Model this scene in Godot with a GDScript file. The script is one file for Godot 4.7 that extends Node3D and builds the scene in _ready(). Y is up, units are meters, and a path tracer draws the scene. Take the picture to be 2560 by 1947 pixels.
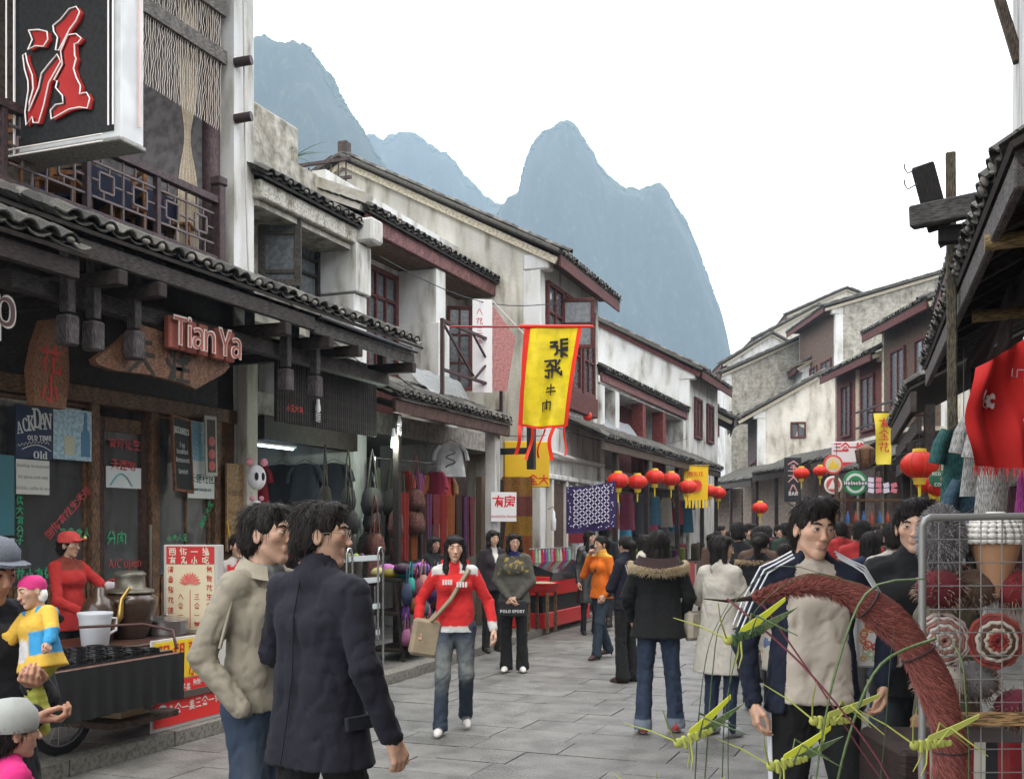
extends Node3D
# A market street under karst peaks. Street runs towards -Z, y is up, metres.

class MB:
	var v := PackedVector3Array()
	var n := PackedVector3Array()
	var u := PackedVector2Array()
	var c := PackedColorArray()
	var i := PackedInt32Array()
	var col := Color.WHITE
	func pt(p: Vector3, nn: Vector3, uv := Vector2.ZERO) -> int:
		v.append(p); n.append(nn); u.append(uv); c.append(col)
		return v.size() - 1
	func t3(a: Vector3, b: Vector3, d: Vector3) -> void:
		var nn := (d - a).cross(b - a).normalized()
		var k := v.size()
		pt(a, nn); pt(b, nn); pt(d, nn)
		i.append_array([k, k + 1, k + 2])
	# a quad, clockwise seen from its front
	func q(a: Vector3, b: Vector3, d: Vector3, e: Vector3) -> void:
		var nn := (d - a).cross(b - a).normalized()
		var k := v.size()
		pt(a, nn, Vector2(0, 1)); pt(b, nn, Vector2(0, 0)); pt(d, nn, Vector2(1, 0)); pt(e, nn, Vector2(1, 1))
		i.append_array([k, k + 1, k + 2, k, k + 2, k + 3])
	# box with chamfered edges; be = 0 gives a plain one
	func box(at: Vector3, s: Vector3, b := Basis(), be := 0.0) -> MB:
		var h := s * 0.5
		be = minf(be, minf(h.x, minf(h.y, h.z)) * 0.6)
		for ax in 3:
			for sg in [-1.0, 1.0]:
				var e1 := Vector3.ZERO; var e2 := Vector3.ZERO; var e3 := Vector3.ZERO
				e1[ax] = sg
				e2[(ax + 1) % 3] = 1.0
				e3[(ax + 2) % 3] = 1.0
				var w1: float = h[ax]
				var w2: float = h[(ax + 1) % 3] - be
				var w3: float = h[(ax + 2) % 3] - be
				var p := [e1 * w1 - e2 * w2 - e3 * w3, e1 * w1 - e2 * w2 + e3 * w3, e1 * w1 + e2 * w2 + e3 * w3, e1 * w1 + e2 * w2 - e3 * w3]
				if sg < 0: p.reverse()
				q(at + b * p[0], at + b * p[1], at + b * p[2], at + b * p[3])
		if be > 0.0:
			for ax in 3:
				for s1 in [-1.0, 1.0]:
					for s2 in [-1.0, 1.0]:
						var d := Vector3.ZERO; d[ax] = h[ax] - be
						var j := (ax + 1) % 3
						var k := (ax + 2) % 3
						var a1 := Vector3.ZERO; a1[j] = s1 * h[j]; a1[k] = s2 * (h[k] - be)
						var a2 := Vector3.ZERO; a2[j] = s1 * (h[j] - be); a2[k] = s2 * h[k]
						if s1 * s2 > 0: q(at + b * (a1 - d), at + b * (a2 - d), at + b * (a2 + d), at + b * (a1 + d))
						else: q(at + b * (a1 + d), at + b * (a2 + d), at + b * (a2 - d), at + b * (a1 - d))
			for sx in [-1.0, 1.0]:
				for sy in [-1.0, 1.0]:
					for sz in [-1.0, 1.0]:
						var x := at + b * Vector3(sx * h.x, sy * (h.y - be), sz * (h.z - be))
						var y := at + b * Vector3(sx * (h.x - be), sy * h.y, sz * (h.z - be))
						var z := at + b * Vector3(sx * (h.x - be), sy * (h.y - be), sz * h.z)
						if sx * sy * sz > 0: t3(x, z, y)
						else: t3(x, y, z)
		return self
	# a bar of section w x h from a to b
	func bar(a: Vector3, b: Vector3, w: float, h: float, be := 0.0, up := Vector3.UP) -> MB:
		var z := (b - a).normalized()
		if absf(z.dot(up)) > 0.98: up = Vector3.RIGHT
		var x := up.cross(z).normalized()
		return box((a + b) * 0.5, Vector3(w, h, a.distance_to(b)), Basis(x, z.cross(x), z), be)
	func tube(p: Array, r, sides := 8, cap := true, flat := 1.0) -> MB:
		var m := p.size()
		var up := Vector3(0.31, 0.9, 0.22)
		var base := v.size()
		var tn := Vector3.ZERO
		for k in m:
			var t: Vector3 = ((p[mini(k + 1, m - 1)] as Vector3) - (p[maxi(k - 1, 0)] as Vector3)).normalized()
			if k == 0: up = (up - t * up.dot(t)).normalized()
			else: up = (up - t * up.dot(t)).normalized()
			var s := t.cross(up)
			var rr: float = (r[k] if r is Array else r)
			for j in sides + 1:
				var a := TAU * j / sides
				var d := up * cos(a) * flat + s * sin(a)
				pt(p[k] + d * rr, d.normalized(), Vector2(float(j) / sides, float(k) / (m - 1)))
			tn = t
		for k in m - 1:
			for j in sides:
				var a := base + k * (sides + 1) + j
				var b := a + sides + 1
				i.append_array([a, b, b + 1, a, b + 1, a + 1])
		if cap:
			for e in [0, m - 1]:
				var t: Vector3 = (p[0] - p[1]).normalized() if e == 0 else (p[m - 1] - p[m - 2]).normalized()
				var k := pt(p[e], t)
				for j in sides + 1: pt(v[base + e * (sides + 1) + j], t)
				for j in sides:
					if e == 0: i.append_array([k, k + 1 + j, k + 2 + j])
					else: i.append_array([k, k + 2 + j, k + 1 + j])
		return self
	# profile of (radius, height) turned round y
	func lathe(pr: Array, sides: int, xf := Transform3D(), squash := 1.0) -> MB:
		var base := v.size()
		var m := pr.size()
		for k in m:
			var d: Vector2 = (pr[mini(k + 1, m - 1)] as Vector2) - (pr[maxi(k - 1, 0)] as Vector2)
			var nr := Vector2(d.y, -d.x).normalized()
			for j in sides + 1:
				var a := TAU * j / sides
				pt(xf * Vector3(pr[k].x * cos(a), pr[k].y, pr[k].x * sin(a) * squash), (xf.basis * Vector3(nr.x * cos(a), nr.y, nr.x * sin(a))).normalized(), Vector2(float(j) / sides, float(k) / (m - 1)))
		for k in m - 1:
			for j in sides:
				var a := base + k * (sides + 1) + j
				var b := a + sides + 1
				i.append_array([a, a + 1, b + 1, a, b + 1, b])
		return self
	# flat outline given in xy, thickness d towards +z of xf
	func plate(poly: PackedVector2Array, d: float, xf := Transform3D()) -> MB:
		if Geometry2D.is_polygon_clockwise(poly): poly = poly.duplicate(); poly.reverse()
		var tri := Geometry2D.triangulate_polygon(poly)
		for k in range(0, tri.size(), 3):
			var a := poly[tri[k]]; var b := poly[tri[k + 1]]; var e := poly[tri[k + 2]]
			if (b - a).cross(e - a) > 0: var sw := b; b = e; e = sw
			t3(xf * Vector3(a.x, a.y, d), xf * Vector3(b.x, b.y, d), xf * Vector3(e.x, e.y, d))
			t3(xf * Vector3(a.x, a.y, 0), xf * Vector3(e.x, e.y, 0), xf * Vector3(b.x, b.y, 0))
		for k in poly.size():
			var a := poly[k]; var b := poly[(k + 1) % poly.size()]
			q(xf * Vector3(a.x, a.y, 0), xf * Vector3(a.x, a.y, d), xf * Vector3(b.x, b.y, d), xf * Vector3(b.x, b.y, 0))
		return self
	# smooth sheet: f(s, t) -> Vector3 with s, t in 0..1
	func sheet(ns: int, nt: int, f: Callable) -> MB:
		var base := v.size()
		var p := PackedVector3Array()
		for b in nt + 1:
			for a in ns + 1: p.append(f.call(float(a) / ns, float(b) / nt))
		for b in nt + 1:
			for a in ns + 1:
				var du := p[b * (ns + 1) + mini(a + 1, ns)] - p[b * (ns + 1) + maxi(a - 1, 0)]
				var dv := p[mini(b + 1, nt) * (ns + 1) + a] - p[maxi(b - 1, 0) * (ns + 1) + a]
				pt(p[b * (ns + 1) + a], dv.cross(du).normalized(), Vector2(float(a) / ns, float(b) / nt))
		for b in nt:
			for a in ns:
				var k := base + b * (ns + 1) + a
				i.append_array([k, k + 1, k + ns + 2, k, k + ns + 2, k + ns + 1])
		return self
	func ball(at: Vector3, r: Vector3, sides := 10, rings := 6, b := Basis()) -> MB:
		var base := v.size()
		for k in rings + 1:
			var ph := PI * k / rings
			for j in sides + 1:
				var a := TAU * j / sides
				var d := Vector3(sin(ph) * cos(a), cos(ph), sin(ph) * sin(a))
				pt(at + b * (d * r), (b * (d / r)).normalized(), Vector2(float(j) / sides, float(k) / rings))
		for k in rings:
			for j in sides:
				var a := base + k * (sides + 1) + j
				var e := a + sides + 1
				i.append_array([a, e, e + 1, a, e + 1, a + 1])
		return self
	func add(o: MB, xf := Transform3D(), tint = null) -> MB:
		var k := v.size()
		var flip := xf.basis.determinant() < 0
		for j in o.v.size():
			v.append(xf * o.v[j]); n.append((xf.basis * o.n[j]).normalized()); u.append(o.u[j]); c.append(tint if tint != null else o.c[j])
		for j in range(0, o.i.size(), 3):
			if flip: i.append_array([k + o.i[j], k + o.i[j + 2], k + o.i[j + 1]])
			else: i.append_array([k + o.i[j], k + o.i[j + 1], k + o.i[j + 2]])
		return self
	func done() -> ArrayMesh:
		var m := ArrayMesh.new()
		if v.is_empty(): return m
		var a := []
		a.resize(Mesh.ARRAY_MAX)
		a[Mesh.ARRAY_VERTEX] = v; a[Mesh.ARRAY_NORMAL] = n; a[Mesh.ARRAY_TEX_UV] = u; a[Mesh.ARRAY_COLOR] = c; a[Mesh.ARRAY_INDEX] = i
		m.add_surface_from_arrays(Mesh.PRIMITIVE_TRIANGLES, a)
		return m

var rng := RandomNumberGenerator.new()
var noise := FastNoiseLite.new()
var taken := {}
var tex := {}
var mats := {}

func numbered(s: String) -> String:
	if not taken.has(s):
		taken[s] = 0
		return s
	taken[s] += 1
	return "%s_%03d" % [s, taken[s]]

func tag(o: Node, label: String, category: String, group := "") -> void:
	o.set_meta("label", label); o.set_meta("category", category)
	if group: o.set_meta("group", group)

func thing(called: String, label: String, category: String, at := Vector3.ZERO, turn := 0.0, group := "") -> Node3D:
	var o := Node3D.new()
	o.name = numbered(called); add_child(o)
	o.position = at; o.rotation.y = turn
	tag(o, label, category, group)
	return o

func part(mesh, called: String, mt: Material, parent: Node = null, at := Vector3.ZERO) -> MeshInstance3D:
	var o := MeshInstance3D.new()
	o.mesh = mesh.done() if mesh is MB else mesh
	o.material_override = mt
	if parent == null:
		o.name = numbered(called); add_child(o)
	else:
		o.name = called; parent.add_child(o, true)
	o.position = at
	return o

func solo(mesh, called: String, mt: Material, label: String, category: String, group := "", at := Vector3.ZERO) -> MeshInstance3D:
	var o := part(mesh, called, mt, null, at)
	tag(o, label, category, group)
	return o

func struct(mesh, called: String, mt: Material) -> MeshInstance3D:
	var o := part(mesh, called, mt)
	o.set_meta("kind", "structure")
	return o

func copy(o: Node3D, at: Vector3, turn: float, label: String, group := "") -> Node3D:
	var d: Node3D = o.duplicate()
	d.name = numbered(String(o.name).rstrip("_0123456789")); add_child(d)
	d.position = at; d.rotation.y = turn
	d.set_meta("label", label)
	if group: d.set_meta("group", group)
	return d

func ntex(key: String, type: int, freq: float, oct: int, ramp: Array, size := 512, as_n := 0.0, seed := 1) -> void:
	var f := FastNoiseLite.new()
	f.noise_type = type; f.frequency = freq; f.seed = seed
	f.fractal_octaves = oct; f.fractal_type = FastNoiseLite.FRACTAL_FBM if oct > 1 else FastNoiseLite.FRACTAL_NONE
	var t := NoiseTexture2D.new()
	t.width = size; t.height = size; t.seamless = true; t.noise = f
	if as_n > 0.0:
		t.as_normal_map = true; t.bump_strength = as_n
	elif ramp:
		var g := Gradient.new()
		var off := PackedFloat32Array(); var cs := PackedColorArray()
		for r in ramp: off.append(r[0]); cs.append(r[1])
		g.offsets = off; g.colors = cs
		t.color_ramp = g
	tex[key] = t

func gr(x: float) -> Color: return Color(x, x, x)

func make_textures() -> void:
	var P := FastNoiseLite.TYPE_SIMPLEX
	ntex("mottle", P, 0.012, 5, [[0.2, gr(0.8)], [0.5, gr(0.92)], [0.8, gr(1)]])
	ntex("soft", P, 0.006, 3, [[0.2, gr(0.9)], [0.7, gr(1)]], 256)
	ntex("plaster", P, 0.008, 6, [[0.0, Color(0.55, 0.53, 0.5)], [0.22, Color(0.82, 0.81, 0.78)], [0.45, Color(0.95, 0.945, 0.93)], [0.75, gr(1)]], 1024, 0.0, 4)
	ntex("grime", P, 0.02, 6, [[0.0, Color(0.6, 0.58, 0.54)], [0.3, Color(0.84, 0.83, 0.8)], [0.5, Color(0.93, 0.92, 0.9)], [0.8, gr(1)]], 1024, 0.0, 9)
	ntex("grain", P, 0.03, 5, [[0.25, gr(0.45)], [0.45, gr(0.8)], [0.6, gr(0.92)], [0.8, gr(1)]], 512, 0.0, 3)
	ntex("speck", P, 0.12, 3, [[0.2, gr(0.7)], [0.5, gr(0.93)], [0.75, gr(1)]], 512, 0.0, 5)
	ntex("lichen", P, 0.035, 5, [[0.2, Color(0.5, 0.49, 0.48)], [0.45, Color(0.78, 0.77, 0.75)], [0.65, Color(0.97, 0.96, 0.93)], [0.85, Color(1.0, 1.0, 0.93)]], 512, 0.0, 12)
	ntex("print", FastNoiseLite.TYPE_CELLULAR, 0.05, 1, [[0.0, Color(0.9, 0.3, 0.2)], [0.3, Color(0.25, 0.35, 0.6)], [0.5, Color(0.95, 0.9, 0.7)], [0.7, Color(0.3, 0.5, 0.35)], [1.0, Color(0.1, 0.1, 0.12)]], 256, 0.0, 7)
	ntex("nfine", P, 0.06, 4, [], 512, 3.0, 2)
	ntex("nrough", P, 0.03, 5, [], 512, 8.0, 6)
	ntex("ngrain", P, 0.05, 3, [], 512, 4.0, 8)
	ntex("hstone", P, 0.02, 5, [], 512, 0.0, 15)

# c: linear base colour. o: t fine texture, s its repeats per metre (number or Vector3), d second texture, ds, n normal texture, nv, w world mapping, met, rim, cc, em
func mat(c: Color, rough := 0.8, o := {}) -> StandardMaterial3D:
	var key := str(c, rough, o)
	if mats.has(key): return mats[key]
	var m := StandardMaterial3D.new()
	m.albedo_color = Color(c.r, c.g, c.b).linear_to_srgb()
	m.roughness = rough
	m.metallic = o.get("met", 0.0)
	m.metallic_specular = o.get("sp", 0.4)
	var s = o.get("s", 1.0)
	m.uv1_scale = s if s is Vector3 else Vector3.ONE * s
	m.uv1_triplanar = true
	m.uv1_world_triplanar = o.get("w", false)
	if o.has("t"): m.albedo_texture = tex[o.t]
	if o.has("n"):
		m.normal_enabled = true; m.normal_texture = tex[o.n]; m.normal_scale = o.get("nv", 0.5)
	if o.has("h"):
		m.heightmap_enabled = true; m.heightmap_texture = tex[o.h]; m.heightmap_scale = o.get("hv", 1.0)
	if o.has("d"):
		var ds = o.get("ds", 0.3)
		m.detail_enabled = true; m.detail_albedo = tex[o.d]; m.detail_blend_mode = BaseMaterial3D.BLEND_MODE_MUL
		m.detail_uv_layer = BaseMaterial3D.DETAIL_UV_2
		m.uv2_triplanar = true; m.uv2_world_triplanar = o.get("w", false)
		m.uv2_scale = ds if ds is Vector3 else Vector3.ONE * ds
	if o.has("rim"): m.rim_enabled = true; m.rim = o.rim; m.rim_tint = 0.6
	if o.has("cc"): m.clearcoat_enabled = true; m.clearcoat = o.cc; m.clearcoat_roughness = 0.15
	if o.has("bl"): m.backlight_enabled = true; m.backlight = o.bl
	if o.has("em"): m.emission_enabled = true; m.emission = o.em; m.emission_energy_multiplier = o.get("ev", 1.0)
	if o.get("vc", false): m.vertex_color_use_as_albedo = true
	if o.has("a"): m.transparency = BaseMaterial3D.TRANSPARENCY_ALPHA; m.albedo_color.a = o.a
	mats[key] = m
	return m

func C(r: float, g: float, b: float) -> Color: return Color(r, g, b)

# materials used all over
func white_wall() -> StandardMaterial3D: return mat(C(0.74, 0.74, 0.725), 0.9, {t = "speck", s = 1.3, d = "plaster", ds = Vector3(0.28, 0.075, 0.28), n = "nfine", nv = 0.25, w = true})
func old_wall() -> StandardMaterial3D: return mat(C(0.6, 0.57, 0.5), 0.92, {t = "soft", s = 0.31, d = "plaster", ds = Vector3(0.25, 0.08, 0.25), n = "nrough", nv = 0.2, w = true})
func grey_wall() -> StandardMaterial3D: return mat(C(0.4, 0.38, 0.33), 0.92, {t = "mottle", s = 0.7, d = "plaster", ds = Vector3(0.3, 0.12, 0.3), n = "nrough", nv = 0.3, w = true})
func wood(c: Color, ax := 1, rough := 0.75) -> StandardMaterial3D: # grain along axis ax
	var s := Vector3(7, 7, 7); s[ax] = 0.7
	return mat(c, rough, {t = "grain", s = s, n = "ngrain", nv = 0.35, d = "mottle", ds = 0.8})
func cloth(c: Color, o := {}) -> StandardMaterial3D:
	var k := {t = "soft", s = 3.0, n = "nfine", nv = 0.35, rim = 0.25}
	k.merge(o, true)
	return mat(c, 0.9, k)
func tile_mat(k := 0) -> StandardMaterial3D:
	return mat([C(0.09, 0.087, 0.082), C(0.135, 0.13, 0.12), C(0.065, 0.063, 0.062), C(0.22, 0.215, 0.2)][k], 0.9, {t = "lichen", s = 4.0, d = "mottle", ds = 1.7, n = "nrough", nv = 0.4})
# Strokes of the characters the street shows: two digits a point (x right, y down, 0 to 9), strokes apart by spaces.
const GL := {
	"張": "1242 4224 2414 1444 4447 4738 6169 6191 6393 6595 4696 6167 6978 6799", "飛": "0060 6065 6598 9896 8072 8475 3113 0555 2529 2908 4349 3264",
	"牛": "2214 1383 0696 5059", "肉": "1219 1292 9299 5053 5335 5367 5637 5668", "涯": "1123 0426 1927 3191 3138 3829 4484 6263 5393 4666 6476 6769 4696 4999",
	"有": "0292 5028 4344 4489 4484 8489 4586 4787 4449", "房": "5061 1191 9193 1393 1118 1809 5354 2595 5558 5529 5787 8788 8878", "西": "0191 1319 1393 9399 1999 3136 6166 1696",
	"街": "2013 2304 2429 4262 5154 4565 5457 4868 7292 7696 8689 8978", "一": "0595", "绝": "2013 1343 4316 1646 1949 6052 5282 8273 5484 8488 5458 6464 6874 5888 5999 9996", "名": "5022 3171 7129 4366 3689 3699 9699 3939",
	"小": "5059 5938 2418 7488", "吃": "1242 1217 4247 1747 6042 6191 5484 8457 5769 6999 9997", "清": "1122 0415 1926 4191 6065 4393 3595 4649 4686 8689 4787 4888", "香": "7020 0393 5057 5217 5397 2678 2629 2979 7679 2878",
	"桂": "1040 2029 0333 3336 6061 6265 5292 4595 6669 5797 4999", "花": "0292 3033 7073 3416 2529 8465 6469 6999 9997", "莲": "0292 3033 7073 1425 1627 2719 1999 4494 6348 4696 6369", "子": "2080 8054 5459 5938 0595", "八": "4118 5199", "合": "5004 5094 3565 2789 2729 2979 7779",
	"羹": "3042 7062 1282 2484 0696 5056 5619 5699 2888 4149", "核": "1040 2029 0333 3336 6171 4292 6244 4474 7445 8358 8599", "桃": "1040 2029 0333 3336 5158 5838 7179 7999 4254 9275 4535 7596", "生": "2024 1292 5059 2585 0999", "芝": "0292 3033 7073 5354 2585 8548 1829 4999", "麻": "5051 1191 1118 1808 3245 3339 2343 7379 5393 7386",
	"糊": "0202 2029 0343 0113 4133 2315 2345 4262 5257 4767 4447 6467 7289 7191 9199 7494 7696", "三": "1181 2575 0999", "阳": "1119 1131 3124 2437 3716 5159 5191 9199 9959 5595", "朔": "1121 3141 0343 2327 1416 1646 4648 2709 6169 6191 9199 6494 6797", "天": "1181 0494 5055 5509 5599",
	"吧": "1242 1217 4247 1747 5259 5292 9296 5696 7276 5999 9997", "空": "5051 0191 0103 9193 3212 6282 2575 5559 0999", "调": "1021 1334 3438 4151 5149 4191 9199 9989 5383 7276 5585 5788", "开": "1181 0494 3134 3419 7179", "放": "2021 0242 2227 2444 4448 2209 6052 5292 8269 5599",
	"社": "1021 0333 3306 2329 2435 7179 5494 5999", "区": "1191 1119 1999 3367 7237", "人": "5054 5409 5499", "份": "3014 1519 5044 6094 4686 6639 8689", "走": "2282 5055 0393 5559 5784 2616 2699", "分": "4014 6095 2585 8589 5519",
	"大": "0393 5054 5409 5499", "你": "3015 2329 6043 5292 6268 4639 7699", "沙": "1122 0415 1926 6066 5245 8295 9639", "友": "0292 5019 4484 8449 4599", "金": "5003 5093 3464 2676 5459 3737 7787 0999", "鬼": "5041 2272 2226 7276 2474 2676 4619 6668 6899 7878", "话": "1021 1324 2429 6051 5494 6047 5789 5759 5999",
}

# lay a character in brush strokes on the plane spanned by rt and up (both scaled to one cell), top-left corner at o
func glyph(b: MB, ch: String, o: Vector3, rt: Vector3, up: Vector3, wt := 0.09) -> void:
	if not GL.has(ch): return
	var nn := rt.cross(up).normalized()
	var sz := rt.length()
	var k := 0
	for s in (GL[ch] as String).split(" "):
		var p: Array[Vector3] = []
		for j in range(0, s.length(), 2):
			p.append(o + rt * (int(s[j]) / 9.0) - up * (int(s[j + 1]) / 9.0) + nn * 0.0004 * (k % 3))
		for j in p.size() - 1:
			var d := (p[j + 1] - p[j])
			if d.length() < 0.001: continue
			d = d.normalized()
			var sd := d.cross(nn) * sz * wt * 0.5
			var horizontal := absf(d.dot(rt.normalized())) > 0.9
			var w1 := 0.8 if horizontal else 1.15
			var w2 := 1.05 if horizontal else 0.8
			var e := d * sz * wt * 0.3
			var a0 := p[j] - e; var a1 := p[j + 1] + e
			for m in 4:
				var c0 := a0.lerp(a1, m * 0.25); var c1 := a0.lerp(a1, m * 0.25 + 0.25)
				var s0 := sd * lerpf(w1, w2, m * 0.25); var s1 := sd * lerpf(w1, w2, m * 0.25 + 0.25)
				b.q(c0 - s0, c0 + s0, c1 + s1, c1 - s1)
		k += 1

# a line of characters; dn true sets them one below the other
func chars(b: MB, s: String, o: Vector3, rt: Vector3, up: Vector3, step := 1.18, dn := false, wt := 0.1) -> void:
	for k in s.length():
		glyph(b, s[k], o + (up * -step * k if dn else rt * step * k), rt, up, wt)

func latin(s: String, h: float, mt: Material, parent: Node, at: Vector3, b := Basis(), serif := false, bold := true, called := "lettering") -> MeshInstance3D:
	var t := TextMesh.new()
	var f := SystemFont.new()
	f.font_names = PackedStringArray(["Droid Serif" if serif else "Droid Sans"])
	f.font_weight = 700 if bold else 400
	t.font = f; t.text = s; t.font_size = 48; t.pixel_size = h / 48.0 * 1.35; t.depth = 0.003; t.curve_step = 2.0
	var o := part(t, called, mt, parent)
	o.transform = Transform3D(b, at)
	return o
func _ready() -> void:
	rng.seed = 20240
	noise.seed = 5; noise.frequency = 1.0; noise.fractal_octaves = 3
	# camera: level, lens shifted up, turned towards the row of houses across the street
	var cam := Camera3D.new()
	cam.name = "camera"; add_child(cam)
	cam.position = Vector3(0, 1.66, 0)
	cam.rotation = Vector3(0, deg_to_rad(21.55), 0)
	cam.near = 0.1; cam.far = 4000.0
	cam.projection = Camera3D.PROJECTION_FRUSTUM
	cam.size = 0.07254; cam.frustum_offset = Vector2(0, 0.01295)
	cam.current = true
	# overcast sky
	var we := WorldEnvironment.new()
	var env := Environment.new()
	var sk := Sky.new()
	var sm := ProceduralSkyMaterial.new()
	sm.sky_top_color = Color(0.98, 0.985, 1.0); sm.sky_horizon_color = Color(0.6, 0.603, 0.607); sm.sky_curve = 0.2
	sm.ground_bottom_color = Color(0.3, 0.3, 0.29); sm.ground_horizon_color = Color(0.55, 0.56, 0.57)
	sm.sky_energy_multiplier = 1.3; sm.sun_angle_max = 1.0
	sk.sky_material = sm
	env.sky = sk; env.background_mode = Environment.BG_SKY
	env.tonemap_mode = Environment.TONE_MAPPER_LINEAR; env.tonemap_exposure = 2.75
	env.sdfgi_enabled = true; env.ssao_enabled = true; env.ssil_enabled = true
	env.fog_enabled = true; env.fog_density = 0.00056; env.fog_light_color = Color(0.75, 0.855, 0.95)
	we.environment = env; we.name = "air"; add_child(we)
	var sun := DirectionalLight3D.new()
	sun.name = "sun"; sun.light_energy = 0.35; sun.light_angular_distance = 30.0; sun.light_color = Color(1, 0.98, 0.95)
	sun.rotation = Vector3(deg_to_rad(-62), deg_to_rad(38), 0); sun.shadow_enabled = true; add_child(sun)
	make_textures()
	build_hills()
	build_street()
	stages()

func build_hills() -> void:
	var fw := Vector3(-0.3673, 0, -0.9301)
	var rt := Vector3(0.9301, 0, -0.3673)
	ntex("cliff", FastNoiseLite.TYPE_SIMPLEX, 0.012, 5, [[0.0, Color(0.3, 0.35, 0.24)], [0.5, Color(0.34, 0.39, 0.28)], [0.76, Color(0.37, 0.42, 0.31)], [0.86, Color(0.75, 0.74, 0.68)], [0.95, Color(0.9, 0.88, 0.84)]], 1024, 0.0, 21)
	var mm := mat(C(0.13, 0.16, 0.095), 0.95, {t = "cliff", s = Vector3(0.012, 0.004, 0.012), w = true})
	var leaf := mat(C(0.045, 0.07, 0.03), 0.9, {t = "mottle", s = 0.1})
	var clump := MB.new().ball(Vector3.ZERO, Vector3(1, 0.9, 1), 7, 5)
	for j in clump.v.size():
		clump.v[j] *= 0.8 + 0.45 * absf(noise.get_noise_3dv(clump.v[j] * 2.3))
	var cm := clump.done()
	var peaks := [
		[650.0, 120.0, [[-260, 20], [-203, 152], [-192, 199], [-181, 250], [-170, 283], [-160, 293], [-153, 296], [-142, 297], [-130, 298], [-123, 296], [-119, 293], [-113, 285], [-108, 275], [-105, 267], [-98, 253], [-91, 243], [-85, 233], [-78, 223], [-71, 214], [-60, 196], [-49, 174], [-32, 140], [-7, 95], [30, 10]]],
		[950.0, 130.0, [[-300, 150], [-223, 295], [-191, 320], [-158, 340], [-133, 351], [-125, 353], [-104, 351], [-84, 349], [-67, 340], [-57, 331], [-47, 322], [-35, 308], [-22, 299], [-8, 288], [6, 271], [27, 238], [60, 180], [101, 98], [150, 10]]],
		[800.0, 110.0, [[-100, 5], [-71, 48], [-50, 131], [-33, 186], [-19, 221], [-7, 242], [0, 247], [5, 252], [7, 262], [10, 275], [14, 284], [21, 294], [28, 301], [33, 305], [38, 306], [45, 304], [50, 299], [54, 294], [59, 285], [63, 274], [68, 267], [74, 261], [83, 257], [92, 256], [99, 259], [106, 260], [112, 256], [119, 245], [128, 231], [137, 211], [144, 193], [149, 173], [152, 152], [156, 134], [159, 117], [164, 83], [171, 48], [185, 5]]]]
	var hn := FastNoiseLite.new()
	hn.seed = 3; hn.frequency = 0.03; hn.fractal_octaves = 5
	for pk in peaks:
		var t: float = pk[0]; var dp: float = pk[1]; var pts: Array = pk[2]
		var u0: float = pts[0][0]; var u1: float = pts[-1][0]
		var hgt := func(x: float) -> float:
			for k in pts.size() - 1:
				if x <= pts[k + 1][0]: return lerpf(pts[k][1], pts[k + 1][1], (x - pts[k][0]) / (pts[k + 1][0] - pts[k][0]))
			return 0.0
		var f := func(s: float, w: float) -> Vector3:
			var x := lerpf(u0, u1, s)
			var ww := lerpf(0.75, -1.0, w)
			var wv := ww + 0.12 * hn.get_noise_2d(x * 0.7, ww * 40.0)
			var fall := pow(maxf(0.0, 1.0 - pow(absf(wv), 1.7)), 0.75)
			var h: float = hgt.call(clampf(x + 5.0 * hn.get_noise_2d(x, ww * 90.0) * minf(1.0, absf(ww) * 3.0), u0, u1))
			h = h * fall + 7.0 * hn.get_noise_2d(x * 1.2, ww * 60.0) * fall
			return fw * (t + ww * dp) + rt * x + Vector3(0, h - 3.0, 0)
		var hill := struct(MB.new().sheet(170, 44, f), "mountain", mm)
		var mu := MultiMesh.new()
		mu.transform_format = MultiMesh.TRANSFORM_3D; mu.mesh = cm
		var xs: Array[Transform3D] = []
		for k in 5200:
			var s := rng.randf(); var w := rng.randf_range(0.36, 0.5)
			var p: Vector3 = f.call(s, w)
			if p.y < 60.0: continue
			if k % 9 == 0 and p.y < 90.0: continue
			var r := rng.randf_range(0.7, 1.7) * t / 700.0
			xs.append(Transform3D(Basis(Vector3.UP, rng.randf() * TAU).scaled(Vector3(r, r * rng.randf_range(0.7, 1.2), r)), p))
		mu.instance_count = xs.size()
		for k in xs.size(): mu.set_instance_transform(k, xs[k])
		var mi := MultiMeshInstance3D.new()
		mi.multimesh = mu; mi.name = "trees"; mi.material_override = leaf; mi.set_meta("kind", "stuff")
		hill.add_child(mi)

func kerb_x(z: float) -> float:
	var p := [[10.0, -5.45], [-10.0, -5.4], [-14.0, -5.62], [-18.0, -5.8], [-30.0, -5.7], [-40.0, -6.4], [-70.0, -16.0]]
	for k in p.size() - 1:
		if z >= p[k + 1][0]: return lerpf(p[k][1], p[k + 1][1], (z - p[k][0]) / (p[k + 1][0] - p[k][0]))
	return p[-1][1]

func stones(parent: Node3D, called: String, rows: Array, mesh_h: float, ms: Array, singles: Callable) -> void:
	# rows: [centre, size] of each stone; those that singles() picks become parts, the rest one mass
	var base := MB.new().box(Vector3.ZERO, Vector3.ONE, Basis(), 0.012).done()
	var rest: Array[Transform3D] = []
	for r in rows:
		var tl := Basis.from_euler(Vector3(rng.randf_range(-0.003, 0.003), 0, rng.randf_range(-0.003, 0.003)))
		var xf := Transform3D(tl.scaled_local(r[1]), r[0] + Vector3(0, rng.randf_range(-0.003, 0.003), 0))
		if singles.call(r[0]):
			var o := part(base, called, ms[rng.randi() % ms.size()], parent)
			o.transform = xf
		else: rest.append(xf)
	mass(parent, called + "s", base, ms[0], rest)

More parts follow.
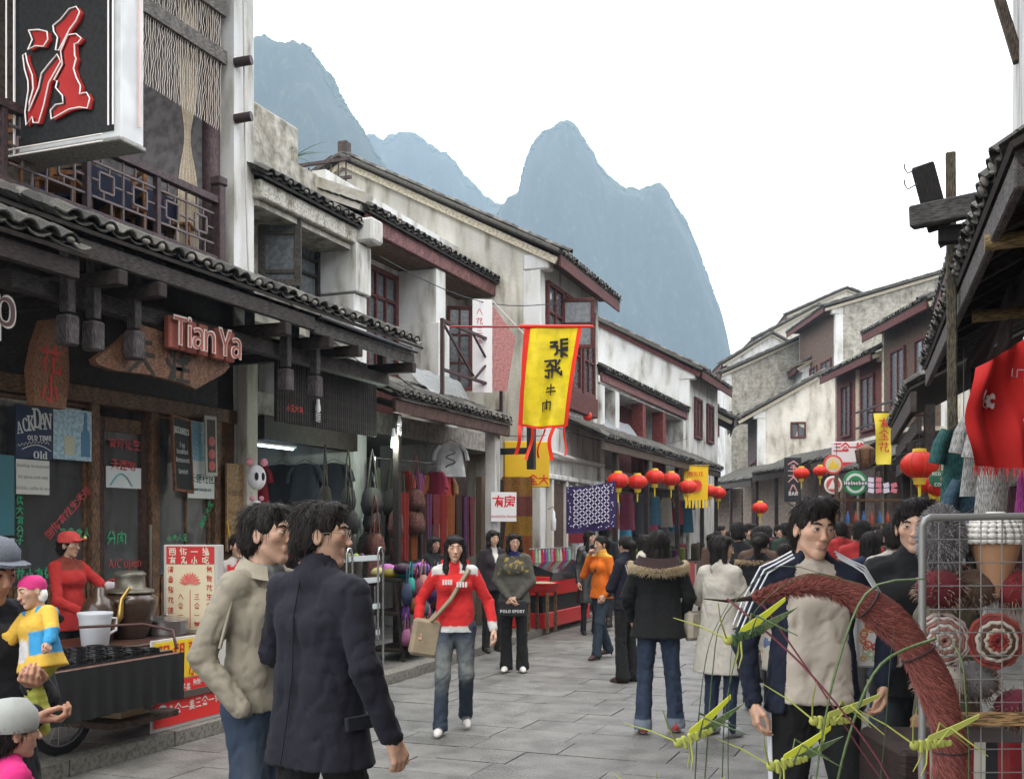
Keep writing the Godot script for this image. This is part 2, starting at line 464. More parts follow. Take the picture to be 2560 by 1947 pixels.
func mass(parent: Node3D, called: String, mesh: Mesh, mt: Material, xs: Array) -> void:
	if xs.is_empty(): return
	var mu := MultiMesh.new()
	mu.transform_format = MultiMesh.TRANSFORM_3D; mu.mesh = mesh; mu.instance_count = xs.size()
	for k in xs.size(): mu.set_instance_transform(k, xs[k])
	var mi := MultiMeshInstance3D.new()
	mi.multimesh = mu; mi.name = called; mi.material_override = mt; mi.set_meta("kind", "stuff")
	parent.add_child(mi, true)

func build_street() -> void:
	var earth := mat(C(0.11, 0.105, 0.095), 0.95, {t = "mottle", s = 0.4, w = true})
	struct(MB.new().box(Vector3(-250, -0.17, -480), Vector3(1500, 0.2, 1300)), "ground", earth)
	var ms := []
	for k in 4:
		var v: float = [0.2, 0.225, 0.185, 0.215][k]
		ms.append(mat(C(v * 1.02, v * 0.98, v * 0.89), [0.5, 0.56, 0.46, 0.6][k], {t = "speck", s = 2.2, d = "mottle", ds = 0.35, h = "hstone", hv = 0.9, w = true, sp = 0.5}))
	var road := struct(MB.new().box(Vector3(-3, -0.062, -30), Vector3(14, 0.02, 80)), "road", earth)
	var rows := []
	var z := 2.0
	var k := 0
	while z > -62.0:
		var dz := 0.43
		var x := kerb_x(z) + 0.005
		x += [0.0, -0.4, -0.2][k % 3]
		while x < 3.4 + minf(0.0, (z + 40) * 0.3):
			var w := rng.randf_range(0.5, 0.95)
			var x0 := maxf(x, kerb_x(z) + 0.01)
			if x + w > x0 + 0.1: rows.append([Vector3((x0 + x + w) * 0.5, -0.026, z - dz * 0.5), Vector3(x + w - x0 - 0.008, 0.05, dz - 0.008)])
			x += w
		z -= dz; k += 1
	stones(road, "paving_stone", rows, 0.05, ms, func(p): return p.z < -5.6 and p.z > -16.5 and p.x < 0.3 and p.x > kerb_x(p.z) and p.x > -0.9 + p.z * 0.45)
	# raised pavement along the houses with a kerb of granite blocks
	var pv := struct(MB.new().box(Vector3(-9.7, -0.02, -30), Vector3(8.0, 0.1, 80)), "pavement", earth)
	rows = []
	z = 1.0
	while z > -40.0:
		for a in 6:
			var xx := kerb_x(z) - 0.2 - a * 0.46
			rows.append([Vector3(xx - 0.23, 0.06, z - 0.3), Vector3(0.452, 0.07, 0.592)])
		z -= 0.6
	stones(pv, "pavement_slab", rows, 0.07, ms, func(p): return p.z < -4.6 and p.z > -17.0 and p.x > -7.2)
	rows = []
	z = 1.0
	while z > -42.0:
		var l := rng.randf_range(0.8, 1.2)
		rows.append([Vector3(kerb_x(z - l / 2) - 0.1, 0.03, z - l / 2), Vector3(0.19, 0.15, l - 0.012)])
		z -= l
	stones(pv, "kerb_stone", rows, 0.15, [mat(C(0.25, 0.24, 0.215), 0.8, {t = "speck", s = 2.5, d = "grime", ds = 0.8, n = "nrough", nv = 0.4, w = true})], func(p): return p.z < -4.0 and p.z > -30.0)
func bx(x0: float, x1: float, y0: float, y1: float, z0: float, z1: float, be := 0.0) -> MB:
	return MB.new().box(Vector3((x0 + x1) / 2, (y0 + y1) / 2, (z0 + z1) / 2), Vector3(absf(x1 - x0), absf(y1 - y0), absf(z1 - z0)), Basis(), be)

func wall(p: Node3D, called: String, mt: Material, x0: float, x1: float, y0: float, y1: float, z0: float, z1: float, be := 0.0) -> MeshInstance3D:
	return part(bx(x0, x1, y0, y1, z0, z1, be), called, mt, p)

var tile_meshes := []
func arc_tile(hw: float, sag: float, ln: float, th: float, hollow: bool) -> Mesh:
	var b := MB.new()
	var sg := -1.0 if hollow else 1.0
	var sh := func(s: float, t: float, o: float) -> Vector3:
		var a := (s - 0.5) * 2.0
		return Vector3(a * (hw - (0.0 if o > 0 else 0.004)) * (1.0 - 0.1 * t), sg * sag * (1.0 - a * a) + o, -t * ln)
	b.sheet(6, 1, func(s, t): return sh.call(s, t, th))
	b.sheet(6, 1, func(s, t): return sh.call(1.0 - s, t, 0.0))
	for t in [0.0, 1.0]:
		for k in 6:
			var s0 := k / 6.0; var s1 := (k + 1) / 6.0
			if t > 0: b.q(sh.call(s1, t, 0.0), sh.call(s1, t, th), sh.call(s0, t, th), sh.call(s0, t, 0.0))
			else: b.q(sh.call(s0, t, 0.0), sh.call(s0, t, th), sh.call(s1, t, th), sh.call(s1, t, 0.0))
	return b.done()

# a tiled slope: e0 to e1 is the eave (as seen from outside, either way), up runs from eave to top
func tiles(parent: Node3D, called: String, e0: Vector3, e1: Vector3, up: Vector3, o := {}) -> Node3D:
	if tile_meshes.is_empty():
		tile_meshes = [arc_tile(0.088, 0.05, 0.21, 0.012, false), arc_tile(0.1, 0.035, 0.22, 0.012, true), MB.new().ball(Vector3.ZERO, Vector3(0.05, 0.034, 0.02), 8, 5).done()]
	var sp: float = o.get("sp", 0.19)
	var ex: float = o.get("ex", 0.13)
	var rows_single: int = o.get("rows", 3)
	var most: int = o.get("most", 290)
	var ln := e0.distance_to(e1)
	var x := (e1 - e0).normalized()
	var y := (-up).cross(x).normalized()
	if y.y < 0: x = -x; var sw := e0; e0 = e1; e1 = sw; y = (-up).cross(x).normalized()
	var z := x.cross(y)
	var sl := up.length()
	var deck := part(MB.new().box((e0 + e1) * 0.5 + up * 0.5 - y * 0.035, Vector3(ln, 0.03, sl), Basis(x, y, z)), called, o.get("deck", mat(C(0.05, 0.042, 0.036), 0.9, {t = "mottle", s = 1.0})), parent)
	var nc := int(ln / sp)
	var nr := int(sl / ex)
	var rest := [[], []]
	var made := 0
	for r in nr:
		for cidx in nc + 1:
			for kind in 2:
				if kind == 0 and cidx == nc: continue
				var px := (cidx + (0.5 if kind == 0 else 0.0)) * sp + rng.randf_range(-0.008, 0.008)
				var tilt := 0.07 + rng.randf_range(-0.03, 0.03)
				var b := Basis(x, y, z) * Basis.from_euler(Vector3(tilt, rng.randf_range(-0.05, 0.05), rng.randf_range(-0.04, 0.04)))
				var p := e0 + x * px + up.normalized() * (r * ex + rng.randf_range(-0.012, 0.012)) + y * ((0.028 if kind == 0 else 0.02) + rng.randf_range(0, 0.006))
				if r < rows_single and made < most:
					var t := part(tile_meshes[kind], "tile", tile_mat([0, 0, 1, 1, 2, 3][rng.randi() % 6]), deck)
					t.transform = Transform3D(b, p)
					made += 1
				else: rest[kind].append(Transform3D(b, p))
				if r == 0 and kind == 0 and o.get("plug", 0.7) > rng.randf() and made < most:
					var t := part(tile_meshes[2], "mortar_plug", mat([C(0.42, 0.4, 0.37), C(0.24, 0.23, 0.21), C(0.33, 0.31, 0.29)][rng.randi() % 3], 0.9, {t = "lichen", s = 6.0}), deck)
					t.transform = Transform3D(b.scaled_local(Vector3(rng.randf_range(0.7, 1.05), rng.randf_range(0.6, 1.0), 1)), p + y * 0.01 - z * 0.008)
					made += 1
	for kind in 2: mass(deck, "roof_tiles", tile_meshes[kind], tile_mat(o.get("tone", 1)), rest[kind])
	return deck

# window: frame bars with panes between; plane x = const facing +x unless turned; size w (along z) x h
func window(parent: Node3D, at: Vector3, w: float, h: float, cols: Array, rws: Array, fm: Material, gm: Material, turn := 0.0, fw := 0.06, dp := 0.07, called := "window") -> Node3D:
	var o := Node3D.new()
	o.name = called; parent.add_child(o, true)
	o.position = at; o.rotation.y = turn   # local: x right seen from the front (front faces +z), y up
	var b := MB.new()
	for s in [[0.0, h - fw / 2, w, fw], [0.0, fw / 2, w, fw]]: b.box(Vector3(s[0], s[1], 0), Vector3(s[2], s[3], dp), Basis(), 0.006)
	for s in [-1, 1]: b.box(Vector3(s * (w - fw) / 2, h / 2, 0), Vector3(fw, h - 2 * fw - 0.002, dp - 0.004), Basis(), 0.006)
	part(b, "frame", fm, o)
	var xs := [0.0] + cols + [1.0]
	var ys := [0.0] + rws + [1.0]
	for c in cols: part(MB.new().box(Vector3((c - 0.5) * w, h / 2, 0), Vector3(fw * 0.6, h - 2 * fw, dp * 0.7), Basis(), 0.005), "mullion", fm, o)
	for r in rws: part(MB.new().box(Vector3(0, r * h, 0.002), Vector3(w - 2 * fw, fw * 0.6, dp * 0.66), Basis(), 0.005), "transom", fm, o)
	for a in xs.size() - 1:
		for c in ys.size() - 1:
			part(MB.new().box(Vector3(((xs[a] + xs[a + 1]) / 2 - 0.5) * w, (ys[c] + ys[c + 1]) / 2 * h, -0.012), Vector3((xs[a + 1] - xs[a]) * w - fw * 0.5, (ys[c + 1] - ys[c]) * h - fw * 0.5, 0.006), Basis.from_euler(Vector3(rng.randf_range(-0.01, 0.01), rng.randf_range(-0.01, 0.01), 0))), "pane", gm, o)
	return o

func dark_glass() -> StandardMaterial3D: return mat(C(0.02, 0.022, 0.024), 0.06, {sp = 0.5})
func bar_glass() -> StandardMaterial3D: return mat(C(0.5, 0.52, 0.52), 0.03, {a = 0.05, sp = 0.5})
func dull_glass() -> StandardMaterial3D: return mat(C(0.12, 0.13, 0.135), 0.12, {sp = 0.5, t = "mottle", s = 1.5})
func clear_glass() -> StandardMaterial3D: return mat(C(0.9, 0.92, 0.92), 0.04, {a = 0.12, sp = 0.5})

const BROWN := Color(0.045, 0.03, 0.024)
const PURP := Color(0.095, 0.055, 0.058)
const REDB := Color(0.17, 0.045, 0.038)
const PINK := Color(0.3, 0.13, 0.12)
const YAW := PI / 2

func house_bar() -> void:
	var h := thing("bar_house", "two storey bar house with lattice balcony above a dark tiled awning", "house", Vector3.ZERO)
	var dk := wood(BROWN, 2); var dkx := wood(BROWN, 0); var dky := wood(BROWN, 1)
	var pw := wood(PURP, 2, 0.6); var pwy := wood(PURP, 1, 0.6)
	var tan := wood(C(0.25, 0.135, 0.07), 1); var tanz := wood(C(0.22, 0.12, 0.065), 2)
	var inner := mat(C(0.2, 0.14, 0.1), 0.9, {t = "mottle", s = 1.0})
	wall(h, "party_wall", white_wall(), -12.5, -7.55, 0.05, 9.2, -10.75, -10.36)
	wall(h, "back_wall", inner, -11.2, -11.0, 0, 4.3, -10.36, -3.0)
	wall(h, "side_end_wall", inner, -11.0, -7.66, 0.1, 4.3, -3.2, -3.0)
	for k in 3:
		wall(h, "bar_shelf", tanz, -11.0, -10.7, 1.2 + k * 0.45, 1.24 + k * 0.45, -10.2, -7.0)
	wall(h, "bar_counter", tanz, -9.9, -9.4, 0.12, 1.15, -10.2, -7.2, 0.01)
	wall(h, "floor_slab", inner, -12.0, -7.62, 4.3, 4.6, -10.36, -3.0)
	wall(h, "ground_floor", inner, -12.0, -7.5, 0.05, 0.12, -10.36, -3.0)
	wall(h, "upper_back_wall", mat(C(0.2, 0.17, 0.14), 0.9, {t = "grime", s = 0.5, w = true}), -10.4, -10.2, 4.6, 9.2, -10.36, -3.0)
	wall(h, "upper_ceiling", inner, -12.0, -7.3, 8.6, 8.8, -10.36, -3.0)
	wall(h, "front_panel", dk, -7.66, -7.56, 3.02, 4.3, -10.36, -3.0)
	# upper room: door leaves and panels behind the railing
	wall(h, "door_leaf", wood(C(0.3, 0.2, 0.1), 1), -9.3, -9.22, 4.6, 7.2, -9.95, -9.45)
	wall(h, "door_leaf", mat(C(0.36, 0.34, 0.32), 0.8, {t = "mottle", s = 1.0}), -9.3, -9.22, 4.6, 7.2, -10.35, -9.97)
	wall(h, "side_wall", mat(C(0.42, 0.4, 0.4), 0.85, {t = "mottle", s = 0.8}), -10.2, -7.75, 4.6, 8.6, -10.355, -10.345)
	# shop front
	wall(h, "lintel", tanz, -7.68, -7.5, 2.86, 3.02, -10.36, -3.0, 0.01)
	for p in [[-8.14, 0.11], [-8.99, 0.12], [-10.03, 0.1], [-6.4, 0.1]]:
		wall(h, "door_post", tan, -7.66, -7.52, 0.12, 2.86, p[0] - p[1] / 2, p[0] + p[1] / 2, 0.008)
	window(h, Vector3(-7.6, 1.1, -7.27), 1.64, 1.75, [], [], tan, bar_glass(), YAW, 0.04, 0.05, "shop_window")
	window(h, Vector3(-7.6, 1.1, -9.51), 0.92, 1.75, [0.55], [], tan, bar_glass(), YAW, 0.04, 0.05, "shop_window")
	var door := Node3D.new(); door.name = "door"; h.add_child(door, true)
	part(bx(-7.63, -7.57, 0.12, 2.76, -8.31, -8.2, 0.006), "door_stile", wood(C(0.1, 0.05, 0.03), 1), door)
	part(bx(-7.63, -7.57, 0.12, 2.76, -8.93, -8.83, 0.006), "door_stile", wood(C(0.1, 0.05, 0.03), 1), door)
	part(bx(-7.625, -7.575, 2.62, 2.76, -8.83, -8.31, 0.006), "door_rail", tanz, door)
	part(bx(-7.625, -7.575, 0.12, 0.4, -8.83, -8.31, 0.006), "door_rail", tanz, door)
	part(bx(-7.605, -7.595, 0.4, 2.62, -8.83, -8.31), "pane", bar_glass(), door)
	part(MB.new().bar(Vector3(-7.5, 1.0, -8.88), Vector3(-7.5, 1.7, -8.88), 0.03, 0.03, 0.008), "door_handle", mat(C(0.4, 0.38, 0.33), 0.3, {met = 1.0}), door)
	wall(h, "dado", tanz, -7.64, -7.56, 0.12, 1.1, -8.08, -3.2)
	wall(h, "plank_wall", tanz, -7.64, -7.56, 1.1, 2.86, -6.35, -3.2)
	wall(h, "dado", tanz, -7.64, -7.56, 0.12, 1.1, -9.98, -9.05)
	var pk := MB.new().plate(PackedVector2Array([Vector2(-0.022, 0), Vector2(0.022, 0), Vector2(0.022, 0.98), Vector2(0, 1.05), Vector2(-0.022, 0.98)]), 0.02).done()
	var zz := -6.5
	while zz > -9.95:
		if zz > -8.06 or zz < -9.06:
			var o := part(pk, "picket", wood(C(0.24, 0.125, 0.05), 1), h)
			o.position = Vector3(-7.55, 0.12 + rng.randf_range(-0.03, 0.02), zz); o.rotation.y = YAW
		zz -= 0.062
	wall(h, "side_panel", wood(C(0.2, 0.1, 0.045), 1), -7.62, -7.54, 0.12, 2.86, -10.36, -10.08, 0.006)
	wall(h, "stone_post", old_wall(), -7.54, -7.4, 0.1, 4.0, -10.62, -10.4, 0.01)
	# awning: rafters, fascia, tiles
	wall(h, "fascia", wood(C(0.07, 0.055, 0.048), 2), -5.95, -5.9, 3.68, 3.82, -9.46, -6.02, 0.008)
	wall(h, "fascia", wood(C(0.12, 0.11, 0.1), 2), -5.97, -5.92, 3.66, 3.8, -11.75, -9.48, 0.008)
	part(MB.new().tube([Vector3(-5.86, 3.83, -9.5), Vector3(-5.86, 3.8, -11.7)], 0.02, 6), "gutter", mat(C(0.05, 0.05, 0.055), 0.5), h)
	wall(h, "awning_beam", wood(C(0.09, 0.075, 0.068), 2), -6.36, -6.24, 3.41, 3.55, -11.7, -5.9, 0.01)
	wall(h, "awning_beam", dk, -7.2, -7.08, 3.7, 3.85, -11.7, -5.9, 0.01)
	for z in [-6.62, -7.08, -8.9, -9.7, -10.3, -11.6]:
		part(MB.new().box(Vector3(-6.72, 3.6, z), Vector3(1.75, 0.12, 0.1), Basis(), 0.01), "bracket_beam", dkx, h)
		wall(h, "strut", wood(C(0.1, 0.085, 0.078), 1), -6.34, -6.26, 3.42, 3.9, z - 0.035, z + 0.035, 0.006)
	for z in [-6.35, -6.62, -7.08, -9.3, -9.85]:
		var p := part(bx(-6.19, -6.1, 3.3, 3.9, z - 0.04, z + 0.04, 0.006), "hanging_post", wood(C(0.1, 0.085, 0.08), 1), h)
		part(bx(-6.21, -6.08, 3.05, 3.28, z - 0.065, z + 0.065, 0.015), "pendant_block", wood(C(0.12, 0.1, 0.1), 1), p)
	for k in 12:
		var z := -6.2 - k * 0.5
		part(MB.new().bar(Vector3(-7.55, 4.42, z), Vector3(-5.94, 3.83, z), 0.05, 0.07, 0.006), "rafter", dkx, h)
	tiles(h, "awning_roof", Vector3(-5.84, 3.9, -6.0), Vector3(-5.84, 3.9, -11.85), Vector3(-1.74, 0.68, 0), {rows = 5, most = 298, plug = 0.55})
	# balcony
	wall(h, "balcony_beam", wood(C(0.11, 0.075, 0.072), 2), -7.7, -7.56, 4.45, 4.62, -10.3, -3.2, 0.01)
	var rail := Node3D.new(); rail.name = "railing"; h.add_child(rail, true)
	var R := func(y0: float, y1: float, z0: float, z1: float, w := 0.05, nm := "rail_bar"): part(bx(-7.6 - w / 2, -7.6 + w / 2, y0, y1, z0, z1, 0.004), nm, mat(C(0.2, 0.15, 0.15), 0.5, {t = "grain", s = 6.0}) if w < 0.03 else pw if absf(z1 - z0) > absf(y1 - y0) else pwy, rail)
	R.call(5.34, 5.42, -10.08, -3.3, 0.09, "hand_rail")
	R.call(4.66, 4.74, -10.08, -3.3, 0.08, "bottom_rail")
	var posts := [-10.08, -9.1, -8.1, -7.1, -6.1, -5.1]
	for z in posts.slice(1): R.call(4.74, 5.34, z - 0.03, z + 0.03, 0.065, "rail_post")
	for k in 5:
		var a: float = posts[k]
		var bar := 0.024
		for y in [4.88, 5.22]: R.call(y - bar / 2, y + bar / 2, a + 0.03, a + 0.94, bar)
		R.call(4.74, 5.34, a + 0.495, a + 0.513, bar)
		for sd in [0.0, 0.5]:
			var c: float = a + 0.26 + sd * 0.96
			for w in [[-0.1, 0.1, 5.14], [-0.1, 0.1, 4.96]]: R.call(w[2] - bar / 2, w[2] + bar / 2, c + w[0], c + w[1], bar)
			for x in [-0.1, 0.1]: R.call(4.96, 5.14, c + x - bar / 2, c + x + bar / 2, bar)
			R.call(5.04, 5.06, c - 0.22, c - 0.11, bar); R.call(5.04, 5.06, c + 0.11, c + 0.2, bar)
			R.call(5.15, 5.22, c - 0.05, c - 0.03, bar); R.call(4.88, 4.95, c + 0.03, c + 0.05, bar)
			R.call(5.22, 5.33, c + 0.06, c + 0.078, bar); R.call(4.75, 4.88, c - 0.078, c - 0.06, bar)
	var nw := part(bx(-7.66, -7.54, 4.6, 5.56, -10.2, -10.09, 0.01), "newel", pwy, h)
	part(bx(-7.675, -7.525, 5.56, 5.66, -10.22, -10.07, 0.015), "newel_cap", pwy, nw)
	part(MB.new().tube([Vector3(-7.78, 4.6, -10.24), Vector3(-7.78, 8.7, -10.24)], 0.1, 16), "column", wood(C(0.13, 0.075, 0.08), 1, 0.5), h)
	for y in [7.05, 6.4]: part(MB.new().tube([Vector3(-7.55, y, -10.38), Vector3(-7.35, y + 0.02, -10.42)], 0.055, 10), "beam_end", mat(C(0.04, 0.025, 0.025), 0.6), h)
	wall(h, "head_beam", wood(C(0.2, 0.18, 0.16), 2), -7.7, -7.6, 7.0, 7.16, -10.3, -3.2)
	wall(h, "head_beam", wood(C(0.2, 0.18, 0.16), 2), -7.72, -7.6, 7.55, 7.75, -10.3, -3.2)
	part(MB.new().tube([Vector3(-7.5, 9, -10.45), Vector3(-7.5, 6.3, -10.5), Vector3(-7.5, 5.0, -10.55), Vector3(-7.5, 4.4, -10.6)], 0.012, 6), "cable", mat(C(0.45, 0.43, 0.38), 0.7), h)
	var eave := Node3D.new(); eave.name = "top_eave"; h.add_child(eave)
	tiles(h, "top_roof", Vector3(-6.9, 8.9, -3.0), Vector3(-6.9, 8.9, -10.8), Vector3(-3.0, 1.2, 0), {rows = 1, most = 60})
	# things on the balcony
	for k in 2:
		var z: float = [-8.75, -9.55][k]
		var t := thing("balcony_table", ["table under a dark blue cloth behind the lattice railing", "small table under a dark blue cloth beside the balcony column"][k], "table", Vector3(-8.25, 4.6, z))
		var bl := cloth(C(0.01, 0.014, 0.035))
		part(MB.new().box(Vector3(0, 0.68, 0), Vector3(0.7, 0.05, 0.55), Basis(), 0.01), "table_top", bl, t)
		part(MB.new().sheet(28, 3, func(s, tt): var a: float = s * TAU; return Vector3(clampf(cos(a) * 0.6, -0.37, 0.37) * (1 + tt * 0.05), 0.71 - tt * 0.3, clampf(sin(a) * 0.6, -0.3, 0.3) * (1 + tt * 0.06))), "table_cloth", bl, t)
		for sx in [-1, 1]:
			for sz in [-1, 1]: part(MB.new().box(Vector3(sx * 0.28, 0.33, sz * 0.22), Vector3(0.05, 0.66, 0.05)), "leg", wood(C(0.2, 0.09, 0.03), 1), t)
	var ch := thing("wooden_chair", "orange brown wooden chair tucked behind the balcony railing", "chair", Vector3(-8.0, 4.6, -8.2), 0.4, "chairs on the bar balcony")
	var ow := wood(C(0.33, 0.14, 0.045), 1)
	part(MB.new().box(Vector3(0, 0.44, 0), Vector3(0.4, 0.04, 0.4), Basis(), 0.01), "seat", ow, ch)
	for sx in [-1, 1]:
		for sz in [-1, 1]: part(MB.new().box(Vector3(sx * 0.17, 0.21 if sz > 0 else 0.45, sz * 0.17), Vector3(0.04, 0.42 if sz > 0 else 0.9, 0.04), Basis(), 0.006), "leg", ow, ch)
	for y in [0.62, 0.74, 0.86]: part(MB.new().box(Vector3(0, y, -0.17), Vector3(0.31, 0.05, 0.025), Basis(), 0.006), "back_slat", ow, ch)
	for p in [[-8.05, -9.1, -0.5, "between the two blue tables"], [-7.95, -9.85, 2.0, "next to the balcony column"], [-8.6, -7.7, 1.2, "behind the black projecting sign"], [-8.0, -7.35, 0.2, "under the black projecting sign"]]:
		copy(ch, Vector3(p[0], 4.6, p[1]), p[2], "orange brown wooden chair %s" % p[3], "chairs on the bar balcony")
	# bead curtain and tied drape
	var bc := thing("bead_curtain", "long bead curtain hung across the balcony opening", "curtain")
	var bm := mat(C(0.6, 0.54, 0.46), 0.6)
	for k in 42:
		var z := -8.72 - k * 0.0367
		var bot := 6.29 - k * 0.0018
		var pts := []
		for j in 32: pts.append(Vector3(-7.64 + rng.randf_range(-0.008, 0.008), lerpf(8.4, bot, j / 31.0), z + 0.012 * (1 if j % 2 else -1) * rng.randf()))
		part(MB.new().tube(pts, 0.0038, 4, false), "bead_string", bm, bc)
	part(MB.new().bar(Vector3(-7.64, 8.42, -8.7), Vector3(-7.64, 8.42, -10.28), 0.03, 0.03), "curtain_rod", pw, bc)
	var dr := MB.new().sheet(24, 30, func(s, t):
		var y: float = 8.3 - t * 3.6
		var tie: float = exp(-pow((y - 6.05) / 0.35, 2.0))
		var wd: float = lerpf(0.17, 0.05, tie) * (0.8 + 0.3 * t)
		return Vector3(-7.82 + 0.035 * sin(s * 34.0) * (1 - 0.6 * tie), y, -9.86 + (s - 0.5) * 2.0 * wd))
	solo(dr, "tied_drape", cloth(C(0.52, 0.44, 0.33), {t = "mottle", s = 6.0}), "cream drape tied at the middle beside the balcony column", "curtain")
	# projecting signboard with a red character outlined in neon tube
	var sg := thing("projecting_sign", "tall black projecting signboard with a red character outlined by white tubing", "sign", Vector3(-7.08, 5.0, -7.3))
	part(MB.new().box(Vector3(0, 1.6, -0.14), Vector3(1.22, 3.2, 0.28), Basis(), 0.012), "sign_box", mat(C(0.62, 0.63, 0.63), 0.5, {t = "soft", s = 0.9}), sg)
	part(MB.new().box(Vector3(-0.02, 1.62, 0.006), Vector3(1.1, 3.1, 0.012)), "sign_face", mat(C(0.02, 0.021, 0.022), 0.6, {t = "grime", s = 0.7}), sg)
	part(MB.new().box(Vector3(0, -0.02, -0.12), Vector3(1.26, 0.04, 0.34), Basis(), 0.01), "bottom_tray", mat(C(0.3, 0.3, 0.29), 0.6, {t = "grime", s = 1.0}), sg)
	var pl := MB.new()
	var red := mat(C(0.55, 0.03, 0.025), 0.5, {t = "speck", s = 2.0})
	var blobs := [
		[[240, 175], [300, 185], [350, 210], [355, 260], [330, 300], [280, 285], [235, 300], [262, 240]],
		[[205, 330], [222, 320], [232, 380], [262, 470], [268, 560], [245, 640], [240, 700], [300, 560], [318, 470], [380, 400], [410, 370], [430, 420], [360, 540], [330, 680], [300, 785], [268, 780], [262, 740], [225, 790], [218, 700], [238, 560], [236, 500], [215, 420]],
		[[385, 180], [430, 150], [480, 95], [520, 92], [540, 130], [520, 180], [480, 230], [460, 270], [420, 345], [400, 340], [412, 260], [390, 220]],
		[[470, 260], [520, 265], [550, 300], [530, 325], [510, 325], [512, 400], [520, 420], [505, 480], [520, 540], [545, 600], [540, 650], [580, 650], [598, 690], [585, 750], [540, 735], [480, 735], [420, 760], [375, 778], [370, 720], [400, 690], [445, 690], [440, 640], [400, 580], [410, 540], [390, 530], [440, 440], [430, 350]]]
	for bl in blobs:
		var py := PackedVector2Array()
		for p in bl: py.append(Vector2((p[0] - 425.0) * 0.00192, 1.287 - p[1] * 0.00136))
		pl.plate(py, 0.02, Transform3D(Basis(), Vector3(0, 0, 0.02)))
	part(pl, "character", red, sg)
	var ne := mat(C(0.85, 0.8, 0.76), 0.25)
	for bl in blobs:
		var pp := []
		for k in bl.size() + 1: pp.append(Vector3((bl[k % bl.size()][0] - 432.0) * 0.00192, 1.292 - bl[k % bl.size()][1] * 0.00136, 0.06))
		part(MB.new().tube(pp, 0.007, 6), "neon_tube", ne, sg)
	for x in [-0.64, -0.55, 0.51, 0.56]: part(MB.new().tube([Vector3(x, 0.1 if x > 0 else -0.03, 0.05), Vector3(x, 3.2, 0.05)], 0.008, 6), "neon_tube", ne, sg)
	for y in [0.03, -0.03]: part(MB.new().tube([Vector3(-0.6, y, 0.06), Vector3(0.45, y, 0.06)], 0.008, 6), "neon_tube", ne, sg)
	part(MB.new().tube([Vector3(0.63, 0.15, -0.2), Vector3(0.63, 1.9, -0.2), Vector3(0.6, 1.93, -0.2)], 0.009, 6), "neon_tube", mat(C(0.7, 0.45, 0.4), 0.3), sg)
	part(MB.new().bar(Vector3(-0.95, 0.05, -0.05), Vector3(-0.55, 0.05, -0.05), 0.05, 0.05), "bracket", mat(C(0.1, 0.08, 0.08), 0.6), sg)
	part(MB.new().bar(Vector3(-1.0, 1.75, -0.1), Vector3(-0.6, 1.75, -0.1), 0.12, 0.05), "bracket", mat(C(0.3, 0.27, 0.24), 0.6), sg)

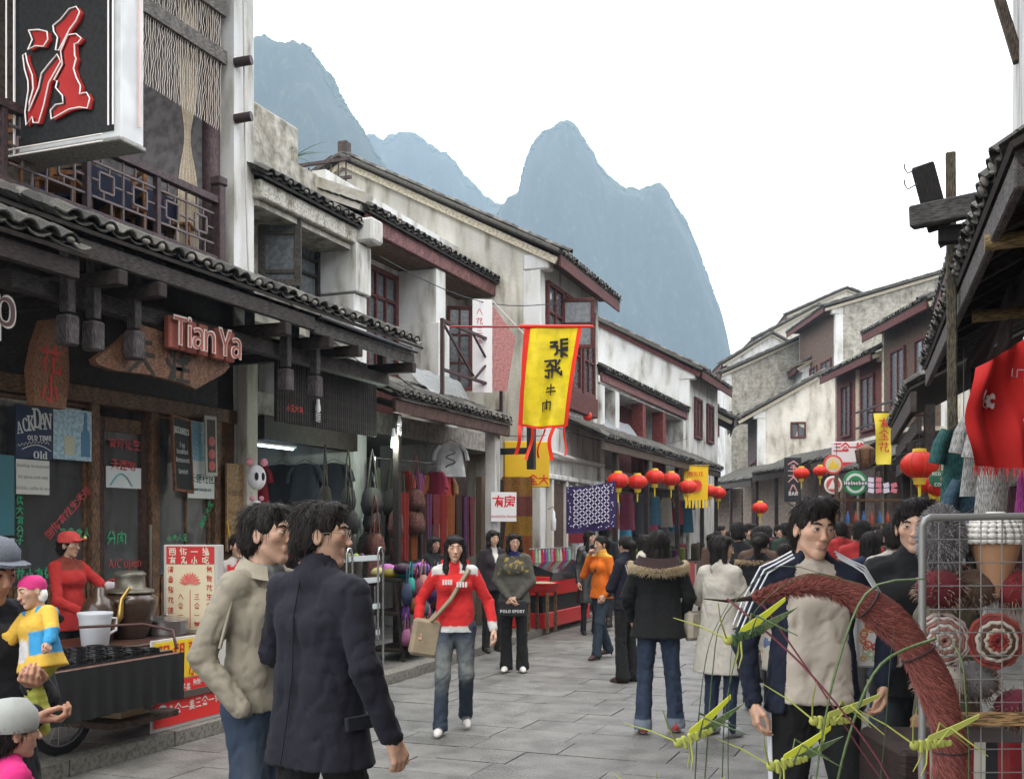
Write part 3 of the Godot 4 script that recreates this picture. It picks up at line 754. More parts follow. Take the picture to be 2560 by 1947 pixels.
# a gabled house: origin at its near street corner; the gable end faces +z, the front lies on x = 0; sd -1 the house lies towards -x (street on its +x side), +1 towards +x
func gable_house(o: Dictionary) -> Node3D:
	var h := thing(o.name, o.label, "house", o.pos, o.get("turn", 0.0))
	var sd: float = o.sd; var w: float = o.w; var d: float = o.d; var eh: float = o.eh; var rh: float = o.rh
	var rf: float = o.get("rf", 0.5)
	var wm: Material = o.get("wm", white_wall()); var fm: Material = o.get("fm", wm)
	var th := 0.24
	var py := PackedVector2Array([Vector2(sd * 0.02, -0.1), Vector2(sd * d, -0.1), Vector2(sd * d, o.get("beh", eh)), Vector2(sd * d * rf, rh), Vector2(sd * 0.02, eh)])
	part(MB.new().plate(py, th, Transform3D(Basis(), Vector3(0, 0, -th))), "gable_wall", wm, h)
	part(MB.new().plate(py, th, Transform3D(Basis(), Vector3(0, 0, -w))), "gable_wall", wm, h)
	part(bx(0, sd * th, -0.1, eh, -th, -w + th), "front_wall", fm, h)
	part(bx(sd * (d - th), sd * d, -0.1, o.get("beh", eh), -th, -w + th), "back_wall", wm, h)
	# white corner post and its bracket
	part(bx(-sd * 0.03, sd * 0.3, -0.1, eh - 0.35, 0.02, -0.24, 0.01), "corner_post", o.get("pm", white_wall()), h)
	part(bx(-sd * 0.2, sd * 0.3, eh - 0.35, eh - 0.05, 0.03, -0.24, 0.03), "eave_bracket", o.get("pm", white_wall()), h)
	var ov: float = o.get("ov", 0.45)
	var sl := Vector3(sd * d * rf, rh - eh, 0)
	var e0 := Vector3(-sd * ov, eh - ov * (rh - eh) / (d * rf) + 0.12, 0.12)
	var up := sl * (1.0 + ov / (d * rf))
	tiles(h, "front_roof", e0, e0 + Vector3(0, 0, -w - 0.24), up, {rows = o.get("rows", 1), most = o.get("most", 70), sp = o.get("sp", 0.2), ex = o.get("ex", 0.2)})
	var sl2 := Vector3(-sd * d * (1 - rf), rh - o.get("beh", eh), 0)
	tiles(h, "rear_roof", Vector3(sd * (d + 0.1), o.get("beh", eh) + 0.05, 0.12), Vector3(sd * (d + 0.1), o.get("beh", eh) + 0.05, -w - 0.12), sl2 * 1.01, {rows = 0, sp = o.get("sp", 0.2), ex = 0.24})
	# verge: a course of tiles up the gable edge, plastered band under it
	for s in [[e0 + Vector3(0, 0.0, 0.02), e0 + up + Vector3(0, 0.02, 0.02)], [Vector3(sd * d, o.get("beh", eh) + 0.12, 0.14), e0 + up + Vector3(0, 0.01, 0.02)]]:
		part(MB.new().bar(s[0] + Vector3(0, 0.0, 0.0), s[1], 0.26, 0.07, 0.015), "verge", tile_mat(1), h)
		var n := int((s[0] as Vector3).distance_to(s[1]) / 0.17)
		for k in n:
			var q := part(tile_meshes[0], "verge_tile", tile_mat([0, 1, 3][k % 3]), h)
			var dv: Vector3 = (s[1] - s[0]).normalized()
			q.transform = Transform3D(Basis(Vector3(0, 0, 1), Vector3(0, 0, 1).cross(dv) * (1 if (Vector3(0, 0, 1).cross(dv)).y > 0 else -1), dv).orthonormalized(), (s[0] as Vector3).lerp(s[1], float(k) / n) + Vector3(0, 0.05 + rng.randf_range(0, 0.02), rng.randf_range(-0.02, 0.02)))
			if k > 60: break
		part(MB.new().bar(s[0] + Vector3(sd * 0.1, -0.13, -0.08), s[1] + Vector3(0, -0.12, -0.08), 0.09, 0.12), "verge_band", o.get("bandm", mat(C(0.62, 0.56, 0.44), 0.9, {t = "grime", s = 0.7, w = true})), h)
	part(MB.new().bar(Vector3(sd * d * rf, rh + 0.14, 0.15), Vector3(sd * d * rf, rh + 0.14, -w - 0.1), 0.2, 0.2, 0.04), "ridge", tile_mat(0), h)
	part(bx(-sd * (ov - 0.02), -sd * (ov - 0.06), e0.y - 0.24, e0.y - 0.02, 0.1, -w - 0.1, 0.01), "fascia", wood(o.get("fc", REDB), 2), h)
	part(bx(-sd * (ov - 0.07), -sd * 0.01, eh - 0.12, eh - 0.09, -0.03, -w), "soffit", wood(C(0.22, 0.17, 0.13), 2), h)
	for q in o.get("wins", []):   # [z, y, w, h, cols, rows]
		window(h, Vector3(-sd * 0.02, q[1], -q[0]), q[2], q[3], q[4], q[5], wood(o.get("wc", REDB), 1), o.get("gm", dull_glass()), -sd * YAW, 0.08, 0.1)
	for q in o.get("gwins", []):  # on the gable: [x, y, w, h]
		window(h, Vector3(sd * q[0], q[1], 0.01), q[2], q[3], q[4] if q.size() > 4 else [0.5], [], wood(o.get("wc", REDB), 1), dull_glass(), 0.0, 0.07, 0.1)
	return h

func houses_left() -> void:
	var dkb := wood(BROWN, 2)
	var inner := mat(C(0.3, 0.27, 0.24), 0.9, {t = "mottle", s = 1.0})
	# white house with a grey window set back in a loggia
	var b := thing("loggia_house", "narrow white house with an old grey window set back under a tiled eave", "house")
	wall(b, "pier", white_wall(), -12.0, -7.45, 0.05, 4.9, -13.3, -12.95, 0.01)
	wall(b, "pier_head", white_wall(), -12.0, -7.4, 4.92, 5.6, -13.34, -12.93, 0.015)
	wall(b, "pier_bracket", white_wall(), -9.0, -7.2, 5.62, 5.95, -13.33, -13.0, 0.03)
	wall(b, "window_wall", grey_wall(), -8.25, -8.05, 4.3, 6.6, -12.95, -10.75)
	wall(b, "eave_slab", mat(C(0.5, 0.49, 0.45), 0.9, {t = "grime", s = 0.9, d = "plaster", ds = Vector3(0.7, 0.2, 0.7), w = true}), -8.2, -7.42, 5.58, 5.8, -13.0, -10.72, 0.015)
	wall(b, "soffit", grey_wall(), -8.05, -7.5, 5.5, 5.57, -12.95, -10.75)
	tiles(b, "roof", Vector3(-7.34, 5.84, -10.7), Vector3(-7.34, 5.84, -13.35), Vector3(-3.4, 1.6, 0), {rows = 7, most = 260, plug = 0.3})
	window(b, Vector3(-8.02, 4.72, -12.43), 1.02, 0.86, [0.22, 0.5], [0.5, 0.75], wood(C(0.05, 0.042, 0.036), 1), dull_glass(), YAW, 0.07, 0.09)
	var sh := window(b, Vector3(-7.72, 4.72, -11.55), 0.55, 0.95, [], [0.2, 0.72], wood(C(0.1, 0.085, 0.07), 1), dull_glass(), 0.35, 0.09, 0.05, "open_shutter")
	wall(b, "floor_slab", inner, -12, -7.55, 3.0, 3.3, -12.95, -10.75)
	wall(b, "back_wall", mat(C(0.45, 0.46, 0.5), 0.8, {t = "mottle", s = 0.6, w = true}), -10.4, -10.2, 0, 3.0, -12.95, -10.75)
	wall(b, "shop_beam", dkb, -7.55, -7.4, 2.72, 3.0, -12.95, -10.75)
	# gap and railing of a roof terrace with plants behind it
	var tw := thing("roof_terrace", "grey concrete stair tower with a railed roof terrace behind the tiled eaves", "building", Vector3.ZERO)
	wall(tw, "tower_wall", grey_wall(), -12.5, -8.5, 4.0, 7.4, -13.2, -10.8, 0.03)
	for k in 12: part(MB.new().bar(Vector3(-8.9 - k * 0.14, 6.9, -15.2), Vector3(-8.9 - k * 0.14, 7.6, -15.2), 0.02, 0.02), "baluster", wood(C(0.1, 0.07, 0.07), 1), tw)
	for y in [6.95, 7.35, 7.65]: part(MB.new().bar(Vector3(-8.8, y, -15.2), Vector3(-11.2, y, -15.2), 0.05, 0.05), "rail", wood(C(0.12, 0.085, 0.08), 0), tw)
	wall(tw, "terrace_block", grey_wall(), -13.0, -8.8, 4.0, 6.9, -17.5, -14.9)
	for k in 3:
		var pl := thing("palm_plant", ["small palm with stiff green fronds above the stair tower", "spiky green plant on the terrace beside the tower", "wispy hanging plant over the white bar wall"][k], "plant", [Vector3(-8.7, 7.05, -13.35), Vector3(-9.0, 6.9, -14.6), Vector3(-7.5, 8.7, -10.4)][k])
		var g := mat(C(0.07, 0.13, 0.03) if k < 2 else C(0.12, 0.1, 0.06), 0.7)
		for j in 14:
			var a := rng.randf() * TAU
			var l := rng.randf_range(0.35, 0.6)
			var dv := Vector3(cos(a), 0, sin(a))
			var el := rng.randf_range(0.2, 1.1) if k < 2 else rng.randf_range(-0.9, 0.5)
			var ps := []
			for m in 5: ps.append(dv * l * m / 4.0 * cos(el * 0.6) + Vector3.UP * (l * sin(el) * m / 4.0 - 0.25 * pow(m / 4.0, 2.0) * l * (1.0 if k < 2 else 2.0)))
			part(MB.new().tube(ps, [0.006, 0.016, 0.014, 0.009, 0.002] if k < 2 else [0.004, 0.005, 0.005, 0.004, 0.002], 5, true, 0.3), "frond", g, pl)
		part(MB.new().tube([Vector3(0, -0.4, 0), Vector3(0.02, 0, 0)], [0.03, 0.02], 6), "stem", wood(C(0.12, 0.09, 0.06), 1), pl)
	# house with the dusky pink fascia and red windows
	var c := thing("pink_fascia_house", "white loggia house with a dusky pink fascia and dark red windows", "house")
	var rw := wood(REDB, 1)
	wall(c, "fascia", wood(PINK, 2), -7.44, -7.38, 5.84, 6.07, -18.1, -13.2, 0.01)
	wall(c, "soffit", wood(C(0.24, 0.15, 0.09), 2), -8.3, -7.45, 5.83, 5.86, -18.0, -13.3)
	wall(c, "pier", white_wall(), -8.4, -7.42, 4.95, 5.82, -15.85, -15.5, 0.01)
	wall(c, "pier_foot", white_wall(), -8.4, -7.34, 0.05, 4.94, -15.83, -15.42, 0.01)
	wall(c, "window_wall", white_wall(), -8.35, -8.12, 3.3, 6.8, -18.0, -13.3)
	wall(c, "end_wall", old_wall(), -12, -7.5, 0.05, 5.9, -18.1, -17.92)
	wall(c, "floor_slab", inner, -12, -7.3, 3.0, 3.3, -17.9, -13.3)
	wall(c, "back_wall", inner, -10.4, -10.2, 0, 3.0, -17.9, -13.3)
	window(c, Vector3(-8.1, 4.1, -14.9), 1.05, 1.62, [0.33, 0.62], [0.42, 0.72], rw, dull_glass(), YAW, 0.08, 0.1)
	wall(c, "window_apron", rw, -8.12, -8.02, 3.4, 4.1, -15.42, -13.6)
	window(c, Vector3(-8.1, 4.1, -16.7), 0.9, 1.62, [0.5], [0.33, 0.66], rw, dull_glass(), YAW, 0.08, 0.1)
	window(c, Vector3(-7.85, 4.1, -17.35), 0.45, 1.5, [0.5], [0.33, 0.66], rw, dull_glass(), 0.5, 0.06, 0.05, "open_shutter")
	tiles(c, "roof", Vector3(-7.3, 6.1, -13.15), Vector3(-7.3, 6.1, -18.15), Vector3(-3.4, 1.35, 0), {rows = 4, most = 290, plug = 0.2, tone = 3})
	part(MB.new().bar(Vector3(-7.4, 6.2, -13.2), Vector3(-9.6, 7.1, -13.2), 0.25, 0.25), "verge", old_wall(), c)
	# iron balcony frame of bars
	var ir := mat(C(0.06, 0.03, 0.03), 0.6, {t = "speck", s = 5.0})
	var fr := thing("iron_balcony_frame", "rusty dark red angle iron balcony frame with crossed braces", "railing")
	for z in [-14.3, -16.6]: part(MB.new().bar(Vector3(-6.75, 3.6, z), Vector3(-6.75, 4.75, z), 0.05, 0.05), "post", ir, fr)
	for y in [4.0, 4.72]: part(MB.new().bar(Vector3(-6.75, y, -14.3), Vector3(-6.75, y, -16.6), 0.05, 0.04), "rail", ir, fr)
	for q in [[-14.3, 4.7, -15.45, 4.05], [-15.45, 4.7, -16.6, 4.02], [-16.6, 4.7, -15.5, 4.02]]: part(MB.new().bar(Vector3(-6.75, q[1], q[0]), Vector3(-6.75, q[3], q[2]), 0.03, 0.03), "brace", ir, fr)
	for z in [-14.3, -15.45, -16.6]: part(MB.new().bar(Vector3(-6.75, 3.62, z), Vector3(-7.4, 3.62, z), 0.05, 0.05), "bracket", ir, fr)
	# lower tiled awning over the clothes shop, with white pipe and tarpaulin
	var aw := thing("clothes_shop_awning", "low tiled awning with a reddish board over the clothes stalls", "awning")
	wall(aw, "fascia", wood(C(0.13, 0.07, 0.055), 2), -6.36, -6.31, 3.12, 3.3, -15.9, -12.0, 0.01)
	tiles(aw, "awning_roof", Vector3(-6.26, 3.34, -12.0), Vector3(-6.26, 3.34, -15.9), Vector3(-1.1, 0.42, 0), {rows = 6, most = 290, plug = 0.9, tone = 3})
	for k in 7: part(MB.new().bar(Vector3(-7.35, 3.5, -12.3 - k * 0.58), Vector3(-6.36, 3.2, -12.3 - k * 0.58), 0.05, 0.06), "rafter", wood(BROWN, 0), aw)
	for z in [-12.4, -15.8]: part(MB.new().bar(Vector3(-6.5, 0.1, z), Vector3(-6.5, 3.2, z), 0.09, 0.09, 0.01), "post", wood(BROWN, 1), aw)
	var pp := thing("drain_pipe", "white plastic drain pipe lying above the low tiled awning", "pipe")
	part(MB.new().tube([Vector3(-6.9, 3.72, -11.9), Vector3(-6.9, 3.66, -12.6), Vector3(-6.95, 3.62, -13.9), Vector3(-7.3, 3.62, -14.1)], 0.045, 10), "pipe", mat(C(0.55, 0.54, 0.5), 0.5), pp)
	part(MB.new().tube([Vector3(-6.95, 3.62, -13.6), Vector3(-6.95, 3.62, -13.72)], 0.055, 10), "collar", mat(C(0.5, 0.49, 0.46), 0.5), pp)
	var tp := MB.new().sheet(14, 10, func(s, t): return Vector3(-6.5 - t * 0.75, 3.52 + t * 0.55 - 0.16 * sin(t * PI) * (0.4 + s) + 0.03 * noise.get_noise_2d(s * 6, t * 6), -13.75 - s * 2.0 - 0.3 * t))
	solo(tp, "tarpaulin", mat(C(0.3, 0.31, 0.31), 0.6, {t = "mottle", s = 2.0, n = "nfine"}), "grey tarpaulin sagging above the low tiled awning", "tarpaulin")
	# tall cream gable
	gable_house({name = "cream_gable_house", label = "tall cream gabled house with stained side wall and brick red eave", pos = Vector3(-6.55, 0, -17.9), sd = -1.0, w = 4.05, d = 7.8, eh = 6.6, rh = 8.55, wm = mat(C(0.56, 0.54, 0.48), 0.92, {t = "soft", s = 0.3, d = "plaster", ds = Vector3(0.35, 0.07, 0.35), n = "nfine", nv = 0.2, w = true}), fm = white_wall(), rows = 2, most = 120, turn = 0.03, wins = [[0.85, 4.35, 1.0, 1.8, [0.5], [0.4, 0.7]], [1.95, 4.35, 1.1, 1.8, [0.5], [0.4, 0.7]], [3.1, 4.35, 0.9, 1.8, [0.5], [0.4, 0.7]]]})
	var dh := get_child(get_child_count() - 1)
	part(bx(-0.1, 0.1, 3.95, 4.35, -0.35, -3.6, 0.01), "window_apron", rw, dh)
	window(dh, Vector3(0.32, 5.05, -1.35), 0.62, 0.95, [], [0.5], rw, dull_glass(), 0.25, 0.07, 0.05, "open_shutter")
	for y in [2.55, 2.95]: part(bx(-0.02, 0.14, y, y + 0.09, 0.02, -3.95, 0.015), "ledge", white_wall(), dh)
	part(bx(0.01, 0.05, 0.05, 2.5, -0.5, -1.3), "doorway_panel", wood(C(0.14, 0.085, 0.06), 1), dh)
	part(bx(0.0, 0.12, 0.05, 2.55, -0.4, -0.5, 0.01), "door_frame", mat(C(0.5, 0.48, 0.44), 0.8), dh)
	part(bx(0.0, 0.12, 0.05, 2.55, -1.3, -1.4, 0.01), "door_frame", mat(C(0.5, 0.48, 0.44), 0.8), dh)
	part(MB.new().tube([Vector3(0.12, 3.05, 0.1), Vector3(0.14, 2.98, -1.8), Vector3(0.14, 3.0, -3.9)], 0.04, 8), "pipe", mat(C(0.5, 0.49, 0.46), 0.5), dh)
	part(bx(-3.8, -4.0, 8.7, 9.0, 0.1, -0.1, 0.02), "ridge_end", wood(C(0.1, 0.07, 0.06), 1), dh)
	# loggia row with red columns
	var e := thing("red_column_house", "white house with a low tiled eave over loggias and red columns", "house")
	wall(e, "back_wall", white_wall(), -8.2, -8.0, 2.6, 5.4, -30.2, -22.0)
	wall(e, "fascia", wood(PINK, 2), -6.64, -6.58, 4.78, 4.98, -30.3, -21.9, 0.01)
	wall(e, "soffit", white_wall(), -8.0, -6.66, 4.72, 4.77, -30.2, -22.0)
	for z in [-22.05, -23.2, -30.1]: wall(e, "pier", white_wall(), -8.0, -6.62, 0.1, 4.72, z - 0.16, z + 0.16, 0.01)
	for z in [-25.7, -27.8]: wall(e, "red_column", wood(C(0.3, 0.07, 0.06), 1), -6.95, -6.65, 2.9, 4.72, z - 0.14, z + 0.14, 0.015)
	wall(e, "red_panel", wood(C(0.22, 0.05, 0.045), 2), -7.4, -7.3, 2.9, 4.72, -27.7, -25.8)
	for z in [-24.4, -29.0]: wall(e, "inner_wall", white_wall(), -8.0, -7.1, 2.9, 4.72, z - 0.1, z + 0.1)
	wall(e, "floor_slab", inner, -9.5, -6.62, 2.7, 2.95, -30.2, -22.0)
	wall(e, "shop_back", mat(C(0.35, 0.3, 0.26), 0.9, {t = "mottle", s = 1.0}), -9.0, -8.9, 0, 2.7, -30.2, -22.0)
	tiles(e, "roof", Vector3(-6.5, 5.02, -21.9), Vector3(-6.5, 5.02, -30.3), Vector3(-2.6, 1.15, 0), {rows = 3, most = 280, plug = 0.2, ex = 0.16})
	wall(e, "awning_fascia", wood(C(0.15, 0.11, 0.08), 2), -5.86, -5.8, 3.14, 3.32, -31.2, -19.4, 0.01)
	tiles(e, "awning_roof", Vector3(-5.74, 3.36, -19.4), Vector3(-5.74, 3.36, -31.2), Vector3(-1.0, 0.45, 0), {rows = 2, most = 290, plug = 0.3, ex = 0.16})
	for z in [-20.5, -23.0, -26.0, -29.0, -31.0]: part(MB.new().bar(Vector3(-5.9, 0.1, z), Vector3(-5.9, 3.2, z), 0.1, 0.1, 0.01), "post", wood(BROWN, 1), e)
	var t2 := MB.new().sheet(12, 8, func(s, t): return Vector3(-5.9 - t * 0.9, 3.5 + t * 0.62 - 0.15 * sin(t * PI) + 0.04 * noise.get_noise_2d(s * 7, t * 5), -21.6 - s * 2.8 - 0.5 * t))
	solo(t2, "tarpaulin", mat(C(0.2, 0.21, 0.22), 0.6, {t = "mottle", s = 2.0, n = "nfine"}), "dark grey tarpaulin draped over the awning below the red columns", "tarpaulin")
	gable_house({name = "white_gable_house", label = "white gabled house with brick red verge beyond the red columns", pos = Vector3(-6.55, 0, -30.3), sd = -1.0, w = 4.5, d = 7.0, eh = 6.25, rh = 8.1, rows = 1, bandm = wood(REDB, 0), wins = [[1.2, 4.3, 1.0, 1.2, [0.5], []], [3.0, 4.3, 1.0, 1.2, [0.5], []]]})

func houses_far() -> void:
	var psi := deg_to_rad(21.55)
	var lm := mat(C(0.5, 0.45, 0.36), 0.92, {t = "grime", s = 0.3, d = "plaster", ds = Vector3(0.25, 0.1, 0.25), w = true})
	var at := func(u: float, t: float) -> Vector3: return Vector3(u * 0.9301 - t * 0.3673, 0, -(u * 0.3673 + t * 0.9301))
	# white block closing the row on the near side of the bend
	gable_house({name = "corner_house", label = "small house with a dark jutting eave and a red sign wall", pos = Vector3(-7.0, 0, -35.2), sd = -1.0, w = 4.0, d = 5.0, eh = 5.6, rh = 6.9, ov = 0.9, turn = 0.2, fc = BROWN, fm = wood(C(0.3, 0.035, 0.035), 1), wins = []})
	gable_house({name = "distant_gable_house", label = "tall grey gable house at the bend with white front and red windows", pos = at.call(10.35, 52.0), turn = psi + 0.1, sd = 1.0, w = 7.0, d = 8.4, eh = 9.2, rh = 10.9, rf = 0.46, wm = grey_wall(), fm = white_wall(), ov = 0.3, wins = [[1.8, 6.2, 1.6, 1.6, [0.5], [0.5]], [1.8, 2.7, 1.6, 1.6, [0.5], [0.5]], [4.6, 6.2, 1.6, 1.6, [0.5], [0.5]], [4.6, 2.7, 1.6, 1.6, [0.5], [0.5]]]})
	gable_house({name = "small_window_house", label = "weathered white gable house with one small square window in its side", pos = at.call(10.1, 44.0), turn = psi - 0.12, sd = 1.0, w = 4.6, d = 5.6, eh = 6.5, rh = 8.0, wm = old_wall(), fm = wood(C(0.09, 0.05, 0.04), 1), ov = 0.9, fc = BROWN, gwins = [[1.6, 5.35, 0.62, 0.66]], wins = [[1.6, 3.6, 2.2, 0.9, [0.5], []]]})
	gable_house({name = "upper_gable_house", label = "white gable house high behind the others with an open red loggia", pos = at.call(14.0, 60.0), turn = psi - 0.05, sd = 1.0, w = 5.0, d = 7.8, eh = 12.4, rh = 14.0, rf = 0.4, wm = old_wall(), ov = 0.5, fm = wood(C(0.12, 0.05, 0.04), 1)})
	gable_house({name = "upper_gable_house", label = "white gable roof peeping over the ridge beside the terrace laundry", pos = at.call(16.6, 64.0), turn = psi - 0.1, sd = 1.0, w = 6.0, d = 6.6, eh = 14.4, rh = 15.8, wm = old_wall(), ov = 0.3})
	gable_house({name = "upper_gable_house", label = "low white gable with a small red window stepping up the slope", pos = at.call(11.6, 57.0), turn = psi - 0.05, sd = 1.0, w = 4.0, d = 4.4, eh = 10.6, rh = 11.9, wm = white_wall(), ov = 0.5, gwins = [[2.2, 9.3, 0.7, 0.8]]})
	gable_house({name = "upper_gable_house", label = "small white gable with twin red windows above the square window house", pos = at.call(13.6, 50.0), turn = psi - 0.1, sd = 1.0, w = 4.0, d = 4.6, eh = 9.3, rh = 10.6, wm = white_wall(), ov = 0.4, gwins = [[1.4, 8.1, 0.6, 0.8], [2.9, 8.1, 0.6, 0.8]]})
	# house with the open laundry terrace
	var th := gable_house({name = "laundry_house", label = "grey house with dark open terrace, red eave and a bamboo pole", pos = at.call(13.9, 46.0), turn = psi, sd = 1.0, w = 6.0, d = 7.0, eh = 11.2, rh = 12.6, wm = grey_wall(), ov = 0.6, rf = 0.7, fm = wood(C(0.2, 0.12, 0.08), 1), wins = [[1.4, 7.4, 1.5, 1.7, [0.5], [0.5]], [3.4, 7.4, 1.2, 1.7, [0.5], []], [1.4, 4.6, 1.5, 1.5, [0.5], []]]})
	part(MB.new().bar(Vector3(-0.9, 8.9, 0.2), Vector3(-0.9, 9.3, -6), 0.04, 0.04), "bamboo_pole", wood(C(0.3, 0.22, 0.12), 2), th)
	# right-hand row turning with the street
	var redrow := gable_house({name = "red_window_house", label = "house with brick red upper front, shuttered window and pale stone posts", pos = at.call(10.8, 31.0), turn = psi, sd = 1.0, w = 4.9, d = 6.0, eh = 6.85, rh = 8.3, wm = mat(C(0.36, 0.29, 0.22), 0.92, {t = "grime", s = 0.5, d = "plaster", ds = 0.3, w = true}), fm = wood(C(0.2, 0.055, 0.045), 1), pm = mat(C(0.5, 0.42, 0.32), 0.9, {t = "grime", s = 0.5, w = true}), ov = 0.5, wins = [[1.5, 4.6, 1.2, 1.7, [0.5], []], [3.6, 4.6, 1.0, 1.7, [0.5], []]], rows = 1})
	part(bx(-0.04, 0.2, 0, 6.6, -2.3, -2.6, 0.01), "stone_post", mat(C(0.5, 0.42, 0.32), 0.9, {t = "grime", s = 0.5, w = true}), redrow)
	gable_house({name = "crumbling_house", label = "tall house with a crumbling white side wall and ochre patches", pos = at.call(10.6, 26.2), turn = psi, sd = 1.0, w = 4.6, d = 6.5, eh = 7.35, rh = 9.0, rf = 0.62, wm = mat(C(0.62, 0.57, 0.46), 0.92, {t = "plaster", s = 0.3, d = "grime", ds = Vector3(0.6, 0.2, 0.6), w = true}), fm = wood(C(0.16, 0.1, 0.06), 1), ov = 0.55, wins = [[1.4, 4.6, 1.1, 2.0, [0.5], []], [3.2, 4.6, 1.1, 2.0, [0.5], []]]})
	var rl := get_child(get_child_count() - 1)
	for y in [4.5, 4.95]: part(MB.new().bar(Vector3(-0.8, y, 0.1), Vector3(-0.8, y, -4.4), 0.05, 0.05), "balcony_rail", mat(C(0.05, 0.04, 0.04), 0.6), rl)
	part(bx(-0.85, 0, 4.05, 4.15, 0.1, -4.5), "balcony_floor", old_wall(), rl)
	# low shop roofs along that side: pent awnings at several heights
	var k := 0
	for q in [[9.1, 34.5, 3.6, 4.3, 0.9, psi + 0.1, "grey tiled awning below the house with one small window"], [9.2, 28.5, 3.7, 4.6, 0.9, psi, "tiled awning above the red shop sign board"], [8.4, 25.0, 3.1, 3.6, 1.0, psi, "tiled awning over the round beer sign stall"], [9.0, 40.5, 3.5, 5.0, 0.9, psi + 0.15, "long tiled awning under the dark wooden balcony"], [8.6, 46.0, 3.0, 6.0, 1.0, psi + 0.5, "tiled awning below the white fronted house at the bend"]]:
		var p: Vector3 = at.call(q[0], q[1])
		var a := thing("shop_awning", q[6], "awning", p, q[5])
		tiles(a, "awning_roof", Vector3(0, q[2], 0), Vector3(0, q[2], -q[3]), Vector3(1.5, 0.62, 0), {rows = 1, most = 60, ex = 0.18})
		part(bx(0.02, 0.06, q[2] - 0.24, q[2] - 0.04, 0, -q[3]), "fascia", wood(C(0.12, 0.09, 0.075), 2), a)
		for j in 3: part(MB.new().bar(Vector3(0.15, 0, -0.1 - j * (q[3] - 0.2) / 2), Vector3(0.15, q[2] - 0.1, -0.1 - j * (q[3] - 0.2) / 2), 0.1, 0.1), "post", wood(C(0.08, 0.055, 0.045), 1), a)
		part(bx(1.6, 1.75, 0, q[2] + 0.4, 0, -q[3]), "shop_wall", mat(C(0.32, 0.25, 0.2), 0.9, {t = "mottle", s = 0.8, w = true}), a)
		k += 1
	var yb := thing("yellow_house", "small yellow painted wall peeping over the far roofs", "building", at.call(12.2, 70.0))
	part(MB.new().box(Vector3(0, 5.5, 0), Vector3(2.4, 11.0, 2), Basis(), 0.05), "wall", mat(C(0.6, 0.42, 0.15), 0.9), yb)
	part(MB.new().box(Vector3(0, 11.05, 0), Vector3(2.6, 0.12, 2.2)), "roof_slab", mat(C(0.4, 0.3, 0.2), 0.9), yb)

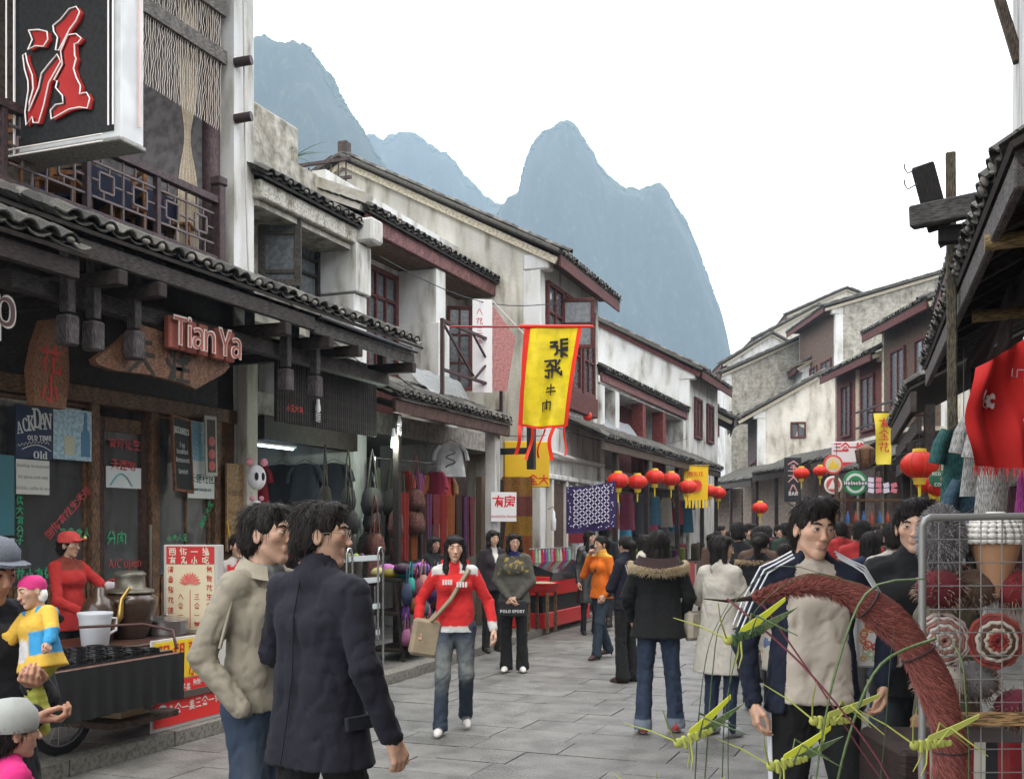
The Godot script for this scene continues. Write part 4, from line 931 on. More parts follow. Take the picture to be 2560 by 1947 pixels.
func houses_right() -> void:
	# nearest house across: white upper wall with eave high above
	var dk := wood(BROWN, 2)
	var h := thing("near_white_house", "tall white house whose wall and jutting top eave stand above the dark awning", "house")
	wall(h, "front_wall", white_wall(), 0.62, 0.9, 3.9, 7.2, -10.2, 3.0)
	wall(h, "end_wall", white_wall(), 0.9, 6.0, 0.0, 7.2, -10.2, -9.95)
	wall(h, "shop_wall", mat(C(0.32, 0.25, 0.2), 0.9, {t = "mottle", s = 0.8, w = true}), 1.7, 1.9, 0.0, 3.9, -9.95, 3.0)
	wall(h, "shop_ceiling", wood(C(0.22, 0.16, 0.12), 2), 0.62, 1.9, 3.75, 3.9, -9.95, 3.0)
	tiles(h, "top_roof", Vector3(0.1, 7.15, 2.5), Vector3(0.1, 7.15, -10.4), Vector3(3.0, 1.5, 0), {rows = 2, most = 250})
	part(MB.new().bar(Vector3(0.2, 7.0, -9.5), Vector3(0.62, 5.4, -9.5), 0.08, 0.08, 0.01), "eave_strut", wood(C(0.14, 0.1, 0.07), 1), h)
	part(MB.new().bar(Vector3(0.3, 6.95, -9.4), Vector3(0.3, 6.95, 2), 0.08, 0.14), "eave_beam", dk, h)
	# dark awning with tiled edge
	var a := thing("dark_awning", "dark tiled awning of the stalls with round bamboo purlins beneath", "awning")
	var e0 := Vector3(0.3, 3.42, -5.4); var e1 := Vector3(-0.14, 3.42, -12.6)
	tiles(a, "awning_roof", e0, e1, Vector3(1.4, 0.75, 0.08), {rows = 5, most = 298, plug = 0.6, tone = 2})
	part(MB.new().bar(e0 + Vector3(0.06, -0.13, 0), e1 + Vector3(0.06, -0.13, 0), 0.05, 0.16, 0.01), "fascia", wood(C(0.16, 0.14, 0.13), 2), a)
	part(MB.new().bar(e0 + Vector3(0.5, 0.0, 0), e1 + Vector3(0.5, 0.0, 0), 0.12, 0.12, 0.02), "beam", dk, a)
	for k in 12:
		var t := k / 11.0
		part(MB.new().bar(e0.lerp(e1, t) + Vector3(0.05, -0.08, 0), e0.lerp(e1, t) + Vector3(1.45, 0.66, 0), 0.07, 0.08, 0.008), "rafter", wood(C(0.06, 0.045, 0.04), 0), a)
	for y in [3.35, 3.1, 2.85]: part(MB.new().bar(Vector3(0.5, y, -8.5), Vector3(0.45, y, -12.4), 0.03, 0.14, 0.008), "board", wood(C(0.09, 0.06, 0.05), 2), a)
	for z in [-6.4, -8.6]: part(MB.new().tube([Vector3(0.25, 3.22, z), Vector3(1.7, 3.25, z)], 0.045, 10), "bamboo_purlin", wood(C(0.42, 0.3, 0.13), 0), a)
	for q in [[0.4, -12.4], [0.9, -7.0]]: part(MB.new().bar(Vector3(q[0], 0, q[1]), Vector3(q[0], 3.4, q[1]), 0.12, 0.12, 0.01), "post", wood(BROWN, 1), a)
	# pole with a cross beam and a black lamp box
	var p := thing("beam_and_pole", "grey timber beam and upright pole carrying a black block with hooks", "post")
	part(MB.new().bar(Vector3(-0.16, 3.8, -7.9), Vector3(1.0, 3.85, -7.6), 0.1, 0.15, 0.01), "beam", wood(C(0.11, 0.1, 0.09), 0), p)
	part(MB.new().box(Vector3(-0.03, 3.95, -7.97), Vector3(0.15, 0.46, 0.09), Basis(Vector3(0, 0, 1), 0.24), 0.01), "block", wood(C(0.022, 0.016, 0.014), 1), p)
	part(MB.new().box(Vector3(0.1, 3.68, -7.97), Vector3(0.17, 0.12, 0.1), Basis(), 0.01), "foot_block", wood(C(0.022, 0.016, 0.014), 1), p)
	for y in [4.04, 4.15]: part(MB.new().tube([Vector3(-0.12, y, -7.93), Vector3(-0.18, y - 0.03, -7.93), Vector3(-0.2, y + 0.01, -7.93), Vector3(-0.2, y + 0.04, -7.93)], 0.006, 5), "hook", mat(C(0.1, 0.1, 0.1), 0.4, {met = 0.8}), p)
	part(MB.new().bar(Vector3(0.13, 0.0, -8.3), Vector3(0.1, 4.35, -8.3), 0.07, 0.07, 0.01), "pole", wood(C(0.16, 0.13, 0.085), 1), p)
	# the darker awnings and clutter farther along, white house beyond
	var q2 := thing("stall_awning", "sagging old tiled awning with dark timbers over the lantern stall", "awning", Vector3(-0.3, 0, -13.2), 0.08)
	tiles(q2, "awning_roof", Vector3(0, 3.3, 0), Vector3(0, 3.3, -5.0), Vector3(1.6, 0.8, 0), {rows = 3, most = 160, tone = 2})
	part(bx(0.03, 0.1, 3.0, 3.24, 0, -5.0, 0.01), "fascia", wood(C(0.1, 0.075, 0.065), 2), q2)
	for z in [-0.2, -2.5, -4.8]:
		part(MB.new().bar(Vector3(0.25, 0, z), Vector3(0.25, 3.1, z), 0.12, 0.12, 0.01), "post", wood(C(0.06, 0.045, 0.04), 1), q2)
		part(MB.new().bar(Vector3(0.0, 2.6, z), Vector3(1.6, 3.1, z), 0.09, 0.12, 0.01), "brace", wood(C(0.05, 0.04, 0.035), 0), q2)
	for y in [2.45, 2.75]: part(bx(0.1, 0.16, y, y + 0.2, -0.1, -4.9, 0.008), "board", wood(C(0.07, 0.05, 0.045), 2), q2)
	part(bx(1.7, 1.85, 0, 4.2, 0.3, -5.2), "shop_wall", mat(C(0.3, 0.23, 0.19), 0.9, {t = "mottle", s = 0.8, w = true}), q2)
	gable_house({name = "ochre_house", label = "old house with peeling white and ochre upper wall behind the stall awnings", pos = Vector3(0.75, 0, -18.5), sd = 1.0, w = 5.0, d = 6.0, eh = 6.3, rh = 7.9, wm = mat(C(0.6, 0.52, 0.36), 0.92, {t = "plaster", s = 0.35, d = "grime", ds = 0.5, w = true}), fm = old_wall(), ov = 0.5, turn = 0.06, wins = [[1.5, 4.4, 1.0, 1.4, [0.5], []], [3.4, 4.4, 1.0, 1.4, [0.5], []]]})

class Field:
	var o: Vector3
	var cs: float
	var nx: int
	var ny: int
	var nz: int
	var f := PackedFloat32Array()
	func _init(lo: Vector3, hi: Vector3, cell: float) -> void:
		o = lo; cs = cell
		nx = int((hi.x - lo.x) / cell) + 2; ny = int((hi.y - lo.y) / cell) + 2; nz = int((hi.z - lo.z) / cell) + 2
		f.resize(nx * ny * nz); f.fill(1.0)
	func blend(j: int, d: float, k: float, cut: bool) -> void:
		var a := f[j]
		if cut:
			var h := maxf(k - absf(a + d), 0.0) / k
			f[j] = maxf(a, -d) + h * h * k * 0.25
		else:
			var h := maxf(k - absf(a - d), 0.0) / k
			f[j] = minf(a, d) - h * h * k * 0.25
	# tapered capsule; sq flattens it along z
	func cone(a: Vector3, b: Vector3, ra: float, rb: float, k := 0.03, cut := false, sq := 1.0) -> Field:
		var m := maxf(ra, rb) + k + cs * 2.5
		var x0 := clampi(int((minf(a.x, b.x) - m - o.x) / cs), 0, nx - 1); var x1 := clampi(int((maxf(a.x, b.x) + m - o.x) / cs) + 1, 0, nx - 1)
		var y0 := clampi(int((minf(a.y, b.y) - m - o.y) / cs), 0, ny - 1); var y1 := clampi(int((maxf(a.y, b.y) + m - o.y) / cs) + 1, 0, ny - 1)
		var z0 := clampi(int((minf(a.z, b.z) - m - o.z) / cs), 0, nz - 1); var z1 := clampi(int((maxf(a.z, b.z) + m - o.z) / cs) + 1, 0, nz - 1)
		var ab := b - a
		var il := 1.0 / maxf(ab.length_squared(), 1e-9)
		var iz := 1.0 / sq
		for z in range(z0, z1 + 1):
			for y in range(y0, y1 + 1):
				var p := Vector3(o.x + x0 * cs, o.y + y * cs, o.z + z * cs)
				var j := (z * ny + y) * nx + x0
				for x in range(x0, x1 + 1):
					var t := clampf((p - a).dot(ab) * il, 0.0, 1.0)
					var q := p - a - ab * t
					q.z *= iz
					var d := q.length() - ra - (rb - ra) * t
					if d < m: blend(j, d, k, cut)
					p.x += cs
					j += 1
		return self
	func ell(c: Vector3, r: Vector3, k := 0.02, cut := false) -> Field:
		var m := k + cs * 2.5
		var x0 := clampi(int((c.x - r.x - m - o.x) / cs), 0, nx - 1); var x1 := clampi(int((c.x + r.x + m - o.x) / cs) + 1, 0, nx - 1)
		var y0 := clampi(int((c.y - r.y - m - o.y) / cs), 0, ny - 1); var y1 := clampi(int((c.y + r.y + m - o.y) / cs) + 1, 0, ny - 1)
		var z0 := clampi(int((c.z - r.z - m - o.z) / cs), 0, nz - 1); var z1 := clampi(int((c.z + r.z + m - o.z) / cs) + 1, 0, nz - 1)
		for z in range(z0, z1 + 1):
			for y in range(y0, y1 + 1):
				var p := Vector3(o.x + x0 * cs, o.y + y * cs, o.z + z * cs) - c
				var j := (z * ny + y) * nx + x0
				for x in range(x0, x1 + 1):
					var q := p / r
					var k0 := q.length()
					var k1 := (q / r).length()
					blend(j, k0 * (k0 - 1.0) / maxf(k1, 1e-6), k, cut)
					p.x += cs
					j += 1
		return self
	# cut away everything on the side n points to, beyond c
	func trim(c: Vector3, n: Vector3) -> Field:
		var j := 0
		for z in nz:
			for y in ny:
				var p := Vector3(o.x, o.y + y * cs, o.z + z * cs) - c
				for x in nx:
					var d := p.dot(n)
					if d > f[j]: f[j] = d
					p.x += cs
					j += 1
		return self
	func mesh(b: MB, tint: Callable, fold = null) -> MB:
		var at := PackedInt32Array()
		at.resize(f.size()); at.fill(-1)
		var sx := 1; var sy := nx; var sz := nx * ny
		var lim := cs * 2.6
		var of := [0, sx, sy, sx + sy, sz, sz + sx, sz + sy, sz + sx + sy]
		for z in nz - 1:
			for y in ny - 1:
				var j := (z * ny + y) * nx - 1
				for x in nx - 1:
					j += 1
					var f0 := f[j]
					if f0 > lim or f0 < -lim: continue
					var f1 := f[j + 1]; var f2 := f[j + sy]; var f3 := f[j + sy + 1]
					var f4 := f[j + sz]; var f5 := f[j + sz + 1]; var f6 := f[j + sz + sy]; var f7 := f[j + sz + sy + 1]
					var m := int(f0 < 0) + int(f1 < 0) + int(f2 < 0) + int(f3 < 0) + int(f4 < 0) + int(f5 < 0) + int(f6 < 0) + int(f7 < 0)
					if m == 0 or m == 8: continue
					var s := Vector3.ZERO
					var n := 0
					if (f0 < 0) != (f1 < 0): s += Vector3(f0 / (f0 - f1), 0, 0); n += 1
					if (f2 < 0) != (f3 < 0): s += Vector3(f2 / (f2 - f3), 1, 0); n += 1
					if (f4 < 0) != (f5 < 0): s += Vector3(f4 / (f4 - f5), 0, 1); n += 1
					if (f6 < 0) != (f7 < 0): s += Vector3(f6 / (f6 - f7), 1, 1); n += 1
					if (f0 < 0) != (f2 < 0): s += Vector3(0, f0 / (f0 - f2), 0); n += 1
					if (f1 < 0) != (f3 < 0): s += Vector3(1, f1 / (f1 - f3), 0); n += 1
					if (f4 < 0) != (f6 < 0): s += Vector3(0, f4 / (f4 - f6), 1); n += 1
					if (f5 < 0) != (f7 < 0): s += Vector3(1, f5 / (f5 - f7), 1); n += 1
					if (f0 < 0) != (f4 < 0): s += Vector3(0, 0, f0 / (f0 - f4)); n += 1
					if (f1 < 0) != (f5 < 0): s += Vector3(1, 0, f1 / (f1 - f5)); n += 1
					if (f2 < 0) != (f6 < 0): s += Vector3(0, 1, f2 / (f2 - f6)); n += 1
					if (f3 < 0) != (f7 < 0): s += Vector3(1, 1, f3 / (f3 - f7)); n += 1
					var g := Vector3(f1 + f3 + f5 + f7 - f0 - f2 - f4 - f6, f2 + f3 + f6 + f7 - f0 - f1 - f4 - f5, f4 + f5 + f6 + f7 - f0 - f1 - f2 - f3).normalized()
					var p := o + (Vector3(x, y, z) + s / n) * cs
					b.col = tint.call(p)
					if fold != null: p += g * (fold.call(p) as float)
					at[j] = b.pt(p, g, Vector2(p.x, p.y))
		var first := b.i.size()
		for z in range(1, nz - 1):
			for y in range(1, ny - 1):
				var j := (z * ny + y) * nx
				for x in range(1, nx - 1):
					j += 1
					if at[j] < 0: continue
					var neg := f[j] < 0
					if neg != (f[j + 1] < 0): quad(b, at, j, j - sy, j - sy - sz, j - sz, neg)
					if neg != (f[j + sy] < 0): quad(b, at, j, j - sz, j - sz - 1, j - 1, neg)
					if neg != (f[j + sz] < 0): quad(b, at, j, j - 1, j - 1 - sy, j - sy, neg)
		# soft normals after folding
		if fold != null:
			var nn := PackedVector3Array(); nn.resize(b.v.size())
			for t in range(first, b.i.size(), 3):
				var i0 := b.i[t]; var i1 := b.i[t + 1]; var i2 := b.i[t + 2]
				var fn := (b.v[i2] - b.v[i0]).cross(b.v[i1] - b.v[i0])
				nn[i0] += fn; nn[i1] += fn; nn[i2] += fn
			for t in range(b.v.size()):
				if nn[t] != Vector3.ZERO: b.n[t] = nn[t].normalized()
		return b
	func quad(b: MB, at: PackedInt32Array, i0: int, i1: int, i2: int, i3: int, neg: bool) -> void:
		var q0 := at[i0]; var q1 := at[i1]; var q2 := at[i2]; var q3 := at[i3]
		if q0 < 0 or q1 < 0 or q2 < 0 or q3 < 0: return
		if neg: b.i.append_array([q0, q2, q1, q0, q3, q2])
		else: b.i.append_array([q0, q1, q2, q0, q2, q3])

const SKIN := Color(0.55, 0.345, 0.24)
var heads := {}
var hands := {}
var hairs := {}

func head_mesh(kind: String) -> MB:
	if heads.has(kind): return heads[kind]
	var fem := kind != "man"
	var fl := Field.new(Vector3(-0.11, -0.2, -0.13), Vector3(0.11, 0.14, 0.13), 0.0048)
	fl.ell(Vector3(0, 0.032, -0.012), Vector3(0.074, 0.084, 0.094), 0.02)
	fl.ell(Vector3(0, -0.022, 0.022), Vector3(0.056 if fem else 0.059, 0.078, 0.062), 0.03)
	fl.cone(Vector3(0, -0.062, 0.018), Vector3(0, -0.094, 0.056), 0.036, 0.018 if fem else 0.022, 0.025)
	for s in [-1.0, 1.0]:
		if not fem: fl.cone(Vector3(s * 0.046, -0.05, 0.002), Vector3(s * 0.014, -0.094, 0.052), 0.014, 0.014, 0.02)
		fl.ell(Vector3(s * 0.04, -0.012, 0.052), Vector3(0.02, 0.016, 0.018), 0.025)
		fl.cone(Vector3(s * 0.013, 0.03, 0.078), Vector3(s * 0.046, 0.027, 0.058), 0.008, 0.007, 0.015)
		fl.ell(Vector3(s * 0.031, 0.009, 0.096), Vector3(0.019, 0.01, 0.013), 0.012, true)
		fl.ell(Vector3(s * 0.031, 0.008, 0.073), Vector3(0.017, 0.012, 0.012), 0.008)
		fl.ell(Vector3(s * 0.011, -0.031, 0.096), Vector3(0.0085, 0.007, 0.008), 0.008)
		fl.ell(Vector3(s * 0.077, -0.002, -0.008), Vector3(0.009, 0.031, 0.018), 0.006)
		fl.ell(Vector3(s * 0.085, 0.0, 0.0), Vector3(0.005, 0.018, 0.009), 0.006, true)
	fl.cone(Vector3(0, 0.012, 0.08), Vector3(0, -0.026, 0.099), 0.0065, 0.0095, 0.014)
	fl.cone(Vector3(-0.018, -0.054, 0.077), Vector3(0.018, -0.054, 0.077), 0.005, 0.005, 0.012)
	fl.cone(Vector3(-0.013, -0.0645, 0.0775), Vector3(0.013, -0.0645, 0.0775), 0.0058, 0.0058, 0.01)
	fl.cone(Vector3(-0.02, -0.0595, 0.087), Vector3(0.02, -0.0595, 0.087), 0.0028, 0.0028, 0.003, true)
	fl.cone(Vector3(0, -0.05, -0.03), Vector3(0, -0.19, -0.04), 0.04 if fem else 0.05, 0.043 if fem else 0.056, 0.03)
	var b := MB.new()
	fl.mesh(b, func(p: Vector3) -> Color:
		var c := SKIN
		if absf(p.x) < 0.02 and p.y < -0.05 and p.y > -0.0695 and p.z > 0.07: c = c.lerp(Color(0.42, 0.13, 0.11) if fem else Color(0.4, 0.2, 0.15), 0.55)
		elif p.z > 0.05 and p.y < 0.0 and p.y > -0.04: c = c.lerp(Color(0.5, 0.25, 0.17), 0.25)
		return c)
	for s in [-1.0, 1.0]:
		b.col = Color(0.6, 0.56, 0.52)
		b.ball(Vector3(s * 0.031, 0.0075, 0.0825), Vector3(0.0125, 0.0042, 0.0045), 8, 5)
		b.col = Color(0.012, 0.008, 0.006)
		b.ball(Vector3(s * 0.0305, 0.0078, 0.0845), Vector3(0.0052, 0.0048, 0.0042), 8, 5)
		b.tube([Vector3(s * 0.0175, 0.008, 0.084), Vector3(s * 0.026, 0.0128, 0.0862), Vector3(s * 0.036, 0.0128, 0.084), Vector3(s * 0.0455, 0.009, 0.077)], [0.001, 0.0022, 0.0022, 0.001], 5)
		b.col = Color(0.03, 0.02, 0.016)
		b.tube([Vector3(s * 0.014, 0.0295, 0.0895), Vector3(s * 0.03, 0.0345, 0.086), Vector3(s * 0.05, 0.0295, 0.069)], [0.003, 0.004 if not fem else 0.0026, 0.0012], 6, true, 1.3)
	heads[kind] = b
	return b

func hand_mesh(curl: float) -> MB:
	if hands.has(curl): return hands[curl]
	var fl := Field.new(Vector3(-0.065, -0.21, -0.05), Vector3(0.08, 0.035, 0.085), 0.0048)
	fl.cone(Vector3(0, 0.03, 0), Vector3(0, -0.03, 0), 0.025, 0.026, 0.01, false, 0.75)
	for k in 4:
		var x := (1.5 - k) * 0.0195
		var kn := Vector3(x * 1.05, -0.09 + absf(k - 1.2) * 0.005, 0)
		fl.cone(Vector3(x * 0.7, -0.025, 0), kn, 0.014, 0.0115, 0.012)
		var ln: float = [0.068, 0.078, 0.072, 0.056][k]
		var a := kn
		var ang := curl * 0.75 + 0.1 + k * 0.04
		for j in 3:
			var l: float = ln * [0.45, 0.31, 0.24][j]
			var bb := a + Vector3(-x * 0.06, -cos(ang) * l, sin(ang) * l)
			fl.cone(a, bb, 0.0098 - j * 0.0012, 0.0088 - j * 0.0012, 0.004)
			a = bb
			ang += curl * (1.25 if j == 0 else 0.8)
	var t0 := Vector3(0.022, -0.02, 0.006); var t1 := Vector3(0.044, -0.055, 0.02 + curl * 0.01); var t2 := Vector3(0.046 - curl * 0.02, -0.084, 0.032 + curl * 0.012); var t3 := Vector3(0.04 - curl * 0.03, -0.108, 0.036 + curl * 0.01)
	fl.cone(t0, t1, 0.015, 0.0125, 0.012); fl.cone(t1, t2, 0.0112, 0.0098, 0.004); fl.cone(t2, t3, 0.0095, 0.008, 0.004)
	var b := MB.new()
	fl.mesh(b, func(p: Vector3) -> Color: return SKIN.lerp(Color(0.4, 0.17, 0.11), 0.25 if p.y < -0.08 else 0.05))
	hands[curl] = b
	return b

func hair_mesh(style: String) -> MB:
	if hairs.has(style): return hairs[style]
	var long := style in ["long", "longback", "bob", "pony", "messy"]
	var fl := Field.new(Vector3(-0.15, -0.42 if style in ["long", "longback", "messy"] else -0.24, -0.2), Vector3(0.15, 0.18, 0.15), 0.0085)
	fl.ell(Vector3(0, 0.037, -0.016), Vector3(0.083, 0.09, 0.1), 0.02)
	if not long:
		fl.ell(Vector3(0, -0.02, -0.045), Vector3(0.08, 0.07, 0.075), 0.02)
		fl.cone(Vector3(-0.04, 0.098, 0.052), Vector3(0.045, 0.102, 0.05), 0.021, 0.019, 0.03)
		if style == "tousled": fl.ell(Vector3(0.015, 0.115, 0.02), Vector3(0.065, 0.03, 0.065), 0.03); fl.cone(Vector3(-0.055, 0.08, 0.06), Vector3(-0.035, 0.06, 0.08), 0.014, 0.006, 0.02)
	elif style == "pony":
		fl.ell(Vector3(0, 0.03, -0.12), Vector3(0.045, 0.045, 0.04), 0.03)
		fl.cone(Vector3(0, 0.02, -0.13), Vector3(0, -0.16, -0.13), 0.035, 0.02, 0.03)
	else:
		var bt := -0.13 if style == "bob" else -0.3
		for s in [-1.0, 1.0]:
			fl.cone(Vector3(s * 0.072, 0.03, 0.01), Vector3(s * 0.08, bt * 0.6, 0.01 if style != "longback" else -0.03), 0.028, 0.026, 0.03)
			fl.cone(Vector3(s * 0.08, bt * 0.6, 0.01 if style != "longback" else -0.03), Vector3(s * 0.07, bt, 0.04 if style == "long" else -0.03), 0.026, 0.012, 0.03)
		fl.cone(Vector3(0, 0.0, -0.045), Vector3(0, bt, -0.06), 0.085, 0.065 if style != "bob" else 0.075, 0.03, false, 0.7)
		fl.cone(Vector3(-0.05, 0.085, 0.055), Vector3(0.055, 0.08, 0.055), 0.022, 0.02, 0.03)
	if style == "capped": fl.trim(Vector3(0, 0.03, 0), Vector3(0, 1, 0.1))
	# free the face and the ears
	fl.ell(Vector3(0.008, -0.055, 0.1), Vector3(0.062 if long else 0.074, 0.112, 0.068), 0.012, true)
	if not long:
		fl.ell(Vector3(0, -0.1, 0.03), Vector3(0.1, 0.085, 0.07), 0.015, true)
		fl.trim(Vector3(0, -0.085, -0.06), Vector3(0, -0.95, 0.2))
	var b := MB.new()
	fl.mesh(b, func(p: Vector3) -> Color:
		var q := 0.75 + 0.6 * noise.get_noise_2d(atan2(p.x, p.z) * 30.0, p.y * 12.0)
		return Color(0.016, 0.0125, 0.011) * q,
		func(p: Vector3) -> float:
			var a := atan2(p.x, p.z + 0.02)
			return 0.008 * noise.get_noise_2d(a * 9.0, p.y * 4.0 + p.z * 3.0) + 0.004 * noise.get_noise_2d(a * 26.0 + 9.0, p.y * 7.0))
	# stray locks
	for k in 0 if style == "capped" else 30:
		var a := rng.randf() * TAU
		var el := rng.randf_range(0.15, 1.45)
		var d := Vector3(cos(a) * cos(el), sin(el), sin(a) * cos(el))
		var p := Vector3(0, 0.037, -0.016) + d * Vector3(0.083, 0.09, 0.1)
		if p.z > 0.02 and p.y < 0.1: continue
		var tn := (Vector3(d.x, -0.6, d.z - 0.2) - d * Vector3(d.x, -0.6, d.z - 0.2).dot(d)).normalized()
		var l := rng.randf_range(0.02, 0.045)
		b.col = Color(0.02, 0.016, 0.014) * rng.randf_range(0.6, 1.2)
		b.tube([p - tn * 0.01, p + tn * l * 0.5 + d * 0.003, p + tn * l + d * rng.randf_range(-0.006, 0.005)], [0.003, 0.0042, 0.0006], 5, true, 0.5)
	# strands lying along the mass
	var cnt := b.v.size()
	for k in 1100:
		var vi := rng.randi() % cnt
		var nn := b.n[vi]; var p := b.v[vi]
		var dn := Vector3(p.x * 2.0, -1.0, -0.25 if not long else 0.0) + Vector3(rng.randf_range(-0.35, 0.35), 0, rng.randf_range(-0.35, 0.35))
		if p.y > 0.08: dn = Vector3(p.x * 5.0, -0.5, p.z * 6.0) + Vector3(rng.randf_range(-0.5, 0.5), 0, rng.randf_range(-0.5, 0.5))
		var tn := dn - nn * dn.dot(nn)
		if tn.length() < 0.1 or (p.z > 0.03 and p.y < 0.06 and absf(p.x) < 0.07): continue
		tn = tn.normalized()
		var l := rng.randf_range(0.03, 0.06)
		b.col = Color(0.02, 0.016, 0.014) * rng.randf_range(0.5, 2.0)
		b.tube([p + nn * 0.001, p + tn * l * 0.5 + nn * 0.003, p + tn * l + nn * rng.randf_range(-0.004, 0.002)], [0.0011, 0.0012, 0.0003], 3, false)
	hairs[style] = b
	return b

func skin_mat() -> StandardMaterial3D:
	var m := mat(C(1, 1, 1), 0.5, {vc = true, t = "soft", s = 9.0, n = "nfine", nv = 0.12})
	m.subsurf_scatter_enabled = true; m.subsurf_scatter_strength = 0.12
	return m
func wear_mat(kind := "") -> StandardMaterial3D:
	if kind == "leather": return mat(C(1, 1, 1), 0.38, {vc = true, t = "soft", s = 4.0, n = "nfine", nv = 0.4, sp = 0.5})
	if kind == "denim": return mat(C(1, 1, 1), 0.85, {vc = true, t = "speck", s = 14.0, n = "nfine", nv = 0.3})
	return mat(C(1, 1, 1), 0.9, {vc = true, t = "speck", s = 9.0, n = "nfine", nv = 0.3, rim = 0.04})
func hair_mat() -> StandardMaterial3D: return mat(C(1, 1, 1), 0.6, {vc = true, sp = 0.35, n = "ngrain", nv = 0.8, s = Vector3(30, 5, 30)})

func clr(v) -> Callable:
	if v is Callable: return v
	return func(_p: Vector3) -> Color: return v

# A standing or walking figure facing +z, feet at y = 0 when upright at 1.7 m, then scaled to o.h.
func person(o: Dictionary) -> Node3D:
	var P := thing("person", o.label, "person", o.pos, o.get("turn", 0.0), o.get("group", ""))
	var sc: float = o.get("h", 1.65) / 1.7
	var fem: bool = o.get("fem", true)
	var wd: float = o.get("wd", 0.9 if fem else 1.0)
	var J := {cl = Vector3(0.168 * wd, 1.385, -0.01), cr = Vector3(-0.168 * wd, 1.385, -0.01), el = Vector3(0.225 * wd, 1.1, -0.03), er = Vector3(-0.225 * wd, 1.1, -0.03), wl = Vector3(0.235 * wd, 0.87, 0.04), wr = Vector3(-0.235 * wd, 0.87, 0.04),
		hl = Vector3(0.088, 0.9, 0), hr = Vector3(-0.088, 0.9, 0), kl = Vector3(0.095, 0.49, 0.015), kr = Vector3(-0.095, 0.49, 0.015), al = Vector3(0.1, 0.085, -0.02), ar = Vector3(-0.1, 0.085, -0.02), neck = Vector3(0, 1.44, -0.015), chest = Vector3(0, 1.27, 0), waist = Vector3(0, 1.05, 0), head = Vector3(0, 1.585, 0.015)}
	J.merge(o.get("j", {}), true)
	if o.get("mirror", false): pass
	var cell: float = o.get("cell", 0.016)
	var sd: float = o.get("seed", 0.0) + P.get_index() * 3.7
	var bends := [J.el, J.er, J.kl, J.kr, J.wl, J.wr, J.al, J.ar, J.waist]
	var fold := func(p: Vector3) -> float:
		var a := noise.get_noise_3d(p.x * 5.0 + sd, p.y * 2.6 + p.x * 2.0, p.z * 5.0)
		var e := noise.get_noise_3d(p.x * 4.0 - p.z * 2.0, p.y * 9.0 + sd, p.z * 4.0)
		var w := 0.35
		for q in bends: w = maxf(w, 1.0 - p.distance_to(q) * 5.5)
		return 0.004 * noise.get_noise_3d(p.x * 8.0 + sd, p.y * 5.0, p.z * 8.0) - 0.009 * pow(maxf(0.0, 1.0 - absf(a) * 5.0), 2.0) - 0.013 * w * pow(maxf(0.0, 1.0 - absf(e) * 5.0), 2.0)
	var S := Transform3D(Basis().scaled(Vector3.ONE * sc), Vector3.ZERO)
	# skin: one body from head to ankles
	var b := MB.new()
	var lo := Vector3(9, 9, 9); var hi := Vector3(-9, -9, -9)
	for k in J: lo = lo.min(J[k]); hi = hi.max(J[k])
	lo -= Vector3.ONE * 0.2; hi += Vector3.ONE * 0.2
	var body := Field.new(lo, hi, 0.026)
	body.cone(J.hl + Vector3(-0.02, 0.02, 0), J.hr + Vector3(0.02, 0.02, 0), 0.06, 0.06, 0.03); body.cone((J.hl + J.hr) / 2 + Vector3(0, 0.04, 0), J.waist, 0.07, 0.075, 0.04); body.cone(J.waist, J.chest, 0.075, 0.08, 0.04); body.cone(J.chest, J.neck, 0.075, 0.045, 0.04)
	body.cone(J.neck, J.head, 0.045, 0.045, 0.03)
	for s in ["l", "r"]:
		body.cone(J["c" + s], J["e" + s], 0.042, 0.036, 0.03); body.cone(J["e" + s], J["w" + s], 0.036, 0.027, 0.02)
		body.cone(J["h" + s], J["k" + s], 0.05, 0.042, 0.02); body.cone(J["k" + s], J["a" + s], 0.042, 0.035, 0.02)
	var inner := MB.new()
	body.mesh(inner, clr(SKIN))
	b.add(inner, S)
	var hx := Transform3D(Basis.from_euler(Vector3(o.get("nod", 0.0), o.get("look", 0.0), o.get("lean", 0.0))), J.head + Vector3(0, 0.0, 0.0))
	var hs: float = o.get("hs", 1.0 if not fem else 0.96)
	hx.basis = hx.basis.scaled_local(Vector3(hs, hs, hs))
	var tone: Color = o.get("tone", Color(1, 1, 1))
	b.add(head_mesh("woman" if fem else "man"), S * hx)
	for s in ["l", "r"]:
		var cu: float = o.get("curl_" + s, 0.45)
		if cu < 0: continue
		var dr: Vector3 = (J["w" + s] - J["e" + s]).normalized()
		var pn: Vector3 = o.get("palm_" + s, Vector3(-1 if s == "l" else 1, 0, 0))
		pn = (pn - dr * pn.dot(dr)).normalized()
		var xx := (-dr).cross(pn)
		if s == "r": xx = -xx
		b.add(hand_mesh(cu), S * Transform3D(Basis(xx, -dr, pn), J["w" + s] + dr * 0.01))
	if tone != Color(1, 1, 1):
		for k in b.c.size(): b.c[k] = b.c[k] * tone
	part(b, "body", skin_mat(), P)
	if o.get("hair", ""):
		var hm := MB.new().add(hair_mesh(o.hair), S * hx, null)
		part(hm, "hair", hair_mat(), P)
